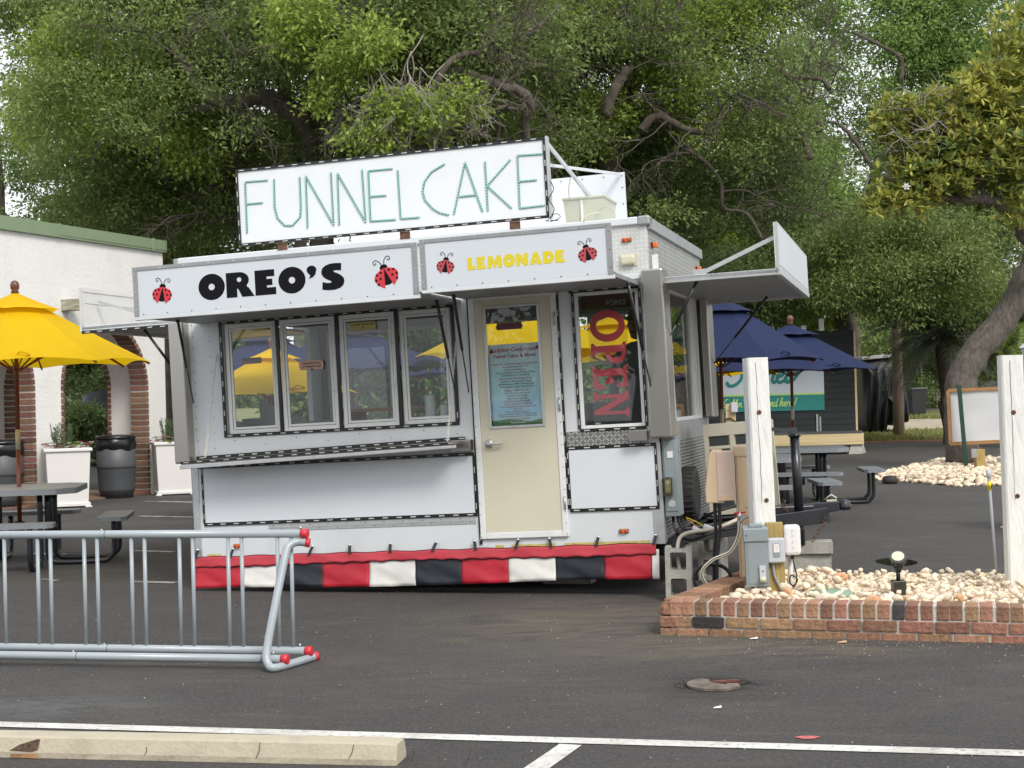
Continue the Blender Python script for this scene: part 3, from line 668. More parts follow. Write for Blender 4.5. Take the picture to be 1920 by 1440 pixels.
pts = [RP(*p) for p in [(a_+.0, b_, c_) for a_, b_, c_ in pts]]; q.tube(smooth(pts, 7), .0235, n=18); q.build('end_frame', grey, rack)
q = MB(); d_ = (pts[-1]-pts[-2]).normalized(); q.tube([pts[-1]-d_*.005, pts[-1]+d_*.03], .0265, n=18); q.build('end_cap', redcap, rack)
q = MB(); d_ = (pts[0]-pts[1]).normalized(); q.tube([pts[0]-d_*.0, pts[0]+d_*.025], .0265, n=18); q.build('end_cap', redcap, rack)
for uu, vv, zz in ((-.0,0,zt+.02),(.02,0,zb+.02),(.09,.24,zb+.015)):
    q = MB(); q.lathe([(.007,0),(.007,.018),(.004,.022)], tuple(RP(uu,vv,zz)), 8); q.build('bolt', chrome, rack)

# ================================================================== FOOD TRAILER (local: x along the front, y into the body, z up)
TR = thing('food_trailer', 'white funnel cake concession trailer with ladybug signs and lit letter board on the roof', 'food trailer', (-2.606, 12.10, 0))
TR.rotation_euler = (0, -radians(1.9), -radians(15.46))
TM = Matrix.Translation((-2.606, 12.10, 0)) @ Matrix.Rotation(-radians(15.46), 4, 'Z') @ Matrix.Rotation(-radians(1.9), 4, 'Y')
L, DP, HT = 3.87, 2.75, 2.70
def T(mb, name, m=None, parent=None, bev=0): return mb.build(name, m, parent or TR, bev)
# front wall as strips round the openings  (openings: serving windows, door, order window)
WX0, WX1, WZ0, WZ1 = .335, 2.295, 1.245, 2.165
DX0, DX1, DZ0, DZ1 = 2.46, 3.125, .36, 2.215
OX0, OX1, OZ0, OZ1 = 3.285, 3.775, 1.15, 2.185
q = MB(); th = .05
for x0, x1, z0, z1 in ((.0,WX0,.26,2.24),(WX0,WX1,.26,WZ0),(WX0,WX1,WZ1,2.24),(WX1,DX0,.26,2.24),(DX0,DX1,.26,DZ0),(DX0,DX1,DZ1,2.24),(DX1,OX0,.26,2.24),(OX0,OX1,.26,OZ0),(OX0,OX1,OZ1,2.24),(OX1,L,.26,2.24)):
    q.box((x0,0,z0), (x1,th,z1))
T(q, 'front_wall', white)
q = MB(); q.box((0,-.004,2.24), (L,th,HT-.02)); T(q, 'upper_front_panel', treadw)
q = MB(); q.box((-.02,-.03,HT-.035), (L-.06,.06,HT+.022)); T(q, 'roof_edge_trim', white, bev=.008)
q = MB(); q.box((L-.06,-.032,HT-.045), (L+.03,.10,HT+.026)); T(q, 'roof_corner_cap', alum_d, bev=.012); q = MB(); q.box((-.06,-.034,HT-.04),(-.015,.08,HT+.02)); T(q, 'roof_corner_cap', alum_d, bev=.012)
q = MB(); q.box((0,.06,HT-.03), (L,DP,HT+.004)); T(q, 'roof', white)
# right end wall with window
SY0, SY1 = .85, 2.35
q = MB()
q.box((L-.05,th,1.0), (L,SY0,2.24)); q.box((L-.05,SY1,1.0), (L,DP,2.24)); q.box((L-.05,SY0,1.0), (L,SY1,1.16))
T(q, 'right_wall_upper', alum_d)
q = MB(); q.box((L-.05,th,2.24), (L,DP,HT-.02)); T(q, 'right_upper_panel', treadside)
q = MB(); q.box((L-.004,.02,HT-.07), (L+.03,DP,HT+.015)); T(q, 'right_roof_edge', alum_d)
# lower right end: fluted metal
q = MB(); n = 26
for i in range(n):
    z = .30 + .70*i/n; q.box((L-.03,th,z), (L+.006,DP,z+.019))
q.box((L-.05,th,.28), (L-.012,DP,1.0)); T(q, 'fluted_side_panel', aluface)
# corners
q = MB(); q.box((L-.075,-.006,.26), (L+.006,-.0005,1.02)); q.box((L,-.004,.26),(L+.008,.09,1.02)); T(q, 'corner_trim', alum, bev=.002)
q = MB(); q.box((-.008,-.006,.26), (.055,-.0005,1.0)); q.box((-.008,-.006,.26),(.0,.10,2.24)); T(q, 'corner_trim', alum, bev=.002)
# left end wall, back wall with wide openings, floor
q = MB(); q.box((0,th,.26), (.05,.75,2.24)); q.box((0,2.45,.26),(.05,DP,2.24)); q.box((0,.75,.26),(.05,2.45,1.05)); q.box((0,th,2.24),(.05,DP,HT-.02)); T(q, 'left_wall', white)
BW = [(.12,.80),(.84,1.52),(1.66,2.36),(2.46,3.74)]
q = MB(); q.box((.05,DP-.05,.26), (L-.05,DP,1.12)); q.box((.05,DP-.05,2.2), (L-.05,DP,HT-.02))
xs = [.05] + [v for b in BW for v in b] + [L-.05]
for i in range(0, len(xs), 2): q.box((xs[i],DP-.05,1.12), (xs[i+1],DP,2.2))
T(q, 'back_wall', dkint)
q = MB(); q.box((.05,.06,.30), (L-.06,DP-.06,.36)); T(q, 'floor', dkint)
q = MB(); q.box((.05,.06,HT-.12), (L-.06,DP-.06,HT-.06)); T(q, 'ceiling', dkint)
def window(x0, x1, z0, z1, y, fw, m=framew, depth=.035, parent=None, tracks=0, gm=glass):
    q = MB()
    for a, b in (((x0,z0),(x0+fw,z1)),((x1-fw,z0),(x1,z1)),((x0+fw,z0),(x1-fw,z0+fw)),((x0+fw,z1-fw),(x1-fw,z1))): q.box((a[0],y,a[1]), (b[0],y+depth,b[1]), m)
    o = T(q, 'window', None, parent, bev=.003)
    q = MB(); q.box((x0+fw-.003,y+depth*.5-.002,z0+fw-.003), (x1-fw+.003,y+depth*.5+.002,z1-fw+.003)); q.build('pane', gm, o)
    return o
for x0, x1 in BW:
    xm = (x0+x1)/2; window(x0, x1, 1.12, 2.2, DP-.055, .03)
# serving windows: two sliding pairs
PX = [(.345,.815,0),(.835,1.325,-.016),(1.352,1.832,-.016),(1.852,2.285,0)]
for x0, x1, dy in PX:
    o = window(x0+.008, x1-.004, WZ0+.012, WZ1-.012, .006+dy, .032, depth=.03)
    q = MB(); w2 = .018
    a0, a1, b0, b1 = x0+.044, x1-.040, WZ0+.048, WZ1-.048
    for a, b in (((a0,b0),(a0+w2,b1)),((a1-w2,b0),(a1,b1)),((a0+w2,b0),(a1-w2,b0+w2)),((a0+w2,b1-w2),(a1-w2,b1))): q.box((a[0],.012+dy,a[1]), (b[0],.030+dy,b[1]))
    q.build('sash', framew, o, bev=.002)
    if dy: 
        q = MB(); q.tube([(x1-.03,-.018+dy,1.55),(x1-.03,-.018+dy,1.62)], .006, n=8); q.build('latch', framew, o)
window(OX0, OX1, OZ0, OZ1, .006, .024, depth=.03)
# right end window
q = MB()
for a, b in (((SY0,1.16),(SY0+.03,2.24)),((SY1-.03,1.16),(SY1,2.24)),((SY0,1.16),(SY1,1.19)),((SY0,2.21),(SY1,2.24)),((1.95,1.16),(1.98,2.24)),((2.05,1.16),(2.07,2.24)),((2.14,1.16),(2.16,2.24))): q.box((L-.035,a[0],a[1]+.001), (L+.004,b[0]-.001,b[1]))
o = T(q, 'side_window', framew)
q = MB(); q.box((L-.02,SY0+.03,1.19), (L-.016,SY1-.03,2.21)); q.build('pane', glass, o)
# LED light strips ------------------------------------------------
def strip_led(p0, p1, wd=.026, out=.012, pitch=.117, parent=None, side=(0,-1,0), skip=0.0, dash=.046):
    p0, p1 = Vector(p0), Vector(p1); d = (p1-p0).normalized(); Ln = (p1-p0).length; s_ = Vector(side)
    q = MB(); q.bar(p0+s_*out/2, p1+s_*out/2, out if abs(d.z) < .5 else wd, wd if abs(d.z) < .5 else out, up=(0,0,1) if abs(d.z) < .5 else (0,1,0))
    st = T(q, 'light_strip', black, parent)
    q = MB(); x = .03+skip
    cr = s_.cross(d).normalized()
    while x+dash < Ln:
        for k in range(5):
            a = p0+d*(x+k*dash/5+.001)+s_*(out+.0015); b = p0+d*(x+(k+.72)*dash/5+.001)+s_*(out+.0015); h_ = cr*wd*.16
            q.add([a-h_, b-h_, b+h_, a+h_], [(0,1,2,3)], ledd)
        x += pitch
    if q.v: tag(q.build('led_row', ledd, st), kind='stuff')
    return st
for z in (WZ0, WZ1): strip_led((WX0-.025,0,z), (WX1+.02,0,z))
strip_led((WX0-.012,0,WZ0+.013), (WX0-.012,0,WZ1-.013), pitch=.12); strip_led((WX1+.012,0,WZ0+.013), (WX1+.012,0,WZ1-.013), pitch=9)
for x in (.825, 1.338, 1.842):
    q = MB(); q.box((x-.014,-.020,WZ0+.013), (x+.012,.0,WZ1-.013)); o = T(q, 'window_divider', black)
# lower left white insert with strips
q = MB(); q.box((.10,-.008,.545), (2.405,-.0005,.985)); T(q, 'insert_panel', panel_w)
strip_led((.09,0,.533), (2.42,0,.533)); strip_led((.06,0,1.002), (2.42,0,1.002), pitch=.13); strip_led((.092,0,.546), (.092,0,.989), wd=.018, pitch=.12); strip_led((2.418,0,.546), (2.418,0,.989), wd=.02, pitch=.14)
q = MB(); q.box((.66,-.006,.462), (2.405,-.0005,.512)); q.box((.66,-.009,.484),(2.405,-.006,.490)); o = T(q, 'hinge_rail', alum)
q = MB(); 
for i in range(22): q.lathe([(.0045,0),(.003,-.003)], (.70+.079*i,-.0062 if i%2 else -.0065,.473 if i%2 else .503), 6, axis='y')
tag(T(q, 'rivets', black), kind='stuff')
q = MB(); q.box((3.17,-.008,.545), (3.835,-.0005,1.0)); T(q, 'insert_panel', panel_w)
strip_led((3.16,0,.535), (3.85,0,.535)); strip_led((3.15,0,1.008), (3.85,0,1.008)); strip_led((3.165,0,.548), (3.165,0,.995), wd=.018); strip_led((3.842,0,.548), (3.842,0,.995), wd=.018)
strip_led((OX0-.01,0,OZ0-.012), (OX1+.01,0,OZ0-.012)); strip_led((OX0-.04,0,OZ1+.014), (OX1+.01,0,OZ1+.014)); strip_led((OX0-.014,0,OZ0), (OX0-.014,0,OZ1), wd=.02); strip_led((OX1+.014,0,OZ0), (OX1+.014,0,OZ1), wd=.02)
strip_led((2.438,0,.30), (2.438,0,2.235), wd=.02, pitch=9); strip_led((3.150,0,.55), (3.150,0,2.235), wd=.022, pitch=.16)
q = MB(); q.box((3.165,-.006,1.022), (3.74,-.0005,1.134)); T(q, 'tread_plate', treads)
q = MB(); q.box((3.66,-.10,1.04), (3.80,-.008,1.12)); T(q, 'steel_corner_bracket', steel, bev=.004)
q = MB(); q.box((2.26,-.10,1.03), (2.42,-.009,1.115)); T(q, 'steel_corner_bracket', steel, bev=.004)
# rivets over the front
q = MB(); rr_ = random.Random(2)
for i in range(17): q.lathe([(.0045,0),(.003,-.004)], (.38+i*.115,-.0005,2.205), 6, black, axis='y')
for i in range(12): q.lathe([(.0045,0),(.003,-.004)], (.06+rr_.uniform(0,.01),-.0005,1.12+i*.095), 6, black, axis='y')
for i in range(9): q.lathe([(.0045,0),(.003,-.004)], (.22,-.0005,1.15+i*.125), 6, black, axis='y')
for i in range(8): q.lathe([(.0045,0),(.003,-.004)], (.40+i*.27,-.0005,1.165 if i%2 else 1.205), 6, black, axis='y')
for i in range(22): q.lathe([(.004,0),(.003,-.004)], (2.452,-.0265,.36+i*.085), 6, alum_d, axis='y'); q.lathe([(.004,0),(.003,-.004)], (3.132,-.0265,.36+i*.085), 6, black, axis='y')
tag(T(q, 'rivets', None), kind='stuff')
# door -----------------------------------------------------------
q = MB()
for a, b in (((DX0-.018,DZ0-.02),(DX0+.03,DZ1+.02)),((DX1-.03,DZ0-.02),(DX1+.018,DZ1+.02)),((DX0+.03,DZ0-.02),(DX1-.03,DZ0+.03)),((DX0+.03,DZ1-.03),(DX1-.03,DZ1+.02))): q.box((a[0],-.026,a[1]), (b[0],.03,b[1]))
T(q, 'door_frame', framew, bev=.006)
q = MB(); gx0, gx1, gz0, gz1 = 2.565, 3.005, 1.19, 2.13
x0, x1, z0, z1 = DX0+.032, DX1-.032, DZ0+.032, DZ1-.032
for a, b in (((x0,z0),(gx0,z1)),((gx1,z0),(x1,z1)),((gx0,z0),(gx1,gz0)),((gx0,gz1),(gx1,z1))): q.box((a[0],-.018,a[1]), (b[0],.02,b[1]))
door = T(q, 'door', doorm)
q = MB(); e = .013
for a, b in (((gx0,gz0),(gx0+e,gz1)),((gx1-e,gz0),(gx1,gz1)),((gx0+e,gz0),(gx1-e,gz0+e)),((gx0+e,gz1-e),(gx1-e,gz1))): q.box((a[0]-.004,-.026,a[1]-.004), (b[0]+.004,-.0185,b[1]+.004))
q.build('glazing_bead', alum, door, bev=.002)
q = MB(); q.box((gx0,-.002,gz0), (gx1,.002,gz1)); q.build('pane', glass, door)
q = MB(); q.lathe([(.034,0),(.034,-.008),(.026,-.014),(.014,-.016),(.012,-.05)], (2.552,-.018,1.075), 20, alum, axis='y'); q.box((2.545,-.075,1.065), (2.668,-.058,1.083), alum, bev=.006); q.box((2.64,-.072,1.068),(2.668,-.058,1.08), alum_d); q.build('handle', None, door)
for z in (.55, 1.3, 1.95):
    q = MB(); q.tube([(DX1+.005,-.036,z),(DX1+.005,-.036,z+.10)], .008, n=8); q.build('hinge', alum, door)
# menu poster behind the door glass
pm_, N, K, B = nt('menu_print'); tc = N.new('ShaderNodeTexCoord'); sx = N.new('ShaderNodeSeparateXYZ'); K.new(tc.outputs['Generated'], sx.inputs[0])
cr = N.new('ShaderNodeValToRGB'); nz = N.new('ShaderNodeTexNoise'); nz.inputs['Scale'].default_value = 2.2; nz.inputs['Detail'].default_value = 1; mpx = N.new('ShaderNodeMapping'); mpx.inputs['Scale'].default_value = (1,1,2.5); K.new(tc.outputs['Generated'], mpx.inputs[0]); K.new(mpx.outputs[0], nz.inputs[0])
ad = N.new('ShaderNodeMath'); ad.operation = 'MULTIPLY_ADD'; ad.inputs[1].default_value = .10; K.new(nz.outputs[0], ad.inputs[0]); K.new(sx.outputs[2], ad.inputs[2])
K.new(ad.outputs[0], cr.inputs[0]); el = cr.color_ramp.elements
el[0].position = .0; el[0].color = (.10,.30,.06,1); el[1].position = 1; el[1].color = (.80,.93,.95,1)
for p_, c_ in ((.118,(.06,.22,.05)),(.128,(.62,.90,1.0)),(.25,(.46,.80,1.0)),(.40,(.62,.90,1.0)),(.7,(.66,.92,.96))):
    e_ = el.new(p_); e_.color = (*c_, 1)
K.new(cr.outputs[0], B.inputs['Base Color']); B.inputs['Roughness'].default_value = .35
q = MB(); px0, px1, pz0, pz1 = 2.578, 2.998, 1.205, 1.835; q.box((px0,.006,pz0), (px1,.009,pz1)); poster = q.build('menu_poster', pm_, door)
q = MB(); lines = [('Ladybug Confections', .046, 1.775, 1), ('Funnel Cakes & More!', .040, 1.730, 1),
 ('Funnel Cake w/ Powdered Sugar or Cinnamon  $10', .0185, 1.675, 1), ('Red Velvet Funnel Cake  $12', .0185, 1.652, 1), ('Funnel Cake Sundae  $12', .0185, 1.629, 1),
 ('*Choice of Strawberry or Apple, Whipped Cream,', .0165, 1.607, 0), ('Chocolate Syrup or Caramel Drizzle', .0165, 1.587, 0), ('Add-on Funnel Cake Toppings $1 Each', .0185, 1.562, 1),
 ('Strawberries, Warm Cinnamon Apples,', .0165, 1.540, 0), ('Mini Marshmallows, M&Ms, Chocolate Syrup,', .0165, 1.519, 0), ('Caramel Drizzle, Sprinkles, Whipped Cream', .0165, 1.498, 0),
 ('Specialty Funnel Cakes  $12', .0185, 1.470, 1), ("S'mores, Birthday, Reese's Pieces,", .0165, 1.449, 0), ('Strawberry & Whip Cream', .0165, 1.429, 0),
 ('Deep-Fried Oreos  $8', .0185, 1.407, 1), ('Deep-Fried Cheesecake  $8', .0185, 1.386, 1), ('Deep-Fried Banana Pudding  $8', .0185, 1.365, 1), ('Frozen Cheesecake w/ Warm Apples  $9', .0185, 1.344, 1), ('Puffs  $5', .0185, 1.324, 1),
 ('*Choice of Apple or Strawberry', .0165, 1.305, 0), ('Layered w/ Graham Crackers & Whipped Cream', .0165, 1.288, 0), ('Topped w/ Chocolate Syrup or Caramel Drizzle', .0165, 1.271, 0), ('Lemonade $7 w/ $4 Refills', .0185, 1.250, 1)]
mred_s, mblk_s = mat('menu_red', (.50,.07,.09), .5), mat('menu_black', (.06,.09,.10), .5)
for s_, sz, z, c_ in lines: onto(q, text(s_, sz, off=.0002 if sz < .03 else .0008, depth=.0004, sx=.93), (1,0,0), (0,0,1), (2.788,.0052,z), mred_s if c_ else mblk_s)
for s_, z in (('Owned & Operated by Devon & Skip Fleming', 1.228), ('Donated by Smurfland (843) 855-9297', 1.212)): pass
onto(q, text('Catering Available', .017, off=.0006, depth=.0004), (1,0,0), (0,0,1), (2.788,.0052,1.222), wprint)
q.build('menu_lettering', None, door)
q = MB(); q.box((2.66,-.0045,1.945), (2.86,-.0025,1.998), mat('maroon_slip', (.11,.02,.035), .4)); q.box((2.652,-.0042,1.958),(2.868,-.0028,1.978), mat('maroon_slip2', (.16,.04,.06), .4)); q.build('name_slip', None, door)
# ladybug emblem ---------------------------------------------------
def ladybug(mb, cx, cz, s_, rot, y, flip=1, rm=red):
    def tf(c): 
        out = []
        for x, z in c:
            x *= flip; xx = x*cos(rot)-z*sin(rot); zz = x*sin(rot)+z*cos(rot); out.append((cx+xx*s_, cz+zz*s_))
        return out if flip*1 > 0 else out[::-1]
    def put(cs, m_, lay):
        v, f = flat([tf(c) for c in cs], .0006); onto(mb, (v, f), (1,0,0), (0,0,1), (0,y-lay*.0008,0), m_)
    put([ell(0,-.10,.40,.40,22)], bprint, 0)
    put([ell(0,.33,.19,.14,16)], bprint, 0)
    lw = [(0.0,.26)] + ell(-.08,-.08,.40,.38,14,pi*.50,pi*1.42)+[(-.16,-.50),(-.03,-.16)]
    def wing(sg):
        pts = []
        for k in range(13):
            t = k/12; x, z = .50*sin(pi*t**.85)**.8, -.92*t; c_, s2 = cos(.24), sin(.24); pts.append((sg*(x*c_-z*s2), .30+x*s2*.45+z*c_))
        return pts if sg < 0 else pts[::-1]
    for sg in (-1, 1): put([wing(sg)], rm, 1)
    for sg in (-1, 1):
        for dx, dz in ((.20,.14),(.42,.10),(.30,-.12),(.52,-.12),(.46,-.34)): put([ell(sg*dx, dz, .058, .058, 12)], bprint, 2)
    for sg in (-1, 1):
        pts = [(sg*.06,.42),(sg*.10,.58),(sg*.20,.72),(sg*.34,.76),(sg*.42,.68),(sg*.38,.58),(sg*.30,.59),(sg*.30,.66)]
        put([ribbon([tuple(p) for p in smooth(pts, 4)], .034)], bprint, 0)
for cx_, cz_, a in ((2.598, 1.79, .3), (2.978, 1.805, -.3)):
    pass
q = MB(); ladybug(q, 2.603, 1.785, .030, .3, .0052, 1, mred_s); ladybug(q, 2.975, 1.800, .030, -.3, .0052, 1, mred_s); q.build('ladybug_print', None, door)

# awning flaps and sign boards -------------------------------------
def glyph(ch):
    if ch == 'O': return [ell(.48,.5,.48,.53,30), ell(.48,.5,.115,.135,18)], .98
    if ch == 'E': return [[(0,0),(.74,0),(.74,.29),(.42,.29),(.42,.38),(.62,.38),(.62,.63),(.42,.63),(.42,.73),(.70,.73),(.70,1),(0,1)]], .80
    if ch == 'L': return [[(0,0),(.66,0),(.66,.30),(.38,.30),(.38,1),(0,1)]], .70
    if ch == 'R': return [[(0,0),(.38,0),(.38,.34),(.42,.34),(.56,0),(1.0,0),(.80,.36)] + [(.74,.40)] + ell(.48,.68,.34,.32,12,-.7,pi/2) + [(0,1)], ell(.47,.70,.085,.10,12)], 1.0
    if ch == 'D': return [[(0,0),(.42,0)]+ell(.42,.5,.46,.5,16,-pi/2,pi/2)+[(0,1)], ell(.44,.5,.12,.17,14)], .92
    if ch == 'A': return [[(0,0),(.33,0),(.37,.14),(.63,.14),(.67,0),(1.02,0),(.66,1),(.34,1)], [(.42,.34),(.58,.34),(.50,.64)]], 1.04
    if ch == 'N': return [[(0,0),(.32,0),(.32,.45),(.66,0),(.98,0),(.98,1),(.66,1),(.66,.55),(.32,1),(0,1)]], 1.04
    if ch == 'M': return [[(0,0),(.32,0),(.36,.50),(.55,.02),(.68,.02),(.87,.50),(.91,0),(1.24,0),(1.14,1),(.82,1),(.62,.52),(.42,1),(.10,1)]], 1.26
    if ch == 'S':
        top = [(.76,1.01),(.74,.72),(.60,.745),(.50,.745),(.47,.72),(.50,.68),(.62,.62),(.74,.53),(.82,.42),(.84,.30),(.80,.15),(.68,.04),(.50,-.02),(.28,-.02),(.06,.02),(.08,.32),(.24,.27),(.36,.27),(.40,.30),(.36,.35),(.24,.41),(.13,.50),(.07,.60),(.05,.72),(.09,.86),(.20,.96),(.36,1.02),(.56,1.03)]
        return [top], .86
    if ch == "'": return [ell(.17,.84,.17,.17,16,-.6,pi*1.15)+[(.04,.72),(.12,.62),(.06,.50),(.20,.54),(.31,.66)]], .42
def word(mb, wd, x, z, h_, wsc, y, m, sp=.06, rot=0.0):
    for ch in wd:
        cs, adv = glyph(ch)
        v, f = flat([[(a*h_*wsc, b*h_) for a, b in c] for c in cs], .0010)
        onto(mb, (v, f), (cos(rot),0,sin(rot)), (-sin(rot),0,cos(rot)), (x,y,z), m); x += (adv+sp)*h_*wsc*cos(rot); z += (adv+sp)*h_*wsc*sin(rot)
    return x
def flap(x0, x1, yo, zb_, zt_, name, bx=.035):
    t = T(MB().box((x0,yo+.01,zb_-.012), (x1,-.0,zb_+.018)), 'awning_flap', alum_d)
    q = MB(); q.box((x0-.005,yo-.014,zb_-.03), (x1+.005,yo+.03,zb_)); q.build('flap_lip', white, t, bev=.003)
    bd = T(MB().box((x0,yo-.012,zb_+.001), (x1,yo+.010,zt_)), 'sign_board', signw)
    q = MB(); f_ = bx
    for a, b in (((x0-.004,zb_),(x0+f_,zt_+.004)),((x1-f_,zb_),(x1+.004,zt_+.004)),((x0+f_,zt_-f_+.012),(x1-f_,zt_+.004))): q.box((a[0],yo-.018,a[1]), (b[0],yo-.0125,b[1]))
    q.build('sign_frame', alum_d, bd)
    q = MB(); n_ = int((x1-x0)/.19)
    for i in range(n_+1):
        x = x0+.03+(x1-x0-.06)*i/n_; q.lathe([(.006,0),(.004,-.004)], (x,yo-.018,zt_-.010), 7, chrome, axis='y')
        q.lathe([(.005,0),(.003,-.003)], (x+.04,yo-.0125,zb_+.012), 6, black, axis='y')
    for zz in (zb_+.05, (zb_+zt_)/2, zt_-.05):
        for x in (x0+.014, x1-.014): q.lathe([(.006,0),(.004,-.004)], (x,yo-.018,zz), 7, chrome, axis='y')
    tag(q.build('rivets', None, bd), kind='stuff'); return t, bd
fo, bo = flap(.13, 2.385, -1.0, 2.185, 2.55, 'o')
fl, bl_ = flap(2.415, 3.80, -1.0, 2.215, 2.565, 'l')
YB = -1.0-.0126
q = MB(); word(q, "OREO'S", .665, 2.268, .184, 1.215, YB-.0006, bprint, sp=.035); q.build('lettering', None, bo)
q = MB(); ladybug(q, .365, 2.350, .138, -.12, YB-.0008, 1); q.build('ladybug', None, bo)
q = MB(); ladybug(q, 2.145, 2.345, .158, .28, YB-.0008, 1); q.build('ladybug', None, bo)
q = MB(); word(q, 'LEMONADE', 2.760, 2.325, .087, 1.015, YB-.0006, yprint, sp=.07); q.build('lettering', None, bl_)
redf = mat('red_print_faded', (.47,.07,.075), .5)
q = MB(); ladybug(q, 2.598, 2.378, .112, -.16, YB-.0008, 1, redf); q.build('ladybug', None, bl_)
q = MB(); ladybug(q, 3.625, 2.380, .115, .20, YB-.0008, 1, redf); q.build('ladybug', None, bl_)
# red pull handles under the flap
for x in (.98,): q = MB(); q.tube([(x-.07,-.03,2.20),(x-.06,-.04,2.175),(x+.06,-.04,2.175),(x+.07,-.03,2.20)], .005, copperred, 6); T(q, 'pull_handle', None)
# end flaps, left and right, propped level with upright sign boards
def endflap(sg, x0, ylo, yhi, zz, ln, zt_):
    xo = x0+sg*ln; q = MB(); q.box((min(x0,xo),ylo,zz-.012), (max(x0,xo),yhi,zz+.012)); t = T(q, 'end_awning', alum_d); mwt = MATS.get('matte_white_board') or mat('matte_white_board', (.66,.655,.63), .85, var=.08, nscale=6, dirt=.25, dscale=3, spec=.1)
    q = MB()
    for y in (ylo, yhi-.03): q.box((min(x0,xo),y,zz-.03), (max(x0,xo),y+.03,zz+.016))
    q.box((xo-.02,ylo,zz-.032), (xo+.02,yhi,zz+.016)); q.build('awning_frame', white if sg < 0 else alum, t, bev=.003)
    q = MB(); q.box((xo-.012,ylo,zz+.018), (xo+.012,yhi,zt_)); bd = T(q, 'end_sign_board', mwt if sg < 0 else alum)
    q = MB(); xi = xo-sg*.0145
    q.box((xi-.004,ylo+.0,zt_-.035), (xi+.004,yhi,zt_-.0), mwt); q.box((xi-.004,ylo,zz+.02),(xi+.004,ylo+.035,zt_-.04), mwt); q.box((xi-.01,ylo+.04,zt_-.13),(xi+.002,yhi,zt_-.10), mwt)
    q.build('board_rib', None, bd)
    xo2 = xo+sg*.013
    q = MB(); q.box((xo2-.003,ylo+.03,zz+.04), (xo2+.003,yhi-.02,zt_-.02)); 
    q.build('board_face', signw if sg > 0 else white, bd)
    q = MB()
    for i in range(20):
        y = ylo+.06+(yhi-ylo-.1)*i/19
        for z in (zz+.03, zt_-.012): q.lathe([(.006,0),(.005,sg*.004)], (xo2+sg*.002,y,z), 6, axis='x')
    tag(q.build('rivets', wprint, bd), kind='stuff')
    return t, bd
el_, elb = endflap(-1, 0, .05, 2.6, 2.215, .98, 2.56)
er_, erb = endflap(1, L, .04, 2.92, 2.24, .955, 2.60)
q = MB(); strip_led((-.97,.04,2.18), (-.05,.04,2.18), parent=TR)
q = MB(); q.bar((L+.36,.10,2.26), (L+.93,.10,2.49), .018, .03); q.box((L+.32,.08,2.255),(L+.42,.12,2.30)); q.build('board_brace', alum, er_)
q = MB(); q.bar((-.3,.25,2.24), (-.93,.25,2.45), .015, .02); q.build('board_brace', alum, el_)
# hinge plate on right flap
q = MB(); q.box((L+.03,.0,2.24), (L+.075,.012,2.43)); q.lathe([(.035,0),(.035,-.014),(.012,-.02)], (L+.055,.0,2.27), 18, None, axis='y'); T(q, 'awning_hinge', wplast)
# gas struts
def strut(a, b, name='gas_strut'):
    a, b = Vector(a), Vector(b); q = MB(); m_ = a.lerp(b, .55); q.tube([a, m_], .012, n=8); q.tube([m_, b], .0055, n=8)
    q.lathe([(.014,-.014),(.016,0),(.010,.014)], tuple(a), 8); return T(q, name, blackmetal)
strut((.25,-.58,2.165), (.06,-.03,1.53)); strut((2.355,-.52,2.17), (2.315,-.03,1.40)); strut((2.49,-.52,2.19), (2.415,-.035,1.48)); strut((3.80,-.50,2.19), (3.86,-.03,1.32))
strut((L+.34,.10,2.21), (L+.02,.14,1.66)); strut((L+.62,2.5,2.21), (L+.05,2.62,1.60)); strut((-.45,.12,2.19), (-.03,.12,1.62))
# side stainless wing panels standing at the corners
def wing(x0, x1, y0, y1, z0, z1): q = MB(); q.box((x0,y0,z0), (x1,y1,z1)); return T(q, 'steel_wing_panel', steel, bev=.012)
wing(3.825, 3.985, -.10, .16, 1.055, 2.315); wing(-.10, .035, -.10, .10, 1.04, 2.20)
wing(L+.03, L+.10, 2.36, 2.72, 1.16, 2.26)
# counter shelf
q = MB(); q.hexa([(.06,-.30,1.035),(2.36,-.30,1.085),(2.36,-.002,1.085),(.06,-.002,1.035),(.06,-.30,1.062),(2.36,-.30,1.112),(2.36,-.002,1.112),(.06,-.002,1.062)]); shelf = T(q, 'serving_shelf', steel, bev=.006)
q = MB(); q.hexa([(.05,-.305,1.0),(2.37,-.305,1.06),(2.37,-.28,1.06),(.05,-.28,1.0),(.05,-.305,1.034),(2.37,-.305,1.084),(2.37,-.28,1.084),(.05,-.28,1.034)]); q.build('shelf_edge', alum, shelf, bev=.004)
strip_led((.06,-.02,1.078), (2.36,-.02,1.128)); strip_led((.06,-.30,1.052), (2.36,-.30,1.100), wd=.018, out=.006)
def chain(p0, p1, n_, r_=.007):
    p0, p1 = Vector(p0), Vector(p1); d = (p1-p0)/n_; q = MB(); dd = d.normalized(); a = dd.orthogonal().normalized(); b = dd.cross(a)
    for i in range(n_):
        c_ = p0+d*(i+.5); s1 = a if i % 2 else b; l_ = d.length*.72
        q.tube([c_+dd*l_*cos(t)+s1*r_*sin(t) for t in [2*pi*k/8 for k in range(9)]], .0028, n=4, cap=False)
    return q
T(chain((.28,-.012,1.91), (.27,-.28,1.09), 34), 'chain', ledd); T(chain((2.33,-.012,1.90), (2.30,-.28,1.12), 34), 'chain', ledd)
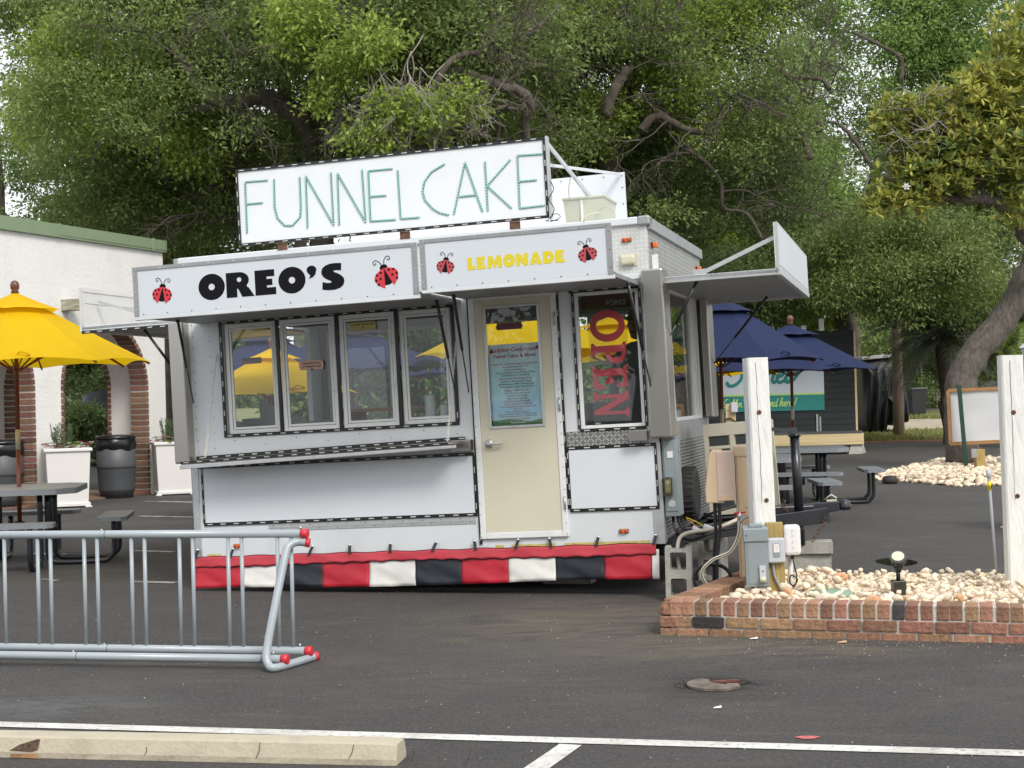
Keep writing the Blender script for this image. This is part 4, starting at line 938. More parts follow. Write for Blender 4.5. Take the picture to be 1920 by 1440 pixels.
# rooftop letter board
fs = T(MB().box((.53,.03,2.785), (3.115,.07,3.40)), 'letter_board', ledw)
def led_edge(a, b): return strip_led(a, b, wd=.022, out=.01, parent=TR)
for a, b in (((.52,.03,2.79),(3.12,.03,2.79)),((.52,.03,3.395),(3.12,.03,3.395)),((.525,.03,2.80),(.525,.03,3.385)),((3.112,.03,2.80),(3.112,.03,3.385))): led_edge(a, b)
q = MB(); q.box((3.122,.02,2.78), (3.137,.09,3.41)); q.build('board_edge', alum, fs)
LET = {'F': [[(0.796,3.294),(0.597,3.299),(0.59,2.882)],[(0.595,3.118),(0.741,3.116)]],
'U': [[(0.852,3.298),(0.845,3.07),(0.866,2.977),(0.924,2.915),(0.992,2.909),(1.063,2.971),(1.073,3.049),(1.076,3.293)]],
'N': [[(1.121,2.877),(1.13,3.296),(1.346,2.88),(1.347,3.304)]], 'N2': [[(1.394,2.876),(1.403,3.292),(1.619,2.878),(1.613,3.3)]],
'E': [[(1.869,3.282),(1.666,3.284),(1.661,2.884),(1.871,2.878)],[(1.664,3.079),(1.804,3.076)]], 'L': [[(1.912,3.266),(1.915,2.881),(2.071,2.878)]],
'C': [[(2.303,3.276),(2.19,3.223),(2.128,3.152),(2.109,3.076),(2.125,3.008),(2.185,2.936),(2.241,2.898),(2.315,2.874)]],
'A': [[(2.355,2.875),(2.47,3.273),(2.59,2.875)],[(2.409,3.009),(2.552,3.01)]], 'K': [[(2.632,3.262),(2.633,2.876)],[(2.836,3.256),(2.639,3.072),(2.825,2.88)]],
'E2': [[(3.094,3.275),(2.895,3.283),(2.89,2.874),(3.088,2.879)],[(2.891,3.081),(3.036,3.08)]]}
for k_, strokes in LET.items():
    q = MB()
    for st in strokes:
        for i in range(len(st)-1):
            a, b = Vector((st[i][0],.026-.0004*(i % 2),st[i][1])), Vector((st[i+1][0],.026-.0004*(i % 2),st[i+1][1])); q.bar(a, b, .008, .0120, teal, up=(0,0,1) if abs((b-a).normalized().z) < .7 else (1,0,0)) if abs((b-a).normalized().z) < .7 else q.bar(a, b, .0120, .008, teal, up=(0,1,0))
            ln = (b-a).length; d = (b-a)/ln; n_ = max(1, int(ln/.0215)); cr_ = Vector((0,-1,0)).cross(d)
            for j in range(n_):
                c_ = a+d*ln*(j+.5)/n_+Vector((0,-.0056,0)); h1 = d*.0064; h2 = cr_*.0034
                q.add([c_-h1-h2, c_+h1-h2, c_+h1+h2, c_-h1+h2], [(0,1,2,3)], mint)
    q.build('led_letter', None, fs)
for x in (.92, 1.965, 2.86):
    q = MB(); q.box((x-.042,-.035,2.712), (x+.042,-.031,2.765)); q.tube([(x-.04,-.036,2.765),(x+.04,-.036,2.765)], .006, n=8); q.build('hinge', rust, fs)
for e1, e2 in (((3.12,.06,3.37), (3.42,.75,2.84)),((.56,.06,3.37), (.56,.9,2.74))): T(MB().bar(e1, e2, .016, .03), 'board_strut', alum)
q = MB(); q.bar((3.10,.08,3.20), (3.26,2.28,3.42), .03, .02); T(q, 'cross_bar', white)
# rear roof board
rb = T(MB().box((.6,2.3,2.86), (3.295,2.33,3.44)), 'rear_board', white)
q = MB(); 
for x in (2.7,2.9,3.1,3.27): q.lathe([(.009,0),(.006,-.004)], (x,2.3,3.41), 8, axis='y')
for z in (2.95,3.15,3.3): q.lathe([(.009,0),(.006,-.004)], (3.27,2.3,z), 8, axis='y')
tag(q.build('rivets', alum_d, rb), kind='stuff'); q = MB(); q.box((.6,2.27,2.70),(.64,2.30,2.9)); q.box((3.2,2.27,2.70),(3.24,2.30,2.9)); q.build('board_leg', alum, rb)
# roof vent box, wires
q = MB(); q.hexa([(3.15,.50,2.705),(3.44,.50,2.705),(3.44,.95,2.705),(3.15,.95,2.705),(3.13,.48,2.965),(3.46,.48,2.965),(3.46,.97,2.965),(3.13,.97,2.965)], ventc)
vb = T(q, 'roof_vent', None); q = MB(); q.box((3.12,.47,2.965), (3.47,.98,2.985)); q.build('vent_lid', ventc, vb, bev=.006); q = MB(); q.box((3.27,.474,2.71),(3.29,.486,2.96)); q.build('vent_rib', wplast, vb)
q = MB(); q.tube(smooth([(3.13,.06,3.08),(3.16,.05,3.0),(3.13,.0,2.92),(3.17,-.01,2.84),(3.14,-.02,2.76),(3.20,-.02,2.75)], 5), .004, black, 5)
q.tube(smooth([(3.10,.0,2.75),(3.18,-.03,2.80),(3.22,-.03,2.77),(3.15,-.03,2.745),(3.10,-.02,2.76)], 5), .003, black, 5); T(q, 'wire', None)
q = MB(); q.tube(smooth([(3.24,.35,3.15),(3.20,.4,3.05),(3.19,.45,2.97)], 5), .004, lgrey, 5); q.tube(smooth([(3.25,.35,3.15),(3.29,.4,3.06),(3.33,.45,2.97)], 5), .004, lgrey, 5); q.tube(smooth([(3.42,.47,2.86),(3.52,.3,2.86),(3.62,.1,2.80),(3.64,-.0,2.74)], 5), .004, cream, 5); q.tube(smooth([(3.40,-.03,2.72),(3.42,-.03,2.76),(3.50,.1,2.80)], 5), .005, cream, 5); T(q, 'wire', None)
# marker lamps, porch lamp
def marker(x, z, y=-.004, w_=.075, h_=.033):
    q = MB(); q.box((x-w_/2,y-.006,z-h_/2), (x+w_/2,y,z+h_/2), black, bev=.004); o = T(q, 'marker_lamp', None)
    q = MB(); q.box((x-w_/2+.004,y-.022,z-h_/2+.003), (x+w_/2-.004,y-.006,z+h_/2-.003), orange, bev=.010); q.box((x-.003,y-.026,z-h_/2+.002),(x+.003,y-.008,z+h_/2-.002), orange); q.build('lens', None, o)
    q = MB()
    for sx_ in (-1,1): q.lathe([(.011,0),(.006,-.0035)], (x+sx_*w_*.24,y-.0222,z), 10, mat('amber_dark', (.35,.05,.005), .3) if 'amber_dark' not in MATS else MATS['amber_dark'], axis='y')
    q.build('reflector', None, o)
marker(3.715, 2.555, -.004); marker(.375, .35, -.0); marker(3.565, .365, -.0)
for y in (.20, 2.52):
    q = MB(); q.box((L,y-.03,2.50), (L+.006,y+.03,2.545), black); q.box((L+.006,y-.018,2.502), (L+.045,y+.035,2.543), orange, bev=.008); T(q, 'side_marker_lamp', None)
q = MB(); q.box((3.655,-.012,2.355), (3.79,-.004,2.45), cream, bev=.006); q.box((3.668,-.05,2.365), (3.777,-.012,2.44), cream, bev=.02); o = T(q, 'porch_lamp', None)
q = MB(); q.box((3.66,-.02,2.255), (3.80,-.004,2.295), white, bev=.004); T(q, 'drip_moulding', None)
# yellow tape remnants along the base
q = MB(); tp = mat('yellowed_adhesive', (.56,.46,.17), .7, var=.3, nscale=30)
for x0, x1 in ((.10,.22),(2.55,2.62),(2.68,3.03),(3.10,3.76)): q.box((x0,-.0015,.268), (x1,-.0004,.290), tp)
tag(T(q, 'adhesive_strip', None), kind='stuff')
# skirt ------------------------------------------------------------
bnd = [.0,.43,.78,1.12,1.52,1.90,2.28,2.66,3.03,3.41,3.775,3.83]
cols = [vred,vwhite,vblack,vred,vwhite,vblack,vred,vwhite,vblack,vred,vwhite]
rsk = random.Random(8); ph = [rsk.uniform(0,6.28) for _ in range(40)]
def skf(x, z):
    k = max(0,(.23-z)/.2)
    return -.030 - .02*k - k*(.008*sin(5*x+ph[0]) + .006*sin(13*x+ph[1]+4*z*9) + .005*abs(sin(19*x+ph[2]+z*30))) - (.02*k*math.exp(-((x-.62)/.2)**2))
for i, c_ in enumerate(cols):
    x0, x1 = bnd[i]+.0008, bnd[i+1]-.0008
    def fn(u_, v_):
        x = x0+(x1-x0)*u_; zb_ = .014 + .010*sin(2.1*x+1) - .008*x*.4; top = .225; z = top+(zb_-top)*v_
        return (x, skf(x, z), z)
    q = MB(); q.grid(fn, 14, 8); o = T(q, 'skirt_panel', c_); 
    md = o.modifiers.new('thick', 'SOLIDIFY'); md.thickness = .0015
def fn(u_, v_):
    x = .0+3.81*u_; zb_ = .186 + .010*abs(sin(pi*x/.165+.4))*1.0 - .012*sin(x*2.1+1)*.5; zt_ = .272 + .004*sin(pi*2*(x-.1)/.375); z = zt_+(zb_-zt_)*v_
    return (x, -.040 - .008*v_ + .003*sin(19*x+z*30)*v_ + .004*sin(7*x+1)*v_, z)
q = MB(); q.grid(fn, 180, 5); va = T(q, 'skirt_valance', vredl); va.modifiers.new('thick', 'SOLIDIFY').thickness = .0015
q = MB(); q.tube([Vector(fn(i/180, 1)) for i in range(181)], .0032, n=5); q.tube([Vector(fn(i/90, 0)) for i in range(91)], .0035, n=5); q.build('piping', bprint, va)
for x in (.02,.33,1.02,1.36,1.70,2.06,2.40,2.73,3.00,3.36,3.80):
    q = MB(); dx = rsk.uniform(-.015,.02); q.bar((x+dx,-.022,.325), (x-dx*.6,-.052,.262), .006, .022, black, up=(1,0,0)); o = T(q, 'snap_strap', None)
    q = MB(); q.lathe([(.013,0),(.012,-.006),(.004,-.009)], (x+dx,-.026,.328), 12, chrome, axis='y'); q.build('washer', None, o)
# under frame, wheels, jack blocks
q = MB(); q.box((.05,.1,.16), (L-.02,.2,.255)); q.box((.05,DP-.2,.16), (L-.02,DP-.1,.255)); 
for x in (.4,1.2,2.0,2.8,3.6): q.box((x,.2,.17), (x+.05,DP-.2,.25))
q.box((L-.02,.04,.18), (L+.05,DP-.04,.27))
T(q, 'under_frame', blackdark)
def wheel(x, y):
    q = MB(); q.lathe([(.20,-.09),(.30,-.09),(.33,-.06),(.33,.06),(.30,.09),(.20,.09)], (x,y,.28), 28, axis='y'); o = T(q, 'wheel', tyre)
    q = MB(); q.lathe([(.19,-.07),(.06,-.05),(.04,-.08)], (x,y,.28), 20, axis='y'); q.build('rim', alum, o)
wheel(1.7, .28); wheel(1.7, DP-.25)
q = MB(); q.lathe([(.16,-.06),(.20,-.055),(.21,-.03),(.21,.03),(.20,.055),(.16,.06)], (L+.09,.80,.58), 28, axis='x')
for k in range(28):
    t = 2*pi*k/28; q.bar((L+.04,.80+.208*cos(t),.58+.208*sin(t)), (L+.14,.80+.208*cos(t),.58+.208*sin(t)), .010, .016)
T(q, 'spare_tyre', tyre)
# tongue, coupler, jack
ty = 1.35
q = MB(); 
for s_ in (-1, 1): q.bar((L,ty+s_*.75,.26), (L+1.12,ty+s_*.05,.33), .06, .12)
q.hexa([(L+.55,ty-.22,.27),(L+1.02,ty-.07,.30),(L+1.02,ty+.07,.30),(L+.55,ty+.22,.27),(L+.55,ty-.22,.42),(L+1.02,ty-.07,.41),(L+1.02,ty+.07,.41),(L+.55,ty+.22,.42)])
tg = T(q, 'tongue', blackmetal, bev=.004)
q = MB(); q.hexa([(L+.82,ty-.10,.31),(L+1.22,ty-.045,.36),(L+1.22,ty+.045,.36),(L+.82,ty+.10,.31),(L+.82,ty-.085,.415),(L+1.22,ty-.035,.435),(L+1.22,ty+.035,.435),(L+.82,ty+.085,.415)]); q.lathe([(.0,.36),(.045,.362),(.055,.385),(.045,.43),(.01,.45)], (L+1.26,ty,0), 14); q.build('coupler', blackmetal, tg, bev=.006)
q = MB(); q.tube([(L+1.10,ty,.45),(L+1.16,ty-.01,.49),(L+1.20,ty,.46)], .007, cream, 6); q.box((L+1.12,ty-.02,.435),(L+1.2,ty+.02,.45)); q.build('latch', mat('brass', (.5,.4,.12), .4, metal=.6), tg)
jx = L+.90
q = MB(); q.tube([(jx,ty-.10,.10),(jx,ty-.10,.34)], .038, n=16); q.tube([(jx,ty-.10,.32),(jx,ty-.10,.98)], .039, n=18); q.tube([(jx,ty-.10,.98),(jx,ty-.10,1.0)], .052, n=18); q.build('jack_post', blackmetal, tg)
q = MB(); q.bar((jx,ty-.15,1.01), (jx-.05,ty-.15,1.03), .03, .05); q.bar((jx-.03,ty-.16,1.03), (jx-.24,ty-.16,1.06), .012, .03); q.tube([(jx-.25,ty-.17,1.05),(jx-.26,ty-.17,1.17)], .018, n=10); q.lathe([(.028,-.012),(.028,.012)], (jx+.0,ty-.16,1.03), 14, axis='y'); q.build('crank', mat('crank_grey', (.06,.065,.075), .4), tg)
q = chain((jx-.12,ty-.17,.47), (jx-.02,ty-.19,.13), 9, .018); q2 = chain((jx+.10,ty-.17,.13), (jx+.22,ty-.12,.31), 6, .018)
q.build('safety_chain', rust, tg); q2.build('safety_chain', rust, tg)
# electric box at the corner
q = MB(); q.box((L+.015,.02,.46), (L+.125,.21,1.05)); eb = T(q, 'breaker_box', egrey, bev=.006)
q = MB(); q.box((L+.012,.012,1.045), (L+.128,.22,1.055)); q.box((L+.028,.012,.50), (L+.115,.020,1.03)); q.build('box_cover', egrey, eb, bev=.003)
q = MB(); q.lathe([(.028,0),(.028,-.002),(.022,-.003),(.016,-.002)], (L+.07,.012,.555), 18, axis='y'); q.build('knockout', lgrey, eb)
q = MB(); q.box((L+.055,.006,.90), (L+.098,.0115,.95)); q.build('sticker', wplast, eb)
q = MB(); q.box((L+.012,-.045,.62), (L+.088,.011,.76)); q.build('outlet_cover', bagglass, eb, bev=.01)
q = MB(); q.box((L+.028,.0,.64), (L+.072,.011,.74), cream); 
for z in (.665,.715): q.lathe([(.014,0),(.013,-.004)], (L+.05,0,z), 12, wplast, axis='y')
q.build('outlet', None, eb)
q = MB(); c_ = (L+.127,.13,.95); q.lathe([(.018,0),(.018,.001)], c_, 16, bprint, axis='x'); q.lathe([(.014,.0012),(.014,.0015)], c_, 16, wprint, axis='x'); q.bar((L+.1290,.118,.945),(L+.1290,.142,.955),.001,.004,bprint); q.build('maker_emblem', None, eb)
# hoses and cables
def hose(name, pts, r_, m, label=None, cat='hose'):
    q = MB(); q.tube(smooth(pts, 8), r_, m, 9); return q
q = hose('', [(L+.06,.10,.46),(L+.08,.05,.36),(L+.18,.06,.28),(L+.34,.12,.32),(L+.5,.3,.36)], .012, black); o_ = T(q, 'cable', None)
q = hose('', [(L+.09,.10,.46),(L+.13,.02,.38),(L+.22,.02,.35),(L+.30,.03,.37)], .010, black); T(q, 'cable', None)
q = MB(); q.tube([(L+.22,.0,.375),(L+.29,-.01,.335)], .018, wplast, 8); q.tube([(L+.30,.0,.385),(L+.37,.0,.355)], .018, wplast, 8); q.tube([(L+.27,-.01,.345),(L+.31,-.015,.325)], .016, black, 8); q.tube(smooth([(L+.17,.02,.44),(L+.2,.0,.42),(L+.25,.0,.38)],4), .004, mat('orange_wire', (.6,.25,.05), .5), 5); q.tube(smooth([(L+.17,.02,.45),(L+.24,.0,.42),(L+.30,.0,.385)],4), .004, yprint, 5); T(q, 'plug', None)
# interior fittings, part of the trailer
q = MB(); q.box((.10,.35,1.0), (2.3,.80,1.03)); q.box((.40,.06,1.17),(2.28,.30,1.199)); q.box((.10,1.9,.95),(3.6,DP-.08,1.0)); T(q, 'inside_counter', steel)
q = MB(); q.box((1.22,.40,1.03), (1.26,.75,1.38)); q.box((1.62,.40,1.03), (1.80,.43,1.38)); q.box((1.20,.38,1.38), (1.85,.76,1.405)); T(q, 'wood_shelf', ply)
q = MB(); q.box((.20,.55,1.03), (.60,.9,1.38)); q.box((.70,.5,1.03),(1.0,.8,1.33)); q.add([(.42,.45,1.55),(.70,.45,1.38),(.70,.45,1.05),(.42,.45,1.05)], [(0,1,2,3)]); T(q, 'fryer', alum_d, bev=.01)
q = MB(); q.box((3.35,1.55,.95), (3.75,2.2,1.52)); q.box((2.9,1.9,1.0),(3.3,2.3,1.35)); T(q, 'oven', alum_d, bev=.01)
q = MB(); q.box((3.20,.62,2.16), (3.72,.95,2.32), mat('brown_carton', (.16,.07,.05), .7)); q.add(*text('FORKS', .055, off=.001)); 
q = MB(); q.box((3.22,.52,2.09), (3.70,.56,2.20), mat('dull_orange_carton', (.30,.12,.07), .7)); cart = T(q, 'fork_carton', None)
q = MB(); onto(q, text('FORKS', .055, off=.0015), (1,0,0), (0,0,1), (3.50,.518,2.11), wprint); q.build('lettering', None, cart)
# OPEN light sign, letters stacked sideways (reading down), dotted
redo = mat('open_sign_red', (.86,.03,.07), .4); dotm = mat('open_sign_dots', (.85,.62,.58), .4)
def lt(c):  # letter outlines in a unit cell, slab serif
    if c == 'O': return [ell(.42,.5,.42,.5,30), ell(.42,.5,.22,.33,24)], .84
    if c == 'P': return [[(0,0),(.44,0),(.44,.08),(.32,.12),(.32,.42),(.42,.42)]+ell(.42,.70,.30,.28,12,-pi/2,pi/2)+[(.42,1),(0,1),(0,.92),(.10,.88),(.10,.12),(0,.08)], [(.32,.54)]+ell(.38,.71,.14,.17,8,-pi/2,pi/2)+[(.32,.88)]], .76
    if c == 'E': return [[(0,0),(.72,0),(.74,.34),(.64,.34),(.52,.12),(.32,.12),(.32,.45),(.44,.44),(.48,.34),(.56,.34),(.56,.66),(.48,.66),(.44,.56),(.32,.55),(.32,.88),(.52,.88),(.62,.68),(.70,.68),(.70,1),(0,1),(0,.92),(.10,.88),(.10,.12),(0,.08)]], .80
    return [[(0,0),(.32,0),(.32,.08),(.24,.12),(.24,.70),(.66,0),(.80,0),(.80,.88),(.90,.92),(.90,1),(.58,1),(.58,.92),(.68,.88),(.68,.34),(.28,1),(0,1),(0,.92),(.10,.88),(.10,.12),(0,.08)]], .92
ox0, ox1, ztop = 3.385, 3.655, 2.045
q = MB(); halo = MB(); zc = ztop; H_ = (ox1-ox0)
def inside(pt, cs):
    r = False
    for c in cs:
        j = len(c)-1
        for i in range(len(c)):
            if (c[i][1] > pt[1]) != (c[j][1] > pt[1]) and pt[0] < (c[j][0]-c[i][0])*(pt[1]-c[i][1])/(c[j][1]-c[i][1])+c[i][0]: r = not r
            j = i
    return r
for ch, hsc in (('O',.245),('P',.17),('E',.19),('N',.20)):
    cs, adv = lt(ch)
    k = hsc/adv
    # rotated clockwise: letter x runs down, letter y runs right
    v, f = flat([[(x*k, y*H_) for x, y in c] for c in cs], .004)
    onto(q, (v, f), (0,0,-1), (1,0,0), (ox0,.040,zc), redo)
    cs2 = [[(x*k, y*H_) for x, y in c] for c in cs]
    st_ = .0145; a = st_/2; row = 0
    while a < hsc:
        b = st_/2 + (st_/2 if row % 2 else 0)
        while b < H_:
            if inside((a, b), cs2) and all(inside((a+da, b+db), cs2) for da, db in ((.004,0),(-.004,0),(0,.004),(0,-.004))): q.lathe([(.0036,0),(.0026,-.0022)], (ox0+b,.0375,zc-a), 5, dotm, False, axis='y')
            b += st_
        a += st_; row += 1
    zc -= hsc+.006
o = T(q, 'open_sign', None)
q = MB(); q.box((3.37,.044,1.19), (3.67,.046,2.07)); q.build('backing_sheet', glassm('clear_acrylic', (.88,.88,.86), .1, 1.2), o)
q = MB(); q.box((3.385,.038,1.178), (3.425,.042,1.192)); q.build('label', wplast, o)
# paper notes taped to the windows
def note(x, z, w_, h_, m, txt, rot=0, y=.012):
    q = MB(); q.box((x-w_/2,y-.0005,z-h_/2), (x+w_/2,y,z+h_/2), m); q.box((x-w_/2-.006,y-.0003,z-h_/4),(x+w_/2+.006,y-.0001,z+h_/4), m)
    o = T(q, 'paper_note', None); q = MB()
    for i, t_ in enumerate(txt): onto(q, text(t_, .021, shear=.3, depth=.0003, off=.0003), (1,0,0), (0,0,1), (x,y-.0012,z+h_*.12-i*.026), bprint)
    q.build('handwriting', None, o)
note(1.108, 1.775, .20, .075, paperpink, ['Deep-fried Oreos', 'w/ Whipped cream', '$8'], y=-.002-.012)
note(1.56, 2.055, .215, .062, papery, ['Forbidden Sweet Rolls', '$7'], y=-.014); note(.56, 1.845, .17, .05, mat('dull_pink_paper', (.34,.20,.17), .8), ['Funnel Cakes $10'], y=.05)
# side window dim clutter
q = MB(); q.box((3.55,1.0,1.2), (3.7,1.25,1.55), wplast); q.box((3.5,1.4,1.15),(3.75,1.8,1.45), alum_d); q.box((3.6,1.35,1.55),(3.72,1.7,1.6), redcap); T(q, 'supplies', None, bev=.01)

def inside_thing(o): o.matrix_world = TM @ o.matrix_world if False else TM; return o
# cup stacks stand on the inside counter: things of their own
def cups(x, y, n_, zprint, label):
    t = thing('cup_stack', label, 'cups', group='cup stacks on the trailer counter'); t.matrix_world = TM @ Matrix.Translation((x,y,1.20))
    q = MB(); prof = []; z = 0
    for i in range(n_): prof += [(.040,z),(.044,z+.013),(.0455,z+.0145),(.040,z+.016)]; z += .0165
    q.lathe(prof, n=18); q.build('foam_cups', foam, t)
    q = MB(); q.lathe([(.037,0),(.034,.12),(.0335,zprint)], (0,0,z), 18); q.build('green_cups', cupg, t)
    for dx, dz in ((-.010,.045),(.018,.015),(-.012,.10)):
        q = MB(); q.lathe([(.013,0),(.012,-.002)], (dx,-.0345,z+dz*1.2), 10, yprint if dx < 0 else wprint, axis='y'); q.build('lemon_print', None, t)
    q = MB(); q.bar((-.018,-.0375,z+.03), (.022,-.0375,z+.06), .002, .014, copperred); q.build('ribbon_print', None, t)
    return t, z+zprint
t, zz = cups(2.03, .16, 17, .125, 'taller stack of green lemon printed and white foam cups behind the right serving window')
q = MB(); q.lathe([(.02,0),(.022,.02),(.010,.04),(.008,.06)], (0,0,zz), 12, black); q.lathe([(.012,0),(.014,.02),(.005,.035)], (0,0,zz+.055), 10, yprint); q.build('pump_top', None, t)
cups(2.15, .17, 12, .12, 'shorter cup stack beside the taller one, next to the chain')
# person seen dimly behind the OPEN window
pr = thing('person', 'person in a khaki cap and dark grey shirt standing inside behind the OPEN window', 'person'); pr.matrix_world = TM @ Matrix.Translation((3.60, .85, .36)) @ Matrix.Rotation(-.35, 4, 'Z')
def skinbody(name, pts, edges, m, parent, sub=2):
    me = bpy.data.meshes.new(name); me.from_pydata([p[:3] for p in pts], edges, []); o = bpy.data.objects.new(name, me); COL.objects.link(o)
    sk = o.modifiers.new('skin', 'SKIN'); 
    if not me.skin_vertices: 
        bm = bmesh.new(); bm.from_mesh(me); bm.verts.layers.skin.verify(); bm.to_mesh(me); bm.free()
    for i, p in enumerate(pts):
        me.skin_vertices[0].data[i].radius = (p[3], p[4] if len(p) > 4 else p[3])
    me.skin_vertices[0].data[0].use_root = True
    sb = o.modifiers.new('sub', 'SUBSURF'); sb.levels = sub; sb.render_levels = sub
    dg = bpy.context.evaluated_depsgraph_get(); me2 = bpy.data.meshes.new_from_object(o.evaluated_get(dg)); bpy.data.objects.remove(o)
    o = bpy.data.objects.new(name, me2); COL.objects.link(o); me2.materials.clear(); me2.materials.append(m); o.parent = parent
    for p in me2.polygons: p.use_smooth = True
    return o
pts = [(0,0,.90,.13,.10),(0,0,1.10,.13,.10),(0,0,1.30,.17,.11),(0,0,1.40,.10,.08),(0,-.01,1.47,.05,.055),
 (.18,0,1.36,.06,.06),(.24,.0,1.12,.045,.045),(.20,-.14,.95,.035,.035),(.19,-.20,.93,.028,.02),(-.18,0,1.36,.06,.06),(-.24,0,1.12,.045,.045),(-.20,-.14,.95,.035,.035),(-.19,-.20,.93,.028,.02),
 (.10,0,.84,.09,.09),(.11,.0,.46,.065,.065),(.11,.02,.08,.045,.045),(.12,-.12,.035,.04,.03),(-.10,0,.84,.09,.09),(-.11,0,.46,.065,.065),(-.11,.02,.08,.045,.045),(-.12,-.12,.035,.04,.03)]
skinbody('body', pts, [(0,1),(1,2),(2,3),(3,4),(3,5),(5,6),(6,7),(7,8),(3,9),(9,10),(10,11),(11,12),(0,13),(13,14),(14,15),(15,16),(0,17),(17,18),(18,19),(19,20)], shirtm, pr)
q = MB(); q.lathe([(.02,-.12),(.055,-.105),(.072,-.04),(.076,.02),(.070,.07),(.04,.105),(.01,.112)], (0,0,1.60), 20); q.add([(-.014,-.072,1.575),(.014,-.072,1.575),(0,-.098,1.578),(0,-.074,1.63)], [(0,1,2),(0,2,3),(1,3,2)])
for s_ in (-1,1): q.lathe([(.006,-.025),(.016,-.01),(.016,.012),(.006,.024)], (s_*.076,.0,1.60), 8)
q.build('head', flesh, pr)
q = MB()
for s_ in (-1,1): q.lathe([(.009,0),(.005,-.005)], (s_*.028,-.068,1.612), 8, bprint, axis='y')
q.box((-.022,-.074,1.535), (.022,-.066,1.542), copperred); q.build('face_features', None, pr)
q = MB(); q.lathe([(.080,0),(.080,.03),(.066,.072),(.02,.092)], (0,0,1.635), 20); q.add([(-.07,-.04,1.64),(.07,-.04,1.64),(.055,-.15,1.632),(-.055,-.15,1.632)], [(0,1,2,3)]); q.build('cap', capm, pr)
for s_ in (-1,1):
    q = MB()
    for k in range(4): q.tube([(s_*(.175+.012*k),-.215,.93),(s_*(.175+.012*k),-.265-.004*(k%2),.922),(s_*(.176+.012*k),-.285,.905)], [.0075,.007,.005], n=6)
    q.tube([(s_*.172,-.20,.93),(s_*.155,-.225,.925),(s_*.15,-.25,.918)], [.009,.008,.006], n=6); q.build('fingers', flesh, pr)

# ================================================================== near objects round the bed
def upright(name, label, cat, px, py, Y, rz=0.0, z=None, group=None):
    p = P(px, py, Y); return thing(name, label, cat, (p.x, p.y, p.z if z is None else z), rz, group)
# tan utility pedestal with meter box
t = upright('utility_pedestal', 'tan plastic utility pedestal with a slanted box and black cables beside the white post', 'utility pedestal', 1406, 1000, 10.45, -.12, .10)
t.rotation_euler = (0, -.02, -.12)
q = MB(); q.box((-.075,-.07,0), (.125,.09,1.02)); q.build('post', tan, t, bev=.006)
q = MB(); q.box((-.082,-.078,.955), (.13,.095,1.03)); q.build('post_cap', tan, t, bev=.008)
q = MB()
for z in (.60,): 
    for x in (-.01,.04): q.lathe([(.007,0),(.004,-.003)], (x,-.0705,z), 8, alum_d, axis='y')
for z in (.36,.24,.50,.90): q.lathe([(.005,0),(.004,-.003)], (-.06,-.0705,z), 8, alum_d, axis='y')
tag(q.build('screws', None, t), kind='stuff')
q = MB(); q.box((-.0655,-.0712,.02), (-.063,-.0705,.95)); q.build('seam', mat('seam_brown', (.2,.14,.08), .7), t)
q = MB(); q.add([(x, y, z) for y in (-.09,.08) for x, z in ((-.29,.64),(-.29,.74),(-.255,.98),(-.23,1.01),(-.16,1.01),(-.16,.635))], [(0,5,4,3,2,1),(6,7,8,9,10,11)]+[(i,i+6,(i+1)%6+6,(i+1)%6)[::-1] for i in range(6)], tan)
mb_ = q.build('meter_box', tan, t, bev=.008)
q = MB(); q.box((-.205,-.098,.65), (-.082,.07,1.00), pinkt, bev=.006); q.box((-.185,-.102,.655), (-.085,-.096,.69), tan); q.build('box_lid', None, mb_)
for i, (a, b) in enumerate((((-.23,-.03,.65),(-.26,-.02,.03)),((-.20,-.05,.65),(-.24,-.05,.05)))):
    q = MB(); q.tube(smooth([a, (a[0]+.0,a[1],.45), (b[0]+.01,b[1],.25), b], 6), .0125, black, 8); q.build('cable', None, t)
q = MB()
for k in range(2): q.tube([(-.27+.13*cos(u_), -.02-.03*k, .10+.10*sin(u_)+.01*k) for u_ in [2*pi*j/24 for j in range(24)]], .011, rubber, 8)
q.build('cable_coil', None, t)
q = MB(); pts = [(.04,-.12,.535),(-.03,-.14,.535),(-.06,-.14,.50),(-.08,-.15,.40),(-.14,-.16,.30),(-.26,-.17,.25),(-.34,-.17,.17),(-.31,-.16,.08),(-.20,-.15,.06),(-.12,-.15,.08)]
q.tube(smooth(pts[2:], 8), .0125, hosem, 10); q.tube(smooth([(x, y-.0105, z+.003) for x, y, z in pts[2:]], 8), .004, black, 5); q.tube(smooth(pts[:3], 4), .013, alum_d, 10); hs = q.build('water_hose', None, None); hs.matrix_world = t.matrix_world
hs.location = t.location; hs.rotation_euler = t.rotation_euler; tag(hs, 'cream hose with a black stripe curling down from the red lever tap', 'hose')
q = MB(); q.bar((-.10,-.135,.565), (-.02,-.135,.57), .014, .012, redcap); q.lathe([(.010,-.03),(.010,.02)], (-.06,-.135,.55), 8, chrome); q.build('tap_lever', None, hs)
# trailer supply hose
q = MB(); pts = [(L+.62,.6,.55),(L+.58,.2,.44),(L+.40,-.05,.37),(L+.18,-.08,.34),(L+.12,-.12,.27),(L+.13,-.18,.10),(L+.18,-.2,.0)]
q.tube(smooth(pts, 8), .014, hosem, 10); o = T(q, 'supply_hose', None)
q = MB(); q.tube(smooth([(L+.70,.8,.50),(L+.55,.5,.50),(L+.35,.35,.46),(L+.25,.5,.40),(L+.45,.8,.38),(L+.7,.7,.42)], 8), .012, rubber, 8); q.tube(smooth([(L+.2,.3,.30),(L+.4,.2,.33),(L+.6,.35,.36),(L+.75,.6,.45)],8), .010, rubber, 8); T(q, 'cable', None)
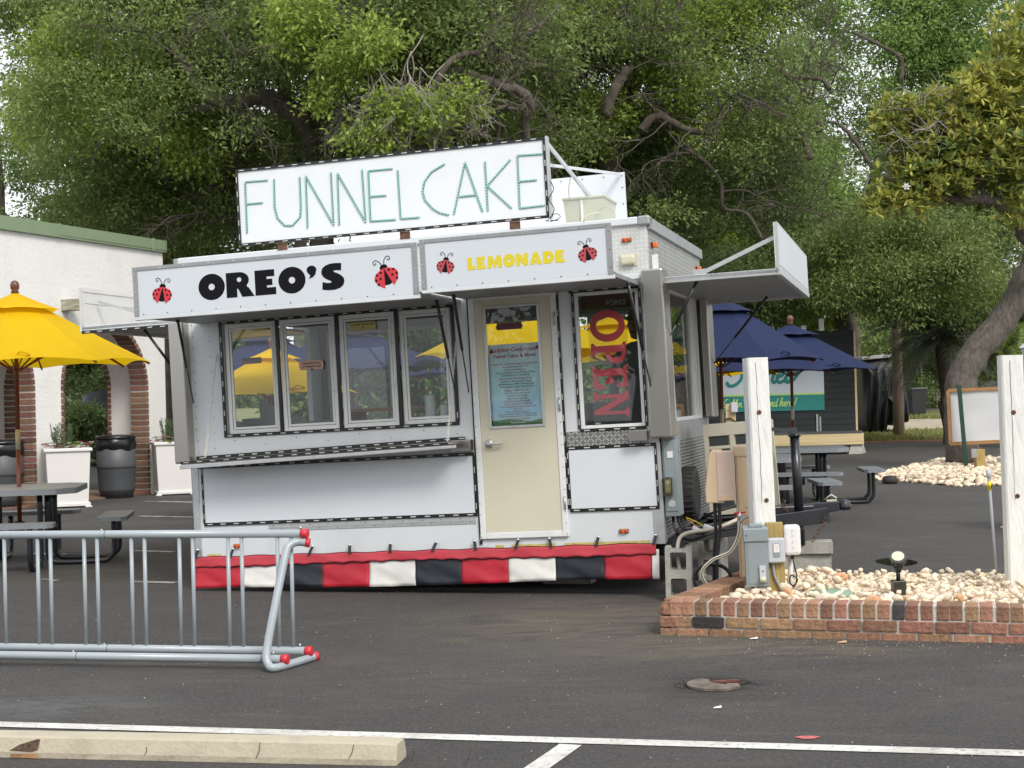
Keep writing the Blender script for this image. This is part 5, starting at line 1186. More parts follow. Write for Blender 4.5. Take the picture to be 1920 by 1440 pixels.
# grey switch box, outlet box, white timer on the short lumber post
t = upright('lumber_post', 'short treated lumber stub carrying the grey and white electrical boxes', 'post', 1457, 1100, 9.9, -.1, .13); t.rotation_euler = (0,-.02,-.1)
q = MB(); q.box((-.058,-.045,0), (.055,.05,.50)); q.build('stub', lumber, t, bev=.004)
def boxthing(name, label, cat, Mloc, fn):
    b = thing(name, label, cat); b.location = t.location + Vector(Mloc); b.rotation_euler = t.rotation_euler; fn(b); return b
def f1(b):
    q = MB(); q.box((-.075,-.06,0), (.075,.05,.35)); q.build('cabinet', egrey, b, bev=.004)
    q = MB(); q.hexa([(-.082,-.072,.30),(.082,-.072,.30),(.082,.06,.30),(-.082,.06,.30),(-.082,-.072,.385),(.082,-.072,.385),(.082,.06,.40),(-.082,.06,.40)]); q.box((-.04,-.03,.39),(.05,.05,.412)); q.build('hood', egrey, b, bev=.005)
    q = MB(); q.box((-.060,-.064,.02), (.070,-.0605,.29)); q.build('cover', egrey, b, bev=.002)
    q = MB(); q.box((.012,-.082,.06), (.055,-.066,.14), lgrey, bev=.003); q.lathe([(.018,-.02),(.018,.02)], (.033,-.085,.05), 12, cream, axis='x'); q.lathe([(.005,0),(.004,-.003)], (.034,-.0825,.105), 8, bprint, axis='y'); q.build('padlock_hasp', None, b)
    q = MB(); q.box((.03,-.05,-.06), (.07,.0,.0)); q.build('conduit_box', egrey, b); q = MB(); q.lathe([(.009,0),(.006,-.005)], (-.062,-.072,.345), 10, chrome, axis='y'); q.build('screw', None, b)
boxthing('switch_box', 'grey metal switch box with hood and hasp left of the lumber stub', 'electrical box', (-.135,-.03,.085), f1)
def f2(b):
    q = MB(); q.box((-.058,-.05,0), (.058,-.002,.165)); q.build('cover', lgrey, b, bev=.012)
    q = MB(); q.box((-.022,-.0545,.04), (.022,-.0505,.13), egrey, bev=.002); q.box((-.019,-.0575,.07), (.019,-.0545,.125), wplast, bev=.002)
    for sx_, sz_ in ((-.008,.108),(.008,.108),(0,.094)): q.lathe([(.003,0),(.002,-.001)], (sx_,-.0578,sz_), 6, bprint, axis='y')
    q.build('socket', None, b)
boxthing('outlet_box', 'light grey weatherproof outlet cover on the front of the lumber stub', 'outlet box', (-.008,-.046,.24), f2)
def f3(b):
    q = MB(); q.box((-.055,-.06,0), (.055,.05,.20)); q.build('case', wplast, b, bev=.022)
    q = MB()
    for z in (.05,.09,.13,.165): q.bar((-.004,-.0625,z-.01), (.002,-.0625,z+.01), .004, .003, lgrey, up=(0,1,0))
    q.build('hinge_marks', None, b)
    q = MB(); q.tube(smooth([(-.0,0,.0),(.005,-.02,-.06),(.02,-.03,-.15),(.0,-.05,-.20),(-.03,-.06,-.18),(-.02,-.06,-.13),(.02,-.06,-.16),(-.01,-.06,-.21)], 7), .005, black, 7); q.tube([(0,0,.005),(0,0,-.03)], .012, black, 8); q.build('cord', None, b)
boxthing('timer_box', 'white plastic timer box with a dangling black cord right of the lumber stub', 'timer box', (.105,-.02,.285), f3)
q = MB(); q.tube([(0,0,0),(.02,0,.28)], .018, m=wplast, n=10); o = q.build('white_pipe', None); o.location = t.location+Vector((.085,.03,0)); tag(o, 'white plastic pipe standing behind the dangling black cord', 'pipe')
q = MB(); q.tube(smooth([(-.02,-.055,.24),(-.015,-.06,.15),(.03,-.06,.05),(.05,-.07,0)],6), .009, m=conduit, n=8); o = q.build('conduit', None, t)
# louvred beige box on the tongue
t = upright('louvred_unit', 'beige plastic unit with square dark openings standing on the trailer tongue', 'appliance', 1396, 900, 12.35, -.10, .50); t.rotation_euler = (0, -radians(3.5), -.22)
q = MB(); q.box((-.28,-.02,.0), (.28,.30,.76)); q.build('housing', beigep, t, bev=.01)
q = MB(); q.box((-.29,-.04,.0), (-.25,-.021,.76)); q.box((.25,-.04,0), (.29,-.021,.76)); q.box((-.25,-.04,.66), (.25,-.021,.76)); q.box((-.25,-.04,0), (.25,-.021,.05)); q.box((-.075,-.038,.05), (-.035,-.021,.66)); q.box((.13,-.038,.05),(.17,-.021,.66))
for z in (.18,.31,.44,.55): q.box((-.25,-.036,z), (.25,-.021,z+.025))
q.build('grille', beigep, t, bev=.003)
ventd = mat('dark_mesh', (.03,.038,.04), .6)
for (x0, x1) in ((-.25,-.08),(-.03,.125),(.175,.245)):
    for z0, z1 in ((.055,.175),(.21,.305),(.34,.435),(.47,.545),(.58,.655)):
        q = MB(); q.box((x0+.006,-.026,z0), (x1-.006,-.022,z1)); q.build('opening', ventd, t)
# cinder blocks
def cinder(name, label, px, py, Y, rz, upright_=True, solid=False, z=0, group='concrete blocks under the trailer'):
    p = P(px, py, Y); t = thing(name, label, 'concrete block', (p.x, p.y, z), rz, group)
    q = MB()
    if solid: q.box((-.20,-.10,0), (.20,.10,.10)); q.build('block', concrete, t, bev=.005); return t
    w_, l_, d_ = .19, .39, .19
    cells = [(.035,.165),(.225,.355)] 
    if upright_:
        q = MB(); v, f = flat([[(-.095,0),(.095,0),(.095,l_),(.05,l_-.01),(.04,l_-.025),(-.05,l_-.02),(-.06,l_),(-.095,l_)]] + [[(-.058,a+.01),(-.048,a),(.048,a),(.058,a+.01),(.058,b-.01),(.048,b),(-.048,b),(-.058,b-.01)] for a, b in cells], d_)
        onto(q, (v, f), (1,0,0), (0,0,1), (0,0,0), concrete)
    else:
        v, f = flat([[(0,0),(l_,0),(l_,w_),(0,w_)]] + [[(a,.035),(b,.035),(b,w_-.035),(a,w_-.035)] for a, b in ((.03,.12),(.15,.24),(.27,.36))], .19)
        onto(q, (v, f), (1,0,0), (0,1,0), (-l_/2,-w_/2,.095), concrete)
    q.build('block', None, t); return t
cinder('cinder_block', 'upright two-hole concrete block at the trailer corner beside the skirt', 1274, 1100, 10.85, -.16)
cinder('cinder_block', 'upright concrete block half hidden behind the black cables under the tongue', 1338, 1080, 12.0, -.45)
t = cinder('cinder_block', 'hollow concrete block lying flat under the tongue jack', 1512, 1060, 12.15, -.12, False, z=0.0); t.scale = (1,1,.95)
cinder('solid_block', 'solid concrete block on top of the hollow block under the tongue jack', 1514, 1040, 12.12, -.15, solid=True, z=.181)
cinder('cinder_block', 'concrete block lying on the ground under the trailer between the skirt and the asphalt', 1068, 1100, 12.0, -.25, solid=True)
cinder('cinder_block', 'wood grey block under the trailer left of the door axis', 985, 1100, 12.2, -.25, solid=True)

# ================================================================== building on the left: white stucco arcade with brick arches
W = thing('arcade_building', 'white stucco arcade with brick lined arches and a green metal coping', 'building', (-6.17, 26.3, 0)); 
W.rotation_euler = (0, 0, math.atan2(-.932, -.363))       # x runs along the wall toward the camera, y points out of the building
BH = 4.28; AX = [(.54, 2.87), (3.52, 5.85), (6.5, 8.83)]; ZS, ZR = 1.85, 1.15
def archwall(spans, length, height, thick):
    c = [(0,0)]
    for a, b in spans:
        c += [(a,0)] + ell((a+b)/2, ZS, (b-a)/2, ZR, 20, pi, 0) + [(b,0)]
    c += [(length,0),(length,height),(0,height)]
    return flat([c], thick)
q = MB(); onto(q, archwall(AX, 9.4, BH, .30), (1,0,0), (0,0,1), (0,-.15,0), stucco); q.build('wall', None, W)
ES = [(.68, 3.01)]
q = MB(); onto(q, archwall(ES, 4.6, BH, .26), (0,-1,0), (0,0,1), (.13,-.301,0), stucco); q.build('end_wall', None, W)
q = MB(); q.box((.0,-4.9,3.75), (9.4,-.3,3.95)); q.build('ceiling', stucco, W)
q = MB(); q.box((.26,-4.9,0), (9.4,-4.6,3.75)); 
for x in (-.06, 9.46): pass
q.build('back_wall', stucco, W)
q = MB(); q.box((-.05,-5.0,BH), (9.5,.06,BH+.02)); 
q.box((-.05,.0,BH-.02), (2.9,.06,BH+.19)); q.box((2.902,.0,BH-.02), (5.8,.062,BH+.19)); q.box((5.802,.0,BH-.02),(9.5,.06,BH+.19)); q.box((-.055,-5,BH-.02),(-.001,.06,BH+.192)); q.build('coping', coping, W)
q = MB(); 
for x in (.35, 2.9, 5.8): q.box((x-.02,.055,BH-.02), (x+.02,.075,BH+.20))
q.build('coping_seam', coping, W)
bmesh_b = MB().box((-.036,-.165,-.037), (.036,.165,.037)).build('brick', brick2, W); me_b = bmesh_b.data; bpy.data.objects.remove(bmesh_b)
def archbricks(a, b, endw=False):
    cx, rx = (a+b)/2, (b-a)/2; prof = []; z = .04
    while z < ZS-.03: prof.append((b, z, 0)); prof.append((a, z, pi)); z += .1
    n_ = 36
    for i in range(n_+1):
        t = pi*(i)/n_; x, zz = cx+rx*cos(t), ZS+ZR*sin(t); nx, nz = cos(t)/rx, sin(t)/ZR; prof.append((x, zz, math.atan2(nz, nx)))
    for x, z, ang in prof:
        o = bpy.data.objects.new('brick', me_b); COL.objects.link(o); o.parent = W
        if not endw:
            o.location = (x-.028*cos(ang), -.148, z-.028*sin(ang)); o.rotation_euler = (0, -ang, 0)
        else:
            o.location = (.13, -.301-(x-.028*cos(ang)), z-.028*sin(ang)); o.rotation_euler = (ang if False else 0, 0, 0)
            o.matrix_local = Matrix.Translation(o.location) @ Matrix.Rotation(-pi/2, 4, 'Z') @ Matrix.Rotation(-ang, 4, 'Y')
    q = MB(); pts = [(b,0)] + [(cx+rx*cos(pi*i/24), ZS+ZR*sin(pi*i/24)) for i in range(25)] + [(a,0)]
    inn = []
    for (x, z) in pts:
        if z < ZS: inn.append((x-.05*(1 if x > cx else -1), z))
        else: t = math.atan2((z-ZS)/ZR, (x-cx)/rx); inn.append((cx+(rx-.05)*cos(t), ZS+(ZR-.05)*sin(t)))
    v, f = flat([pts + inn[::-1]], .312)
    if not endw: onto(q, (v, f), (1,0,0), (0,0,1), (0,-.150,0), mortar)
    else: onto(q, (v, f), (0,-1,0), (0,0,1), (.13,-.301,0), mortar)
    q.build('arch_mortar', None, W)
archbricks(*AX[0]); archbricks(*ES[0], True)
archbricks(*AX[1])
q = MB(); q.box((0,-4.6,.001), (9.4,-.02,.03)); q.build('arcade_floor', mat('brick_floor', (.22,.13,.09), .9, var=.3, nscale=6), W)
# weathered beam end sticking out of the wall
q = MB(); q.box((-.10,-.05,-.09), (.10,.42,.09)); o = q.build('beam_end', mat('weathered_beam', (.34,.33,.24), .9, var=.5, nscale=9, bump=1, bscale=18, stretch=(2,.6,2)), W, bev=.006); o.location = (2.73, .0, 3.18)
# ------------------------------------------------------------------ planters, bins
def planter(label, px, py, Y, rz, s_=1.0):
    p = P(px, py, Y); t = thing('planter_box', label, 'planter', (p.x, p.y, 0), rz, 'white planter boxes by the arcade')
    q = MB(); a, b, h_ = .29*s_, .33*s_, .86*s_
    q.hexa([(-a,-a,.04),(a,-a,.04),(a,a,.04),(-a,a,.04),(-b,-b,h_),(b,-b,h_),(b,b,h_),(-b,b,h_)]); q.build('box', wplast, t, bev=.01)
    q = MB(); q.box((-b-.03,-b-.03,h_), (b+.03,b+.03,h_+.05)); q.build('rim', wplast, t, bev=.01)
    q = MB(); q.box((-a-.03,-a-.03,.02), (a+.03,a+.03,.07)); 
    for x in (-a,a):
        for y in (-a,a): q.box((x-.05,y-.05,0), (x+.05,y+.05,.02))
    q.build('base', wplast, t, bev=.006)
    r = np.random.default_rng(int(px)); V, F = [], []
    q = MB(); 
    for i in range(26):
        x, y = random.uniform(-.12,.12)*s_-.05, random.uniform(-.12,.12)*s_; hh = random.uniform(.22,.45)*s_
        q.tube([(x,y,h_),(x*1.2,y*1.2,h_+.05+hh*.5),(x*1.35+random.uniform(-.03,.03),y*1.35,h_+hh)], .004, rosem, 4)
        for k in range(60):
            f = random.random(); bx, by, bz = x*(1+.35*f), y*(1+.35*f), h_+hh*f; a_ = random.uniform(0,6.28); dx, dy = .028*cos(a_), .028*sin(a_)
            q.add([(bx,by,bz),(bx+dx-.004,by+dy,bz+.022),(bx+dx,by+dy+.004,bz+.03)], [(0,1,2)], rosem)
    q.build('rosemary', None, t)
    q = MB()
    for i in range(95):
        x, y = random.uniform(-b-.03,b+.03), random.uniform(-b-.03,b+.03)
        z = h_+.05+random.uniform(.0,.09); m_ = random.choice([petalp,petalw,leafB,leafC,leafC])
        rr2 = random.uniform(.022,.038)
        for k in range(5):
            a_ = k*1.257+random.random(); q.add([(x,y,z),(x+rr2*cos(a_-.5),y+rr2*sin(a_-.5),z+.012),(x+rr2*1.2*cos(a_),y+rr2*1.2*sin(a_),z+random.uniform(-.01,.02)),(x+rr2*cos(a_+.5),y+rr2*sin(a_+.5),z+.012)], [(0,1,2,3)], m_)
    tag(q.build('flowers', None, t), kind='stuff'); return t
planter('white square planter with rosemary and pink flowers between the two arches', 127, 930, 22.9, .35, 1.0)
planter('white square planter with rosemary half hidden behind the trailer left of its steel wing', 326, 915, 25.5, .35, 1.0)
def bin_(label, px, py, Y):
    p = P(px, py, Y); t = thing('trash_can', label, 'trash can', (p.x, p.y, 0), 0, 'dark trash cans in the arcade')
    q = MB(); q.lathe([(.27,0),(.275,.10),(.30,.12),(.295,.16),(.315,.5),(.318,.55),(.31,.84),(.30,.86)], (0,0,0), 32); q.build('drum', binm, t)
    q = MB(); q.lathe([(.303,.5),(.3205,.502),(.3215,.548),(.312,.84),(.308,.842)], (0,0,0), 32, mat('bin_band', (.09,.095,.105), .5) if 'bin_band' not in MATS else MATS['bin_band']); q.build('band', None, t)
    q = MB(); q.grid(lambda u_, v_: ((.31+.025*sin(v_*3)+.006*sin(u_*50))*cos(u_*2*pi), (.31+.025*sin(v_*3)+.006*sin(u_*50+1))*sin(u_*2*pi), .80+.20*v_+.012*sin(u_*19)*(1-v_)), 60, 5); q.build('bag', bag, t)
    q = MB(); q.lathe([(.32,.98),(.335,1.0),(.335,1.03),(.31,1.05),(.15,1.06),(.14,1.02)], (0,0,0), 32); q.build('lid', bag, t)
    for k in range(9):
        a = -pi/2+(k-4)*.22; q = MB(); q.bar((.277*cos(a-.05),.277*sin(a-.05),.055),(.277*cos(a+.05),.277*sin(a+.05),.055),.004,.02,bprint); q.build('slot', None, t)
    return t
bin_('dark grey trash can with black bag standing in the right arch', 219, 915, 24.9)
bin_('dark grey trash can with black bag at the left edge behind the umbrella pole', 4, 905, 22.9)
# ------------------------------------------------------------------ picnic tables
def picnic(label, x, y, rz):
    t = thing('picnic_table', label, 'picnic table', (x, y, 0), rz, 'grey steel picnic tables')
    def top(h, hw, c, z0, z1, name, px=0, py=0, hl=None):
        hl = hl or hw; q = MB(); o_ = [(-hw+c,-hl),(hw-c,-hl),(hw,-hl+c),(hw,hl-c),(hw-c,hl),(-hw+c,hl),(-hw,hl-c),(-hw,-hl+c)]
        v, f = flat([[(a+px,b+py) for a, b in o_]], z1-z0); onto(q, (v, f), (1,0,0), (0,1,0), (0,0,(z0+z1)/2), steelg); return q.build(name, None, t, bev=.006)
    top(0, .60, .17, .70, .755, 'tabletop')
    for sx_, sy_ in ((1,0),(-1,0),(0,1),(0,-1)):
        hw, hl = (.14,.46) if sx_ else (.46,.14); top(0, hw, .05, .42, .46, 'bench', sx_*.92, sy_*.92, hl)
        for k in (-.24,.24):
            q = MB(); path = [(.30,k,.70),(.30,k,.14),(.33,k,.06),(.40,k,.028),(.80,k,.028),(.88,k,.06),(.92,k,.14),(.92,k,.42)]
            if sx_ == 0: path = [(b, a*sy_, c) for a, b, c in path]
            else: path = [(a*sx_, b, c) for a, b, c in path]
            q.tube(smooth(path, 4), .026, n=10); q.build('leg', blackmetal, t)
    q = MB(); q.bar((-.35,0,.36), (.35,0,.36), .05, .03); q.bar((0,-.35,.36),(0,.35,.36),.05,.028); q.lathe([(.05,.25),(.05,.42)], (0,0,0), 14); q.build('brace', blackmetal, t); return t
pt1 = picnic('grey perforated steel picnic table under the yellow umbrella behind the bike rack', -4.86, 14.5, .16)
pt2 = copy_tree(pt1); pt2.location = (3.86, 19.9, 0); pt2.rotation_euler.z = -.12; pt2['label'] = 'grey steel picnic table under the farther navy umbrella, pole through its middle'
pt3 = copy_tree(pt1); pt3.location = (2.72, 17.4, 0); pt3.rotation_euler.z = -.05; pt3['label'] = 'grey steel picnic table behind the trailer tongue, under the nearer navy umbrella'
# ------------------------------------------------------------------ umbrellas
def umbrella(label, x, y, zt_, ze, R, m, rz, cat='umbrella', group=None, pole=True):
    t = thing('patio_umbrella', label, cat, (x, y, 0), rz, group)
    def canopy(r0, r1, z0, z1, sag, nseg=8, nr=8, sub=6):
        q = MB(); n_ = nseg*sub
        for j in range(nr+1):
            f = j/nr; rr3 = r0+(r1-r0)*f; 
            for i in range(n_):
                a = 2*pi*i/n_; k = (i % sub)/sub; between = sin(pi*k)
                fac = cos(pi/nseg)/cos(((a+1e-6) % (2*pi/nseg))-pi/nseg) ; rad = rr3*(1-(1-fac)*1.0)*(1-.015*between*f)
                z = z0+(z1-z0)*(f**1.05) - sag*sin(pi*f)*.5 + between*.035*f*f*(r1/1.25)
                q.v.append((rad*cos(a), rad*sin(a), z))
        for j in range(nr):
            for i in range(n_): q.f.append([j*n_+i, j*n_+(i+1)%n_, (j+1)*n_+(i+1)%n_, (j+1)*n_+i]); q.m.append(0); q.sm.append(False)
        return q
    vz = zt_-(zt_-ze)*.26
    c = canopy(.10, R, zt_-.06, ze, .03).build('canopy', m, t)
    v_ = canopy(.02, R*.34, zt_, vz+.01, .02, nr=4).build('vent_cap', m, t)
    q = MB(); q.lathe([(.03,0),(.042,.012),(.030,.03),(.042,.05),(.044,.085),(.034,.115),(.012,.128)], (0,0,zt_-.005), 16); q.build('finial', finialm, t)
    if pole:
        q = MB(); q.tube([(0,0,.3),(0,0,1.12)], .021, n=14); q.tube([(0,0,1.32),(0,0,zt_)], .021, n=14); q.build('pole', woodred, t)
        q = MB(); q.tube([(0,0,1.12),(0,0,1.32)], .024, n=14); q.build('pole_joint', mat('pole_brass', (.42,.38,.28), .4) if 'pole_brass' not in MATS else MATS['pole_brass'], t)
    for k in range(8):
        a = 2*pi*k/8; q = MB(); q.bar((.1*cos(a),.1*sin(a),zt_-.12), (R*.985*cos(a),R*.985*sin(a),ze-.012), .012, .02); q.bar((.04*cos(a),.04*sin(a),ze-.05), (R*.5*cos(a),R*.5*sin(a),(zt_+ze)/2-.05), .010, .014); q.build('rib', woodred, t)
    a = pi/2*3+.2; q = MB(); pts = smooth([(R*.86*cos(a),R*.86*sin(a)-.01,ze+.05),(R*.86*cos(a)+.05,R*.86*sin(a)-.03,ze+.09),(R*.86*cos(a)+.13,R*.86*sin(a)-.03,ze+.06),(R*.86*cos(a)+.03,R*.86*sin(a)-.02,ze+.055),(R*.86*cos(a)-.05,R*.86*sin(a)-.02,ze+.07)], 5); q.tube(pts, .008, n=5); q.build('tie', m, t)
    return t
p = P(33, 700, 14.5); umbrella('bright yellow patio umbrella over the left picnic table', p.x-.01, 14.5, 2.66, 1.95, 1.30, yellowf, .12)
p = P(1352, 700, 17.6); umbrella('navy blue patio umbrella nearer to the trailer, right of its steel wing', p.x, 17.6, 2.66, 1.87, 1.26, navyf, .3)
p = P(1484, 700, 20.0); umbrella('navy blue patio umbrella farther right with its pole in the picnic table', p.x, 20.0, 2.42, 1.77, 1.22, navyf, .1)
p = P(1300, 700, 21.5); umbrella('yellow patio umbrella whose edge shows under the navy ones behind the trailer', p.x, 21.5, 2.38, 1.77, 1.3, yellowf, .2)
p = P(985, 700, 16.3); umbrella('yellow patio umbrella seen through the trailer door glass', p.x, 16.3, 2.60, 1.98, 1.22, yellowf, .1)
p = P(1150, 700, 17.3); umbrella('yellow patio umbrella seen through the trailer OPEN window', p.x, 17.3, 2.44, 1.92, 1.25, yellowf, .35)
p = P(660, 700, 17.0); umbrella('navy patio umbrella seen through the middle serving windows', p.x, 17.0, 2.42, 1.86, 1.25, navyf, .2)
p = P(905, 700, 19.5); umbrella('navy patio umbrella seen through the rightmost serving window behind the yellow one', p.x, 19.5, 2.46, 1.82, 1.28, navyf, .0)
p = P(512, 700, 15.6); umbrella('yellow patio umbrella seen through the leftmost serving window', p.x, 15.6, 2.10, 1.60, .90, yellowf, .2)
p = P(505, 700, 19.0); umbrella('navy patio umbrella seen through the leftmost serving window behind the yellow one', p.x, 19.0, 2.45, 1.85, 1.1, navyf, .3)

# ------------------------------------------------------------------ shed with sign, right background
SD = thing('shed_stage', 'black planked shed wall on a low timber deck with a teal and white sign', 'shed', (0,0,0))
a0 = P(1300, 848, 36.5); a1 = P(1606, 848, 36.5); SD.location = (a0.x, a0.y, 0); SW = a1.x-a0.x
zt1 = 3.0; zdk = .52
q = MB(); q.box((0,.03,zdk), (SW,2.6,zt1-.03)); q.build('wall_core', blackdark, SD)
n_ = 16; 
for i in range(n_):
    z = zdk+(zt1-zdk)*i/n_; q = MB(); q.box((random.uniform(0,.004),0,z+.004), (SW-.002,.032+random.uniform(0,.004),z+(zt1-zdk)/n_-.004)); q.build('plank', shedm, SD)
q = MB(); q.box((SW,-.01,zdk), (SW+.05,.05,zt1)); q.build('corner_batten', lumber_h, SD)
ndk = 9
for i in range(ndk):
    q = MB(); q.box((0,-1.55+i*.172,zdk-.035), (SW+.12-.35*(1-i/(ndk-1)),-1.55+i*.172+.165,zdk)); q.build('deck_board', shedd, SD)
q = MB(); q.box((0,-1.56,zdk-.29), (SW-.22,-1.52,zdk-.036)); q.hexa([(SW-.22,-1.56,zdk-.29),(SW-.18,-1.56,zdk-.29),(SW+.14,0,zdk-.29),(SW+.10,0,zdk-.29),(SW-.22,-1.56,zdk-.036),(SW-.18,-1.56,zdk-.036),(SW+.14,0,zdk-.036),(SW+.10,0,zdk-.036)]); q.build('deck_fascia', lumber_h, SD)
for x, y in ((SW-.35,-1.4),(SW-.18,-.95),(SW-.08,-.5),(SW+.02,-.1),(SW-2.9,-1.4)):
    q = MB(); q.hexa([(x-.19,y-.14,0),(x+.15,y-.14,0),(x+.15,y+.14,0),(x-.19,y+.14,0),(x-.12,y-.09,.24),(x+.10,y-.09,.24),(x+.10,y+.09,.24),(x-.12,y+.09,.24)]); q.build('pier_block', concrete, SD)
sx0, sx1 = (P(1350,720,36.4)).x-a0.x, (P(1546,720,36.4)).x-a0.x
zs0, zs1, zsm = 1.5-(768-733)/76.1, 1.5+(733-668)/76.1, 1.5-(737-733)/76.1
q = MB(); q.box((sx0,-.03,zsm+.02), (sx1,-.004,zs1), signg); q.box((sx0,-.031,zs0), (sx1,-.004,zsm-.02), signt); q.box((sx0,-.032,zsm-.02),(sx1,-.004,zsm+.02), lime); sg = q.build('sign_panel', None, SD)
q = MB()
def script(mb, strokes, x, z, k, wd, m, y=-.034, sl=.22):
    for st in strokes:
        pts = smooth([(a+b*sl, b) for a, b in st], 6); rb_ = ribbon([tuple(p_) for p_ in pts], wd)
        n2 = len(pts)
        for i in range(n2-1):
            a, b, c_, d = rb_[i], rb_[i+1], rb_[2*n2-2-i], rb_[2*n2-1-i]
            mb.add([(x+a[0]*k, y-.0002*i, z+a[1]*k),(x+b[0]*k, y-.0002*i, z+b[1]*k),(x+c_[0]*k, y-.0002*i, z+c_[1]*k),(x+d[0]*k, y-.0002*i, z+d[1]*k)], [(0,1,2,3)], m)
SC = {'S': ([[(.9,1.35),(.7,1.5),(.35,1.4),(.25,1.1),(.6,.75),(.75,.35),(.5,-.05),(.1,-.15),(-.15,.1)]], 1.0),
'h': ([[(0,0),(.15,1.2),(.28,1.4),(.2,1.1),(.08,0)],[(.1,.3),(.35,.75),(.45,.55),(.4,.1),(.55,.05),(.7,.25)]], .65),
'o': ([[(.35,.7),(.1,.55),(.05,.15),(.3,0),(.5,.2),(.45,.6),(.3,.7),(.65,.6)]], .62), 'r': ([[(0,.3),(.15,.75),(.25,.6),(.42,.62),(.4,.15),(.55,.0),(.7,.2)]], .62),
'e': ([[(.05,.3),(.35,.45),(.38,.68),(.18,.68),(.05,.35),(.2,.0),(.5,.1),(.62,.3)]], .55), 's': ([[(0,.2),(.25,.75),(.2,.5),(.4,.2),(.25,.0),(.05,.08),(.5,.1),(.8,.6),(1.15,.85)]], .6),
'f': ([[(.05,.2),(.3,1.1),(.42,1.3),(.38,.9),(.1,-.45),(.05,-.6),(.2,-.3),(.35,.1),(.5,.2)]], .42), 'i': ([[(0,.2),(.12,.6),(.1,.1),(.2,0),(.35,.2)]], .32),
'n': ([[(0,.1),(.1,.7),(.08,0)],[(.1,.3),(.3,.7),(.4,.55),(.36,.1),(.5,0),(.62,.2)]], .58), 'u': ([[(0,.65),(-.02,.15),(.15,0),(.38,.3),(.42,.7),(.38,.1),(.5,0),(.62,.2)]], .58),
'd': ([[(.4,.6),(.15,.65),(.02,.25),(.18,0),(.4,.3),(.55,1.3),(.42,.1),(.55,0),(.68,.2)]], .64), 'l': ([[(0,.2),(.25,1.0),(.25,1.35),(.12,1.2),(.05,.2),(.2,0),(.35,.2)]], .35),
'G': ([[(.7,1.2),(.4,1.3),(.1,.8),(.1,.2),(.45,0),(.7,.5),(.4,.5),(.7,.5),(.65,-.2)]], .85), "'": ([[(.12,1.3),(.1,1.0)]], .22), '!': ([[(.1,.35),(.25,1.35)],[(.05,.02),(.07,.1)]], .3), ' ': ([], .38)}
def swrite(mb, s_, x, z, k, wd, m, y):
    for ch in s_:
        st, adv = SC[ch]; script(mb, st, x, z, k, wd, m, y); x += adv*k
q = MB(); swrite(q, 'Shores', sx0+.22, zsm+.30, .40, .20, signt, -.035); q.build('sign_title', None, sg)
q = MB(); swrite(q, "Golfin' fun 'round here!", sx0+.08, zs0+.13, .172, .13, lime, -.036) if False else swrite(q, "Golfin' fun 'round here!", sx0+.06, zs0+.12, .150, .15, lime, -.036); q.build('sign_slogan', None, sg)
for x in (SW-.78, SW-1.22, ): q = MB(); q.box((x-.06,.0,zt1), (x+.06,.12,zt1+(.30 if x > SW-1 else .14))); q.build('roof_post', wplast, SD)
q = MB(); q.box((SW-.98,-.035,zdk), (SW-.93,.0,zdk+.42)); q.box((SW-.90,-.03,zdk), (SW-.86,-.002,zdk+.36)); q.build('small_bracket', alum_d, SD)
# meter board beside the trailer wing
t = thing('meter_board', 'small wooden meter board with a coiled cable left of the sign, beside the steel wing', 'meter board'); c = P(1372, 760, 24)
q = MB(); q.box((c.x-.10,24,0), (c.x+.06,24.06,1.33)); q.build('board', lumber_h, t); q = MB(); q.box((c.x-.02,23.9,1.20), (c.x+.08,23.99,1.36)); q.build('meter', lgrey, t)
q = MB(); q.tube([(c.x-.05+.11*cos(a), 23.97, .98+.12*sin(a)) for a in [2*pi*k/20 for k in range(20)]], .012, n=6); q.build('coil', black, t)

# ------------------------------------------------------------------ right middle distance
# tarp covered smoker trailer
t = thing('covered_trailer', 'tall shape under a black tarp with a pale top, beside the black shed', 'covered trailer'); Yt = 48; c0 = P(1617, 760, Yt)
k = Yt/FPX; zz0 = .05
q = MB(); outline = [(1612,672),(1640,668),(1674,668),(1690,692),(1697,705),(1706,790),(1680,798),(1660,797),(1655,812),(1645,815),(1630,810),(1622,780),(1617,700)]
N_ = len(outline)
def trp(px, py, dy): p_ = P(px, py, Yt); return (p_.x, Yt+dy, p_.z)
cxp, cyp = 1660, 745
rings = [(0, .93), (-.18, 1.0), (.5, 1.02), (1.5, 1.0), (2.0, .9)]
def fold(u_, v_):
    i = u_*N_; a = outline[int(i) % N_]; b = outline[(int(i)+1) % N_]; f = i-int(i); x, y = a[0]+(b[0]-a[0])*f, a[1]+(b[1]-a[1])*f
    return x, y
def fn(u_, v_):
    x, y = fold(u_ % 1, 0); s_ = min(1, v_*1.6)**.5 if v_ < .6 else 1; dy = -.30+.30*min(1, v_*1.6)**2 if v_ < .6 else (v_-.6)*5
    X = cxp+(x-cxp)*s_; Y2 = cyp+(y-cyp)*s_
    fo_ = .05*sin(X*.42+.6*sin(Y2*.05))*min(1, max(0,(Y2-690)/60)) ; return trp(X, Y2, dy+fo_*2.0*(1 if v_ < .7 else 0))
q.grid(fn, 90, 26); q.build('tarp', tarp, t)
q = MB(); a, b, c_ = trp(1612,676,-.1), trp(1674,668,-.1), trp(1688,690,.1)
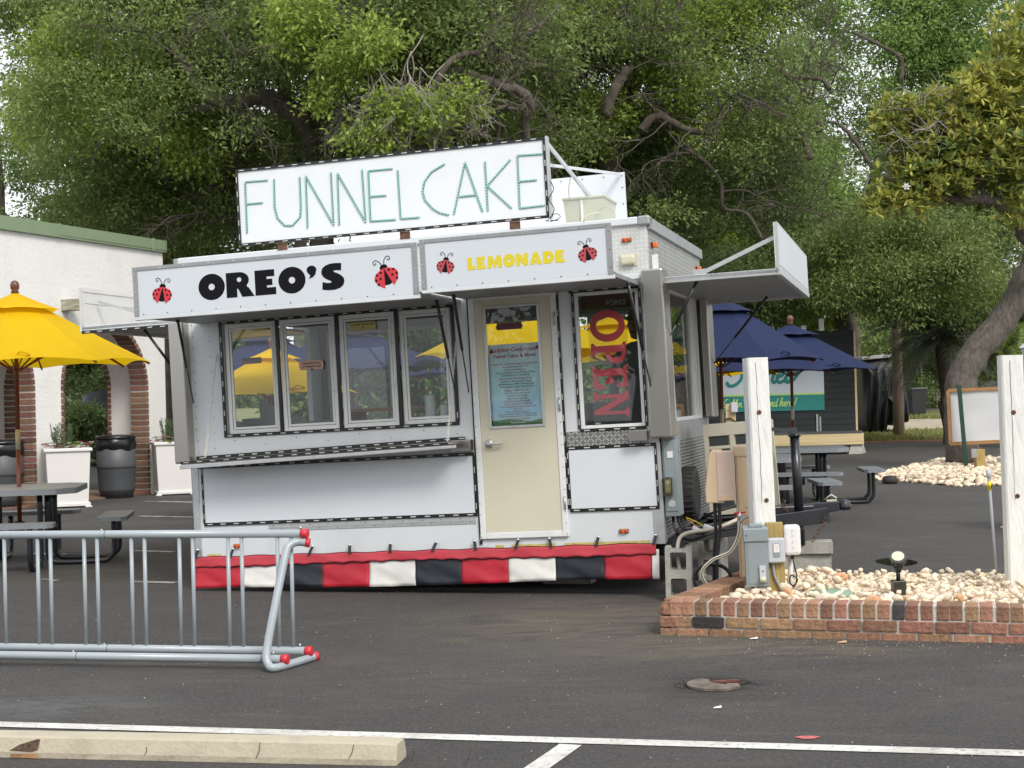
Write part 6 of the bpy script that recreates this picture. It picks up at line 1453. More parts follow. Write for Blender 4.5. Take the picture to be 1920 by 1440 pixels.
q.hexa([(a[0],Yt-.25,a[2]),(b[0],Yt-.25,b[2]-.03),(b[0],Yt+2,b[2]-.03),(a[0],Yt+2,a[2]),(a[0],Yt-.25,a[2]+.12),(b[0],Yt-.2,b[2]+.08),(b[0],Yt+2,b[2]+.08),(a[0],Yt+2,a[2]+.12)]); q.build('top_cover', mat('pale_tarp_top', (.45,.45,.44), .5), t, bev=.03)
q = MB(); q.lathe([(.2,-.1),(.33,-.08),(.33,.08),(.2,.1)], (P(1650,800,Yt).x,Yt+.4,.36), 24, axis='y'); q.build('wheel', tyre, t)
# wheelie bin
p = P(1718, 770, 57); t = thing('wheelie_bin', 'dark wheeled rubbish bin right of the black tarp', 'bin', (p.x, 57, gz(57)), .1)
q = MB(); q.hexa([(-.27,-.3,.05),(.27,-.3,.05),(.27,.3,.05),(-.27,.3,.05),(-.31,-.36,.98),(.31,-.36,.98),(.31,.36,.98),(-.31,.36,.98)]); q.build('body', mat('bin_black', (.02,.022,.026), .5), t, bev=.02)
q = MB(); q.box((-.33,-.4,.98), (.33,.4,1.05)); q.build('lid', mat('bin_lid', (.09,.095,.105), .5), t, bev=.02)
for x in (-.2,.2): q = MB(); q.lathe([(.1,-.03),(.1,.03)], (x,.3,.1), 12, axis='x'); q.build('wheel', tyre, t)
# low wall, rocks, small flag over the road
q = MB(); c = P(1700,730,72); q.box((c.x-3,72,gz(72)-.2), (c.x+14,72.5,gz(72)+.75)); tag(q.build('low_wall', mat('grey_block_wall', (.09,.085,.08), .9, var=.3, nscale=3), bev=.02), 'low dark grey block wall across the far road', 'wall')
def farrocks(r): x = r.uniform(P(1735,750,68).x, P(1800,750,68).x); return (x, r.uniform(67,69.5), gz(68)+.02)
tag(pebbles('far_rocks', None, farrocks, 60, .10, .30, 9), 'pale rocks lying along the far side of the road', 'rocks', kind='stuff')
t = thing('small_flag', 'tiny american flag on a stick stuck in the verge over the road', 'flag'); c = P(1757, 745, 62); q = MB(); q.tube([(c.x,62,gz(62)-.05),(c.x,62,1.35)], .012, n=6); q.build('stick', wplast, t)
q = MB(); 
for i in range(7): q.add([(c.x+.01,61.99,1.0+i*.035),(c.x+.15,61.99,.93+i*.035),(c.x+.15,61.99,.965+i*.035),(c.x+.01,61.99,1.035+i*.035)], [(0,1,2,3)], redcap if i % 2 == 0 else wprint)
q.add([(c.x+.01,61.98,1.12),(c.x+.07,61.98,1.09),(c.x+.07,61.98,1.22),(c.x+.01,61.98,1.25)], [(0,1,2,3)], mat('flag_blue', (.05,.07,.25), .6)); q.build('cloth', None, t)
# flag beyond the umbrellas
t = thing('hanging_flag', 'american flag hanging between the two navy umbrellas in the distance', 'flag'); c = P(1441, 625, 40); q = MB()
for i in range(6): q.add([(c.x-.09+i*.03,40,c.z-.15),(c.x-.06+i*.03,40+.02*(i%2),c.z-.15),(c.x-.06+i*.03,40+.02*(i%2),c.z+.30),(c.x-.09+i*.03,40,c.z+.30)], [(0,1,2,3)], redcap if i % 2 else wprint)
q.add([(c.x-.09,39.97,c.z+.15),(c.x,39.97,c.z+.15),(c.x,39.97,c.z+.30),(c.x-.09,39.97,c.z+.30)], [(0,1,2,3)], MATS['flag_blue']); q.build('cloth', None, t)
q = MB(); q.tube([(c.x+.13,40,0),(c.x+.13,40,c.z+.45)], .035, n=8); q.build('pole', wplast, t)
# utility pole and thin stake
q = MB(); a, b = P(1684, 745, 45), P(1672, 380, 45); q.tube([Vector((a.x, 45, 0)), a, b], [.17,.16,.14], n=14); tag(q.build('utility_pole', polem), 'weathered brown utility pole rising behind the black tarp', 'utility pole')
q = MB(); a = P(1728,725,60); q.tube([Vector((a.x,60,.5)), P(1727,680,60)], .04, n=6); tag(q.build('marker_stake', mat('pale_stake', (.5,.45,.25), .7)), 'thin pale stake standing behind the wheeled bin', 'stake')
# pebble island round the leaning trunk
isl = [P(1641,903,24.9), P(1700,912,22.8), P(1790,915,22.5), P(1990,920,22.0)]
def inisl(r):
    while True:
        px_, Y_ = r.uniform(1640, 2050), r.uniform(21.9, 30)
        ylo = 24.7-(px_-1640)/150*2.2 if px_ < 1790 else 22.5; yhi = 24.9+(px_-1640)/60*2.4
        if ylo < Y_ < min(yhi, 29.5): break
    p_ = P(px_, 900, Y_); hgt = min(1, (Y_-ylo)/.8, (yhi-Y_)/.6)*.09; return (p_.x, p_.y, hgt*r.uniform(.5,1))
iso = thing('pebble_island', 'cream pebble mound round the foot of the leaning tree, right middle distance', 'pebble bed')
pebbles('stone_fill', iso, inisl, 4200, .035, .10, 21)['kind'] = 'stuff'
q = MB(); c = P(1672, 905, 23.5); q.lathe([(.11,0),(.13,.05),(.10,.12),(.04,.13)], (c.x,23.6,0), 14); tag(q.build('drain_pipe_end', mat('dark_pipe', (.03,.025,.02), .7)), 'dark round pipe end at the tip of the pebble island', 'pipe')
# notice board on green stakes
t = thing('notice_board', 'blank white sheet board with wooden frame on green metal stakes', 'notice board'); Yb = 26.5
c00, c10, c01, c11 = P(1783,832,Yb), P(1990,822,Yb-.8), P(1778,732,Yb), P(1985,724,Yb-.8)
def lerp2(u_, v_): return c00.lerp(c10,u_).lerp(c01.lerp(c11,u_), v_)
nrm = (c10-c00).cross(c01-c00).normalized(); 
q = MB(); q.grid(lambda u_, v_: lerp2(u_, v_)+nrm*(.006*sin(u_*9+v_*5)+.004*sin(v_*11-u_*7)), 30, 14); q.build('sheet', sheetw, t)
q = MB(); 
for a, b in ((c00,c10),(c01,c11),(c00,c01)): q.bar(a+nrm*.01, b+nrm*.01, .06, .06, up=tuple(nrm)) 
q.build('frame', boardw, t)
for a, b in (((1812,880),(1798,722)),((1925,880),(1915,730))):
    q = MB(); A2, B2 = P(*a, Yb-.25), P(*b, Yb-.25); q.bar(A2, B2, .07, .03); q.build('stake', stake, t)
t = thing('wood_stub', 'short square wooden stub with a small lamp on the pebble island', 'post'); c = P(1836, 870, 25.6)
q = MB(); q.box((c.x-.075,25.5,0), (c.x+.075,25.65,c.z+.26)); q.build('stub', lumber, t, bev=.005); q = MB(); q.box((c.x-.17,25.45,c.z+.12), (c.x-.08,25.5,c.z+.27)); q.build('lamp', alum_d, t)
# planter with flowers and lamp at the right edge
planter('white planter with white flowers cut by the right edge of the view', 1948, 960, 15.5, .2, .82)
t = thing('post_lantern', 'white post lantern at the right edge, above the notice board', 'lantern'); c = P(1921, 660, 21); q = MB(); q.tube([(c.x+.02,21,0),(c.x+.02,21,c.z-.06)], .03, n=10); q.build('pole', wplast, t)
q = MB(); q.lathe([(.05,-.06),(.075,.05),(.10,.06),(.02,.13)], (c.x+.02,21,c.z), 6, None, False); q.build('lamp', lgrey, t)
q = MB(); c = P(1916, 846, 24); q.box((c.x-.05,24,c.z-.06), (c.x+.3,24.05,c.z+.04)); q.box((c.x-.08,24.05,0),(c.x+.35,24.09,c.z-.06), ) ; tag(q.build('red_sign', redcap), 'small red sign at the right edge between post and planter', 'sign')

# ------------------------------------------------------------------ left distance: cars, covered machine, parasol
def car(label, px, Y, m, rz, s_=1.0, hb=0):
    p_ = P(px, 800, Y); t = thing('parked_car', label, 'car', (p_.x, Y, gz(Y) if Y > 42 else 0), rz, 'cars parked beyond the arcade')
    side = [(-2.2,.35),(-2.25,.7),(-2.05,.92),(-1.5,1.0),(-.95,1.38),(-.3,1.48),(.5,1.44),(1.15,1.05),(1.95,.92),(2.25,.72),(2.28,.4),(1.9,.25),(-1.9,.25)]
    v, f = flat([side], 1.7); q = MB(); onto(q, (v, f), (1,0,0), (0,0,1), (0,0,0), m)
    b_ = q.build('body', None, t, bev=.06)
    for sy_ in (-1,1):
        q = MB()
        for w_ in ([(-1.35,1.0),(-.9,1.32),(-.3,1.41),(-.3,1.0)],[(-.22,1.0),(-.22,1.41),(.45,1.38),(1.0,1.02)]):
            vs = [(x, sy_*.857, z) for x, z in w_]; q.add(vs, [(0,1,2,3) if sy_ < 0 else (3,2,1,0)], carglass)
        q.build('side_windows', None, t)
    q = MB(); q.add([(1.12,-.7,1.08),(1.12,.7,1.08),(.56,.62,1.435),(.56,-.62,1.435)], [(0,1,2,3)], carglass); q.v = [(x+.02,y,z+.015) for x,y,z in q.v]; q.build('windscreen', None, t)
    for x in (-1.4,1.45):
        for y in (-.8,.8): q = MB(); q.lathe([(.18,-.1),(.31,-.09),(.32,.09),(.18,.1)], (x,y,.32), 20, axis='y'); w2 = q.build('wheel', tyre, t); q = MB(); q.lathe([(.19,-.105),(.05,-.09)], (x,y,.32), 12, axis='y'); q.build('rim', alum, w2)
    for y in (-.6,.6): q = MB(); q.box((2.24,y-.14,.62), (2.3,y+.14,.76)); q.build('headlight', lgrey, t)
    q = MB(); q.box((.75,-.98,.98),(.9,-.86,1.08)); q.build('mirror', m, t)
    return t
car('white saloon car seen through the right arch', 120, 44.5, carwhite, .1)
car('dark car with a pale bonnet seen low through the right arch', 222, 40.0, cardark, .35)
car('dark car in the narrow gap between arcade and trailer', 352, 44, cardark, .2)
t = thing('covered_machine', 'black cloth covered machine parked beyond the right arch', 'covered machine'); c = P(192, 800, 41.5)
q = MB(); q.grid(lambda u_, v_: (c.x+(.95-.45*v_+.05*sin(u_*40)*(1-v_))*cos(2*pi*u_)*1.0, 41.5+(.6-.1*v_)*sin(2*pi*u_), 2.0*v_*(1 if v_ < .97 else 1)+.35*(1-v_)+.12*v_*cos(2*pi*u_)), 60, 10); q.add([(c.x+.5*cos(a)*.95, 41.5+.5*sin(a)*.98, 2.0+.12*cos(a)) for a in [2*pi*k/20 for k in range(20)]], [list(range(20))]); q.build('cover', tarp, t)
for x in (-.5,.5): q = MB(); q.tube([(c.x+x,41.5,0),(c.x+x,41.5,.6)], .05, n=8); q.build('leg', black, t)
t = thing('blue_gazebo', 'bright blue gazebo cover in the gap left of the trailer', 'gazebo'); c = P(330, 745, 47); q = MB(); q.hexa([(c.x-1.2,46,1.65),(c.x+1.2,46,1.65),(c.x+1.2,48,1.65),(c.x-1.2,48,1.65),(c.x-.5,46.8,2.15),(c.x+.5,46.8,2.15),(c.x+.5,47.3,2.15),(c.x-.5,47.3,2.15)]); q.build('cover', blueplastic, t)
for x in (-1.1,1.1): q = MB(); q.tube([(c.x+x,46.1,0),(c.x+x,46.1,1.66)], .03, n=6); q.build('leg', chrome, t)
t = thing('timber_kiosk', 'yellow timber framed kiosk seen through the left arch', 'kiosk'); c = P(20, 760, 33)
for x in (-.3,0,.35): q = MB(); q.box((c.x+x-.05,33,0), (c.x+x+.05,33.1,2.5)); q.build('post', lumber_h, t)
q = MB(); q.box((c.x-.8,32.6,2.5), (c.x+.8,34.2,2.62)); q.build('roof', lumber_h, t); q = MB(); q.box((c.x-.75,34,0),(c.x+.75,34.1,1.1)); q.build('counter', dkint, t)

# ================================================================== TREES
def leaves(name, parent, blobs, n, ll, lw, m, seed, per=34, spread=.22, fill=.30, updown=-.25, upn=.85):
    ll *= 1.22; lw *= 1.12; n = int(n*1.0); r = np.random.default_rng(seed); Bb = np.array(blobs, float); w_ = (Bb[:,3]*Bb[:,4]+Bb[:,3]*Bb[:,5]+Bb[:,4]*Bb[:,5]); w_ /= w_.sum()
    nc = max(1, n//per); idx = r.choice(len(Bb), nc, p=w_)
    d = r.normal(size=(nc,3)); d /= np.linalg.norm(d, axis=1)[:,None]; rad = (fill+(1-fill)*r.random(nc)**.55)
    cc = Bb[idx,:3] + d*rad[:,None]*Bb[idx,3:6]; out = d
    sc = r.uniform(.55, 1.35, nc)*spread
    k = np.repeat(np.arange(nc), per); N2 = len(k)
    off = r.normal(size=(N2,3))*sc[k][:,None]*np.array([1,1,.55]); p_ = cc[k]+off
    dr = r.normal(size=(N2,3))*.8 + out[k]*.5 + off/(sc[k][:,None])*.5; dr[:,2] += updown; dr /= np.linalg.norm(dr, axis=1)[:,None]
    nn = r.normal(size=(N2,3))*.7; nn[:,2] += upn; s_ = np.cross(dr, nn); s_ /= (np.linalg.norm(s_, axis=1)[:,None]+1e-9)
    l2 = ll*r.uniform(.6, 1.3, N2)[:,None]; w2 = lw*r.uniform(.7, 1.25, N2)[:,None]
    up = np.cross(s_, dr)*l2*.12
    V = np.stack([p_, p_+dr*l2*.5+s_*w2*.5+up, p_+dr*l2, p_+dr*l2*.5-s_*w2*.5+up], 1).reshape(-1,3)
    F = np.arange(N2*4).reshape(-1,4); return rawmesh(name, V, F, m, parent)
def Bp(px, py, Y, r1, r2=None, r3=None): p_ = P(px, py, Y); return (p_.x, p_.y, p_.z, r1, r3 or r1, r2 or r1*.8)
def limb(mb, pts, r0, r1, m, seed=0, wob=.11, n=12):
    r0 *= .86; rr4 = random.Random(seed); LAST[:] = [Vector(q_) for q_ in pts]; pts = smooth(pts, 5); k = len(pts); R = []
    out = []
    for i, p_ in enumerate(pts):
        f = i/(k-1); out.append(p_+Vector((rr4.uniform(-1,1), rr4.uniform(-1,1), rr4.uniform(-1,1)))*wob*(r0+(r1-r0)*f)*2); R.append((r0+(r1-r0)*f)*(1+rr4.uniform(-.07,.07)))
    mb.tube(out, R, m, n)
LAST = []
def PP(lst, Y): return [P(a, b, Y+(c[0] if c else 0)) for a, b, *c in lst]
def twigs(mb, p0, dir_, ln, r, depth, rt, m):
    pts = [Vector(p0)]; d = Vector(dir_).normalized()
    for i in range(5):
        d = (d+Vector((rt.uniform(-.4,.4), rt.uniform(-.4,.4), rt.uniform(-.4,.35)))).normalized(); pts.append(pts[-1]+d*ln/5)
    mb.tube(pts, [r*(1-.13*i) for i in range(6)], m, 5, cap=False)
    if depth > 0:
        for i in (2,3,4,5):
            for _ in range(1 if depth > 1 else 2):
                nd = (d+Vector((rt.uniform(-1,1), rt.uniform(-1,1), rt.uniform(-1,.8)))).normalized(); twigs(mb, pts[i], nd, ln*.62, r*.55, depth-1, rt, m)
def bough(tree, n, ln, r, seed, m, depth=2, up=.2, skip=0):
    """finer branches and twigs forking off the limb built last"""
    rt = random.Random(seed); mb = MB(); L_ = LAST[skip:]
    for i in range(n):
        k = rt.randrange(len(L_)-1); p0 = L_[k].lerp(L_[k+1], rt.random()); twigs(mb, p0, (rt.uniform(-1,1), rt.uniform(-1,.5), rt.uniform(-.5,1)+up), ln*rt.uniform(.6,1.2), r*rt.uniform(.6,1.1), depth, rt, m)
    return tag(mb.build('twigs', None, tree), kind='stuff')
def randblobs(seed, n, x0, x1, y0, y1, Y, dY, r0, r1, rej=None):
    r = random.Random(seed); out = []
    for i in range(n):
        for _ in range(30):
            px, py = r.uniform(x0, x1), r.uniform(y0, y1)
            if rej is None or not rej(px, py): break
        out.append(Bp(px, py, Y+r.uniform(-dY, dY), r.uniform(r0, r1)))
    return out
def gap(cx, cy, rx, ry): return lambda x, y: ((x-cx)/rx)**2+((y-cy)/ry)**2 < 1
# --- live oak with the swan-neck limb (left)
tA = thing('live_oak', 'large live oak with a swan-neck limb arching left above the letter board', 'tree')
q = MB(); limb(q, [Vector((P(600,700,30).x,30,0))]+PP([(602,620),(600,420),(600,330),(585,262,-1),(545,205,-1.8),(490,183,-2.2),(430,192,-2.6),(385,172,-2.6),(360,140,-2.4),(330,95,-1.9),(290,65,-1),(240,40,.3)],30), .33, .06, bark, 1)
q.build('trunk', None, tA); bough(tA, 12, 1.6, .034, 105, bark, 2, .2, 5)
for i, (l_, a, b) in enumerate((([(425,190,-2.5),(380,205,-1.8),(330,200,-1),(260,190,0),(190,180,.4)],.09,.03),([(545,205,-.6),(520,150,-.3),(470,90,0),(440,30,0)],.10,.04),([(600,400),(560,300,.8),(500,240,1),(400,260,1.3),(300,300,1.5),(200,330,1.6)],.10,.03),([(600,430),(500,420,.5),(420,415,0),(360,420,0)],.05,.015))):
    q = MB(); limb(q, PP(l_, 30), a, b, bark, 10+i); q.build('limb', None, tA); bough(tA, 7, 1.5, .030, 110+i, bark)
blA = randblobs(1, 38, -10, 660, -90, 200, 30.5, 1.8, .85, 1.5, lambda x, y: gap(40,200,90,160)(x,y) or gap(565,60,45,50)(x,y) or gap(470,190,120,22)(x,y)) + randblobs(2, 26, 60, 440, 200, 430, 31.5, 1.6, .75, 1.3, lambda x, y: gap(40,330,70,60)(x,y)) + randblobs(3, 12, 330, 600, 240, 420, 33, 1.2, .7, 1.1)
leaves('crown', tA, blA, 120000, .095, .045, leafA, 1)
leaves('crown', tA, randblobs(4, 14, 60, 380, 60, 330, 28.6, .5, .45, .8), 16000, .09, .05, leafB, 2)
leaves('crown', tA, randblobs(41, 26, 40, 640, -60, 260, 26.9, .5, .3, .55, lambda x, y: gap(470,190,110,26)(x,y)), 12000, .09, .04, leafA, 41)
# --- thin pale dead trunk
tD = thing('dead_trunk', 'pale bare broken trunk leaning behind the swan-neck limb', 'dead tree'); q = MB(); limb(q, [Vector((P(560,700,32).x,32,0))]+PP([(562,400),(556,235),(545,200),(535,150),(512,110),(495,85)],32), .17, .07, barkl, 4, .1); q.build('trunk', None, tD)
q = MB(); limb(q, PP([(535,152),(530,120),(540,95),(520,75)],32), .07, .03, barkl, 5, .1); limb(q, PP([(512,112),(490,100),(478,104)],32), .05, .02, barkl, 6, .1); q.build('limb', None, tD)
q = MB(); rt = random.Random(3)
for i in range(9): twigs(q, P(550+rt.uniform(-10,20), 150+i*10, 31.8), (1,0,-.3+rt.uniform(-.3,.3)), 1.1, .016, 2, rt, barkl)
tag(q.build('twigs', None, tD), kind='stuff')
# --- oak behind the letter board, with bare tangle
tB = thing('live_oak', 'live oak with a bare grey twig tangle above the middle of the letter board', 'tree')
q = MB(); limb(q, [Vector((P(680,700,27).x,27,0))]+PP([(682,650),(700,480),(735,330),(752,240),(765,190),(790,120,.2),(812,70,.4),(830,10,.5),(850,-40,.5)],27), .26, .12, bark, 7); q.build('trunk', None, tB)
for i, (l_, a, b) in enumerate((([(1000,330,1),(985,240,.5),(994,195,.2),(975,172,0),(930,158,0),(885,142,0),(850,135,.3),(800,150,1)],.085,.11),([(930,270,.5),(935,235,.3),(928,205,0),(950,202,0),(970,205,.2)],.05,.04),([(765,190),(800,180,-.4),(850,110,-.4),(900,96,0),(920,60,.3),(925,-10,.5)],.07,.05),([(935,130,0),(970,85,.2),(1010,50,.4),(1050,10,.6)],.04,.03),([(592,66,1),(630,68,.6),(660,55,.3),(700,60,0)],.04,.04),([(760,250),(730,290,0),(690,310,.2),(640,330,.4)],.05,.03))):
    q = MB(); limb(q, PP(l_, 26.2), a, b, barkm if i == 0 else bark, 20+i); q.build('limb', None, tB); bough(tB, 5, 1.1, .022, 120+i, bark)
q = MB(); rt = random.Random(9)
for i in range(13): twigs(q, P(770+rt.uniform(-75,90), 75+rt.uniform(-20,90), 25.6), (rt.uniform(-.8,.8),0,-.8), 1.05, .013, 2, rt, barkl)
for i in range(5): twigs(q, P(920+rt.uniform(-5,15), 215+rt.uniform(-10,30), 26.2), (-1,0,rt.uniform(-.4,.3)), .8, .012, 2, rt, barkl)
for i in range(6): twigs(q, P(660+rt.uniform(-25,15), 150+rt.uniform(-10,40), 26.5), (rt.uniform(-.6,.2),0,-1), .7, .010, 2, rt, barkl)
tag(q.build('twigs', None, tB), kind='stuff')
blB = randblobs(5, 26, 590, 1000, -90, 120, 28, 1.4, .7, 1.2, lambda x, y: gap(680,50,45,55)(x,y) or gap(985,30,50,60)(x,y) or gap(780,120,60,70)(x,y)) + randblobs(6, 24, 600, 980, 140, 320, 29.5, 1.2, .6, 1.1)
leaves('crown', tB, blB, 80000, .095, .045, leafA, 5); leaves('crown', tB, [Bp(740,200,25.4,.5,.35),Bp(800,215,25.6,.55,.4),Bp(690,260,25.6,.5,.35),Bp(870,190,25.8,.45,.4),Bp(700,70,25.5,.6,.5),Bp(640,120,25.8,.5,.5),Bp(560,25,25.9,.6,.5),Bp(540,75,26,.4,.4),Bp(600,180,25.9,.3,.3)], 7000, .10, .05, leafB, 6, 16, .16)
# --- oak in the middle right with forked dark limbs
tC = thing('live_oak', 'spreading live oak with forked dark limbs behind the right end of the trailer roof', 'tree')
q = MB(); limb(q, [Vector((P(1150,700,32).x,32,0))]+PP([(1148,600),(1145,400),(1142,280),(1150,212),(1175,180),(1200,140),(1235,125),(1275,110),(1330,85,.4),(1400,60,.8)],32), .33, .10, bark, 8); q.build('trunk', None, tC); bough(tC, 8, 1.6, .03, 140, bark, 2, .2, 5)
for i, (l_, a, b) in enumerate((([(1135,215,-.2),(1150,170,-.3),(1170,140,-.3),(1180,128,-.3)],.14,.09),([(1195,95),(1178,60),(1165,25),(1180,-30)],.08,.06),([(1200,245),(1230,218),(1250,222),(1290,243),(1340,250),(1380,262)],.11,.05),([(1400,262,.3),(1440,256,.3),(1480,258,.4),(1515,266,.5)],.05,.03),([(1285,275),(1330,310),(1352,345),(1358,390),(1400,400),(1430,450)],.05,.03),([(1430,100,1),(1470,135,1.2),(1500,160,1.3),(1530,220,1.5),(1535,240,1.6)],.07,.11),([(1200,110),(1250,60),(1270,20),(1280,-40)],.08,.05),([(1560,175,1),(1540,150,1),(1500,145,1)],.06,.04),([(1480,185,1),(1500,235,1.2),(1520,300,1.3)],.09,.07))):
    q = MB(); limb(q, PP(l_, 29.8), a, b, bark, 40+i); q.build('limb', None, tC); bough(tC, 5, 1.4, .026, 130+i, bark)
blC = randblobs(7, 40, 960, 1520, -90, 220, 32.5, 1.8, .75, 1.35, lambda x, y: gap(1000,20,45,50)(x,y) or gap(1490,80,40,60)(x,y) or gap(1400,145,25,25)(x,y) or gap(1190,160,55,30)(x,y)) + randblobs(8, 34, 1020, 1480, 210, 500, 33.5, 1.6, .7, 1.2, lambda x, y: gap(1310,300,60,24)(x,y) or gap(1420,470,40,20)(x,y)) + randblobs(88, 10, 960, 1150, 150, 330, 34, 1, .8, 1.2)
leaves('crown', tC, blC, 125000, .095, .042, leafC, 8); leaves('crown', tC, randblobs(9, 22, 1000, 1500, 10, 260, 30.6, .7, .4, .75), 20000, .09, .045, leafB, 9)
leaves('crown', tC, randblobs(42, 28, 960, 1500, -60, 420, 29.3, .5, .3, .6), 13000, .09, .04, leafA, 42)
# --- oaks at the right
tE = thing('live_oak', 'light green live oak filling the upper right behind the magnolia', 'tree')
q = MB(); limb(q, [Vector((P(1600,700,50).x,50,0))]+PP([(1600,560),(1612,420,-2),(1650,300,-5),(1680,180,-9),(1700,60,-9)],50), .28, .12, bark, 9); q.build('trunk', None, tE)
for i, (l_, a, b) in enumerate((([(1690,150),(1690,110),(1660,90),(1600,60)],.07,.04),([(1640,320),(1600,260),(1575,235),(1555,228)],.08,.04))):
    q = MB(); limb(q, PP(l_, 38.5), a, b, bark, 60+i); q.build('limb', None, tE)
leaves('crown', tE, randblobs(10, 46, 1500, 1960, -80, 300, 40, 1.8, .9, 1.6, lambda x, y: gap(1880,10,60,40)(x,y) or gap(1590,215,26,22)(x,y)) + randblobs(11, 26, 1480, 1760, 280, 560, 39, 1.5, .8, 1.3), 110000, .12, .052, leafF, 10)
# --- dark oak trunk behind the shed with drooping foliage
tF = thing('oak', 'thick dark trunked oak with drooping olive foliage behind the black shed', 'tree')
q = MB(); limb(q, [Vector((P(1588,800,43).x,43,0))]+PP([(1588,720),(1585,640),(1578,580),(1570,520),(1560,440),(1540,350),(1500,260)],43), .33, .20, bark, 12); q.build('trunk', None, tF)
leaves('crown', tF, randblobs(12, 42, 1540, 1880, 395, 575, 36, 1.5, .30, .70, lambda x, y: y > 600-abs(x-1700)*.25), 30000, .105, .042, leafD, 12, updown=-.5, spread=.24, per=26, fill=.1)
leaves('crown', tF, randblobs(15, 26, 1420, 1900, 380, 590, 40, 1.6, .5, 1.0), 34000, .11, .045, leafC, 16, updown=-.3, spread=.28)
leaves('crown', tF, randblobs(14, 12, 1330, 1500, 480, 590, 37, 1.2, .6, .9), 24000, .10, .045, leafC, 13)
# --- magnolia on the right: leaning trunk, rosettes of big leaves
tM = thing('magnolia_tree', 'leaning grey trunked magnolia with golden backed leaves at the right edge', 'tree')
q = MB(); limb(q, [Vector((P(1812,905,27.5).x,27.5,-.05))]+PP([(1806,868),(1800,800),(1800,740),(1812,690),(1838,650),(1870,615),(1900,570),(1925,520),(1945,470)],27.5), .38, .22, barkm, 14, .03, 22); q.build('trunk', None, tM)
for i, (l_, a, b, nn_) in enumerate((([(1945,500,-.1),(1930,455,-.4),(1905,415,-.7),(1875,385,-.9),(1845,372,-1),(1815,375,-1),(1780,370,-1),(1720,362,-1),(1690,360,-1)],.17,.035,0),([(1850,372,-1),(1838,345,-1),(1835,320,-1.1)],.06,.03,0),([(1905,200,-1),(1870,215,-1),(1800,235,-1),(1740,250,-1),(1690,235,-1),(1660,225,-1)],.05,.015,0),([(1960,180,-1),(1905,200,-1)],.06,.05,0),([(1940,330,-1),(1880,335,-1),(1800,330,-1.2),(1740,300,-1.2),(1700,290,-1.2)],.05,.015,0),([(1960,90,-1),(1905,90,-1),(1870,110,-1),(1840,140,-1)],.04,.015,0))):
    q = MB(); limb(q, PP(l_, 27), a, b, barkm if i < 2 else barkl, 70+i); q.build('limb', None, tM)
q = MB(); rt = random.Random(19)
for i in range(26): twigs(q, P(rt.uniform(1700,1900), rt.uniform(180,360), 25.9), (-1,rt.uniform(-.3,.3),rt.uniform(-.1,.6)), .9, .014, 1, rt, barkl)
tag(q.build('twigs', None, tM), kind='stuff')
def rosettes(name, parent, blobs, nros, ll, lw, m, seed, per=11):
    r = np.random.default_rng(seed); Bb = np.array(blobs); w_ = Bb[:,3]**2; w_ /= w_.sum(); idx = r.choice(len(Bb), nros, p=w_); d = r.normal(size=(nros,3)); d /= np.linalg.norm(d,axis=1)[:,None]
    c_ = Bb[idx,:3]+d*(.35+.65*r.random(nros)**.5)[:,None]*Bb[idx,3:6]; ax = d*.5+np.array([0,0,1.0])+r.normal(size=(nros,3))*.3; ax /= np.linalg.norm(ax,axis=1)[:,None]
    V = []
    for i in range(nros):
        a = ax[i]; t1 = np.cross(a, [1,0,.1]); t1 /= np.linalg.norm(t1); t2 = np.cross(a, t1)
        for k_ in range(per):
            th = 2.4*k_+r.random()*1.6; el = .25+.6*(k_/per)+r.normal()*.35; rad = t1*cos(th)+t2*sin(th); dr = rad*cos(el)+a*sin(el); s_ = np.cross(dr, a); s_ /= np.linalg.norm(s_)+1e-9; nn2 = np.cross(s_, dr)
            l2 = ll*r.uniform(.7,1.2); w2 = lw*r.uniform(.8,1.15); p0 = c_[i]+dr*.02
            V.append([p0, p0+dr*l2*.35+s_*w2*.45+nn2*l2*.05, p0+dr*l2*.7+s_*w2*.42+nn2*l2*.05, p0+dr*l2, p0+dr*l2*.7-s_*w2*.42+nn2*l2*.05, p0+dr*l2*.35-s_*w2*.45+nn2*l2*.05])
    V = np.array(V).reshape(-1,3); return rawmesh(name, V, np.arange(len(V)).reshape(-1,6), m, parent)
mb_l = [Bp(1700,205,26,.45,.3),Bp(1660,225,25.9,.35,.25),Bp(1750,215,26,.5,.4),Bp(1800,190,26,.6,.45),Bp(1850,170,26,.6,.5),Bp(1900,130,26,.7,.6),Bp(1915,60,26,.6,.6),Bp(1930,200,26,.8,.7),
 Bp(1690,260,26,.45,.3),Bp(1740,280,26,.6,.4),Bp(1800,260,26,.7,.5),Bp(1870,250,26,.8,.6),Bp(1680,320,25.8,.4,.35),Bp(1720,335,25.8,.5,.35),Bp(1790,320,26,.7,.45),Bp(1860,310,26,.7,.5),Bp(1660,370,25.7,.35,.25),Bp(1700,385,25.7,.4,.25),Bp(1930,330,26,.6,.5),Bp(1770,355,25.8,.5,.3),Bp(1915,400,25.8,.4,.4),Bp(1640,240,25.8,.22,.15),Bp(1650,390,25.6,.3,.2)]
rosettes('crown', tM, mb_l, 1900, .165, .055, magl, 31, 8)
rosettes('crown', tM, [Bp(1760,320,26.4,1.1,.7),Bp(1870,330,26.6,1.0,.7),Bp(1820,230,26.6,1.0,.6)], 420, .15, .06, leafA, 32)
q = MB(); c = P(1700,349,25.2); 
for k_ in range(6): a = k_*1.05; q.add([(c.x,25.2,c.z),(c.x+.05*cos(a-.4),25.2+.02,c.z+.05*sin(a-.4)),(c.x+.08*cos(a),25.18,c.z+.07*sin(a)),(c.x+.05*cos(a+.4),25.2+.02,c.z+.05*sin(a+.4))], [(0,1,2,3)], petalw)
q.build('blossom', None, tM)
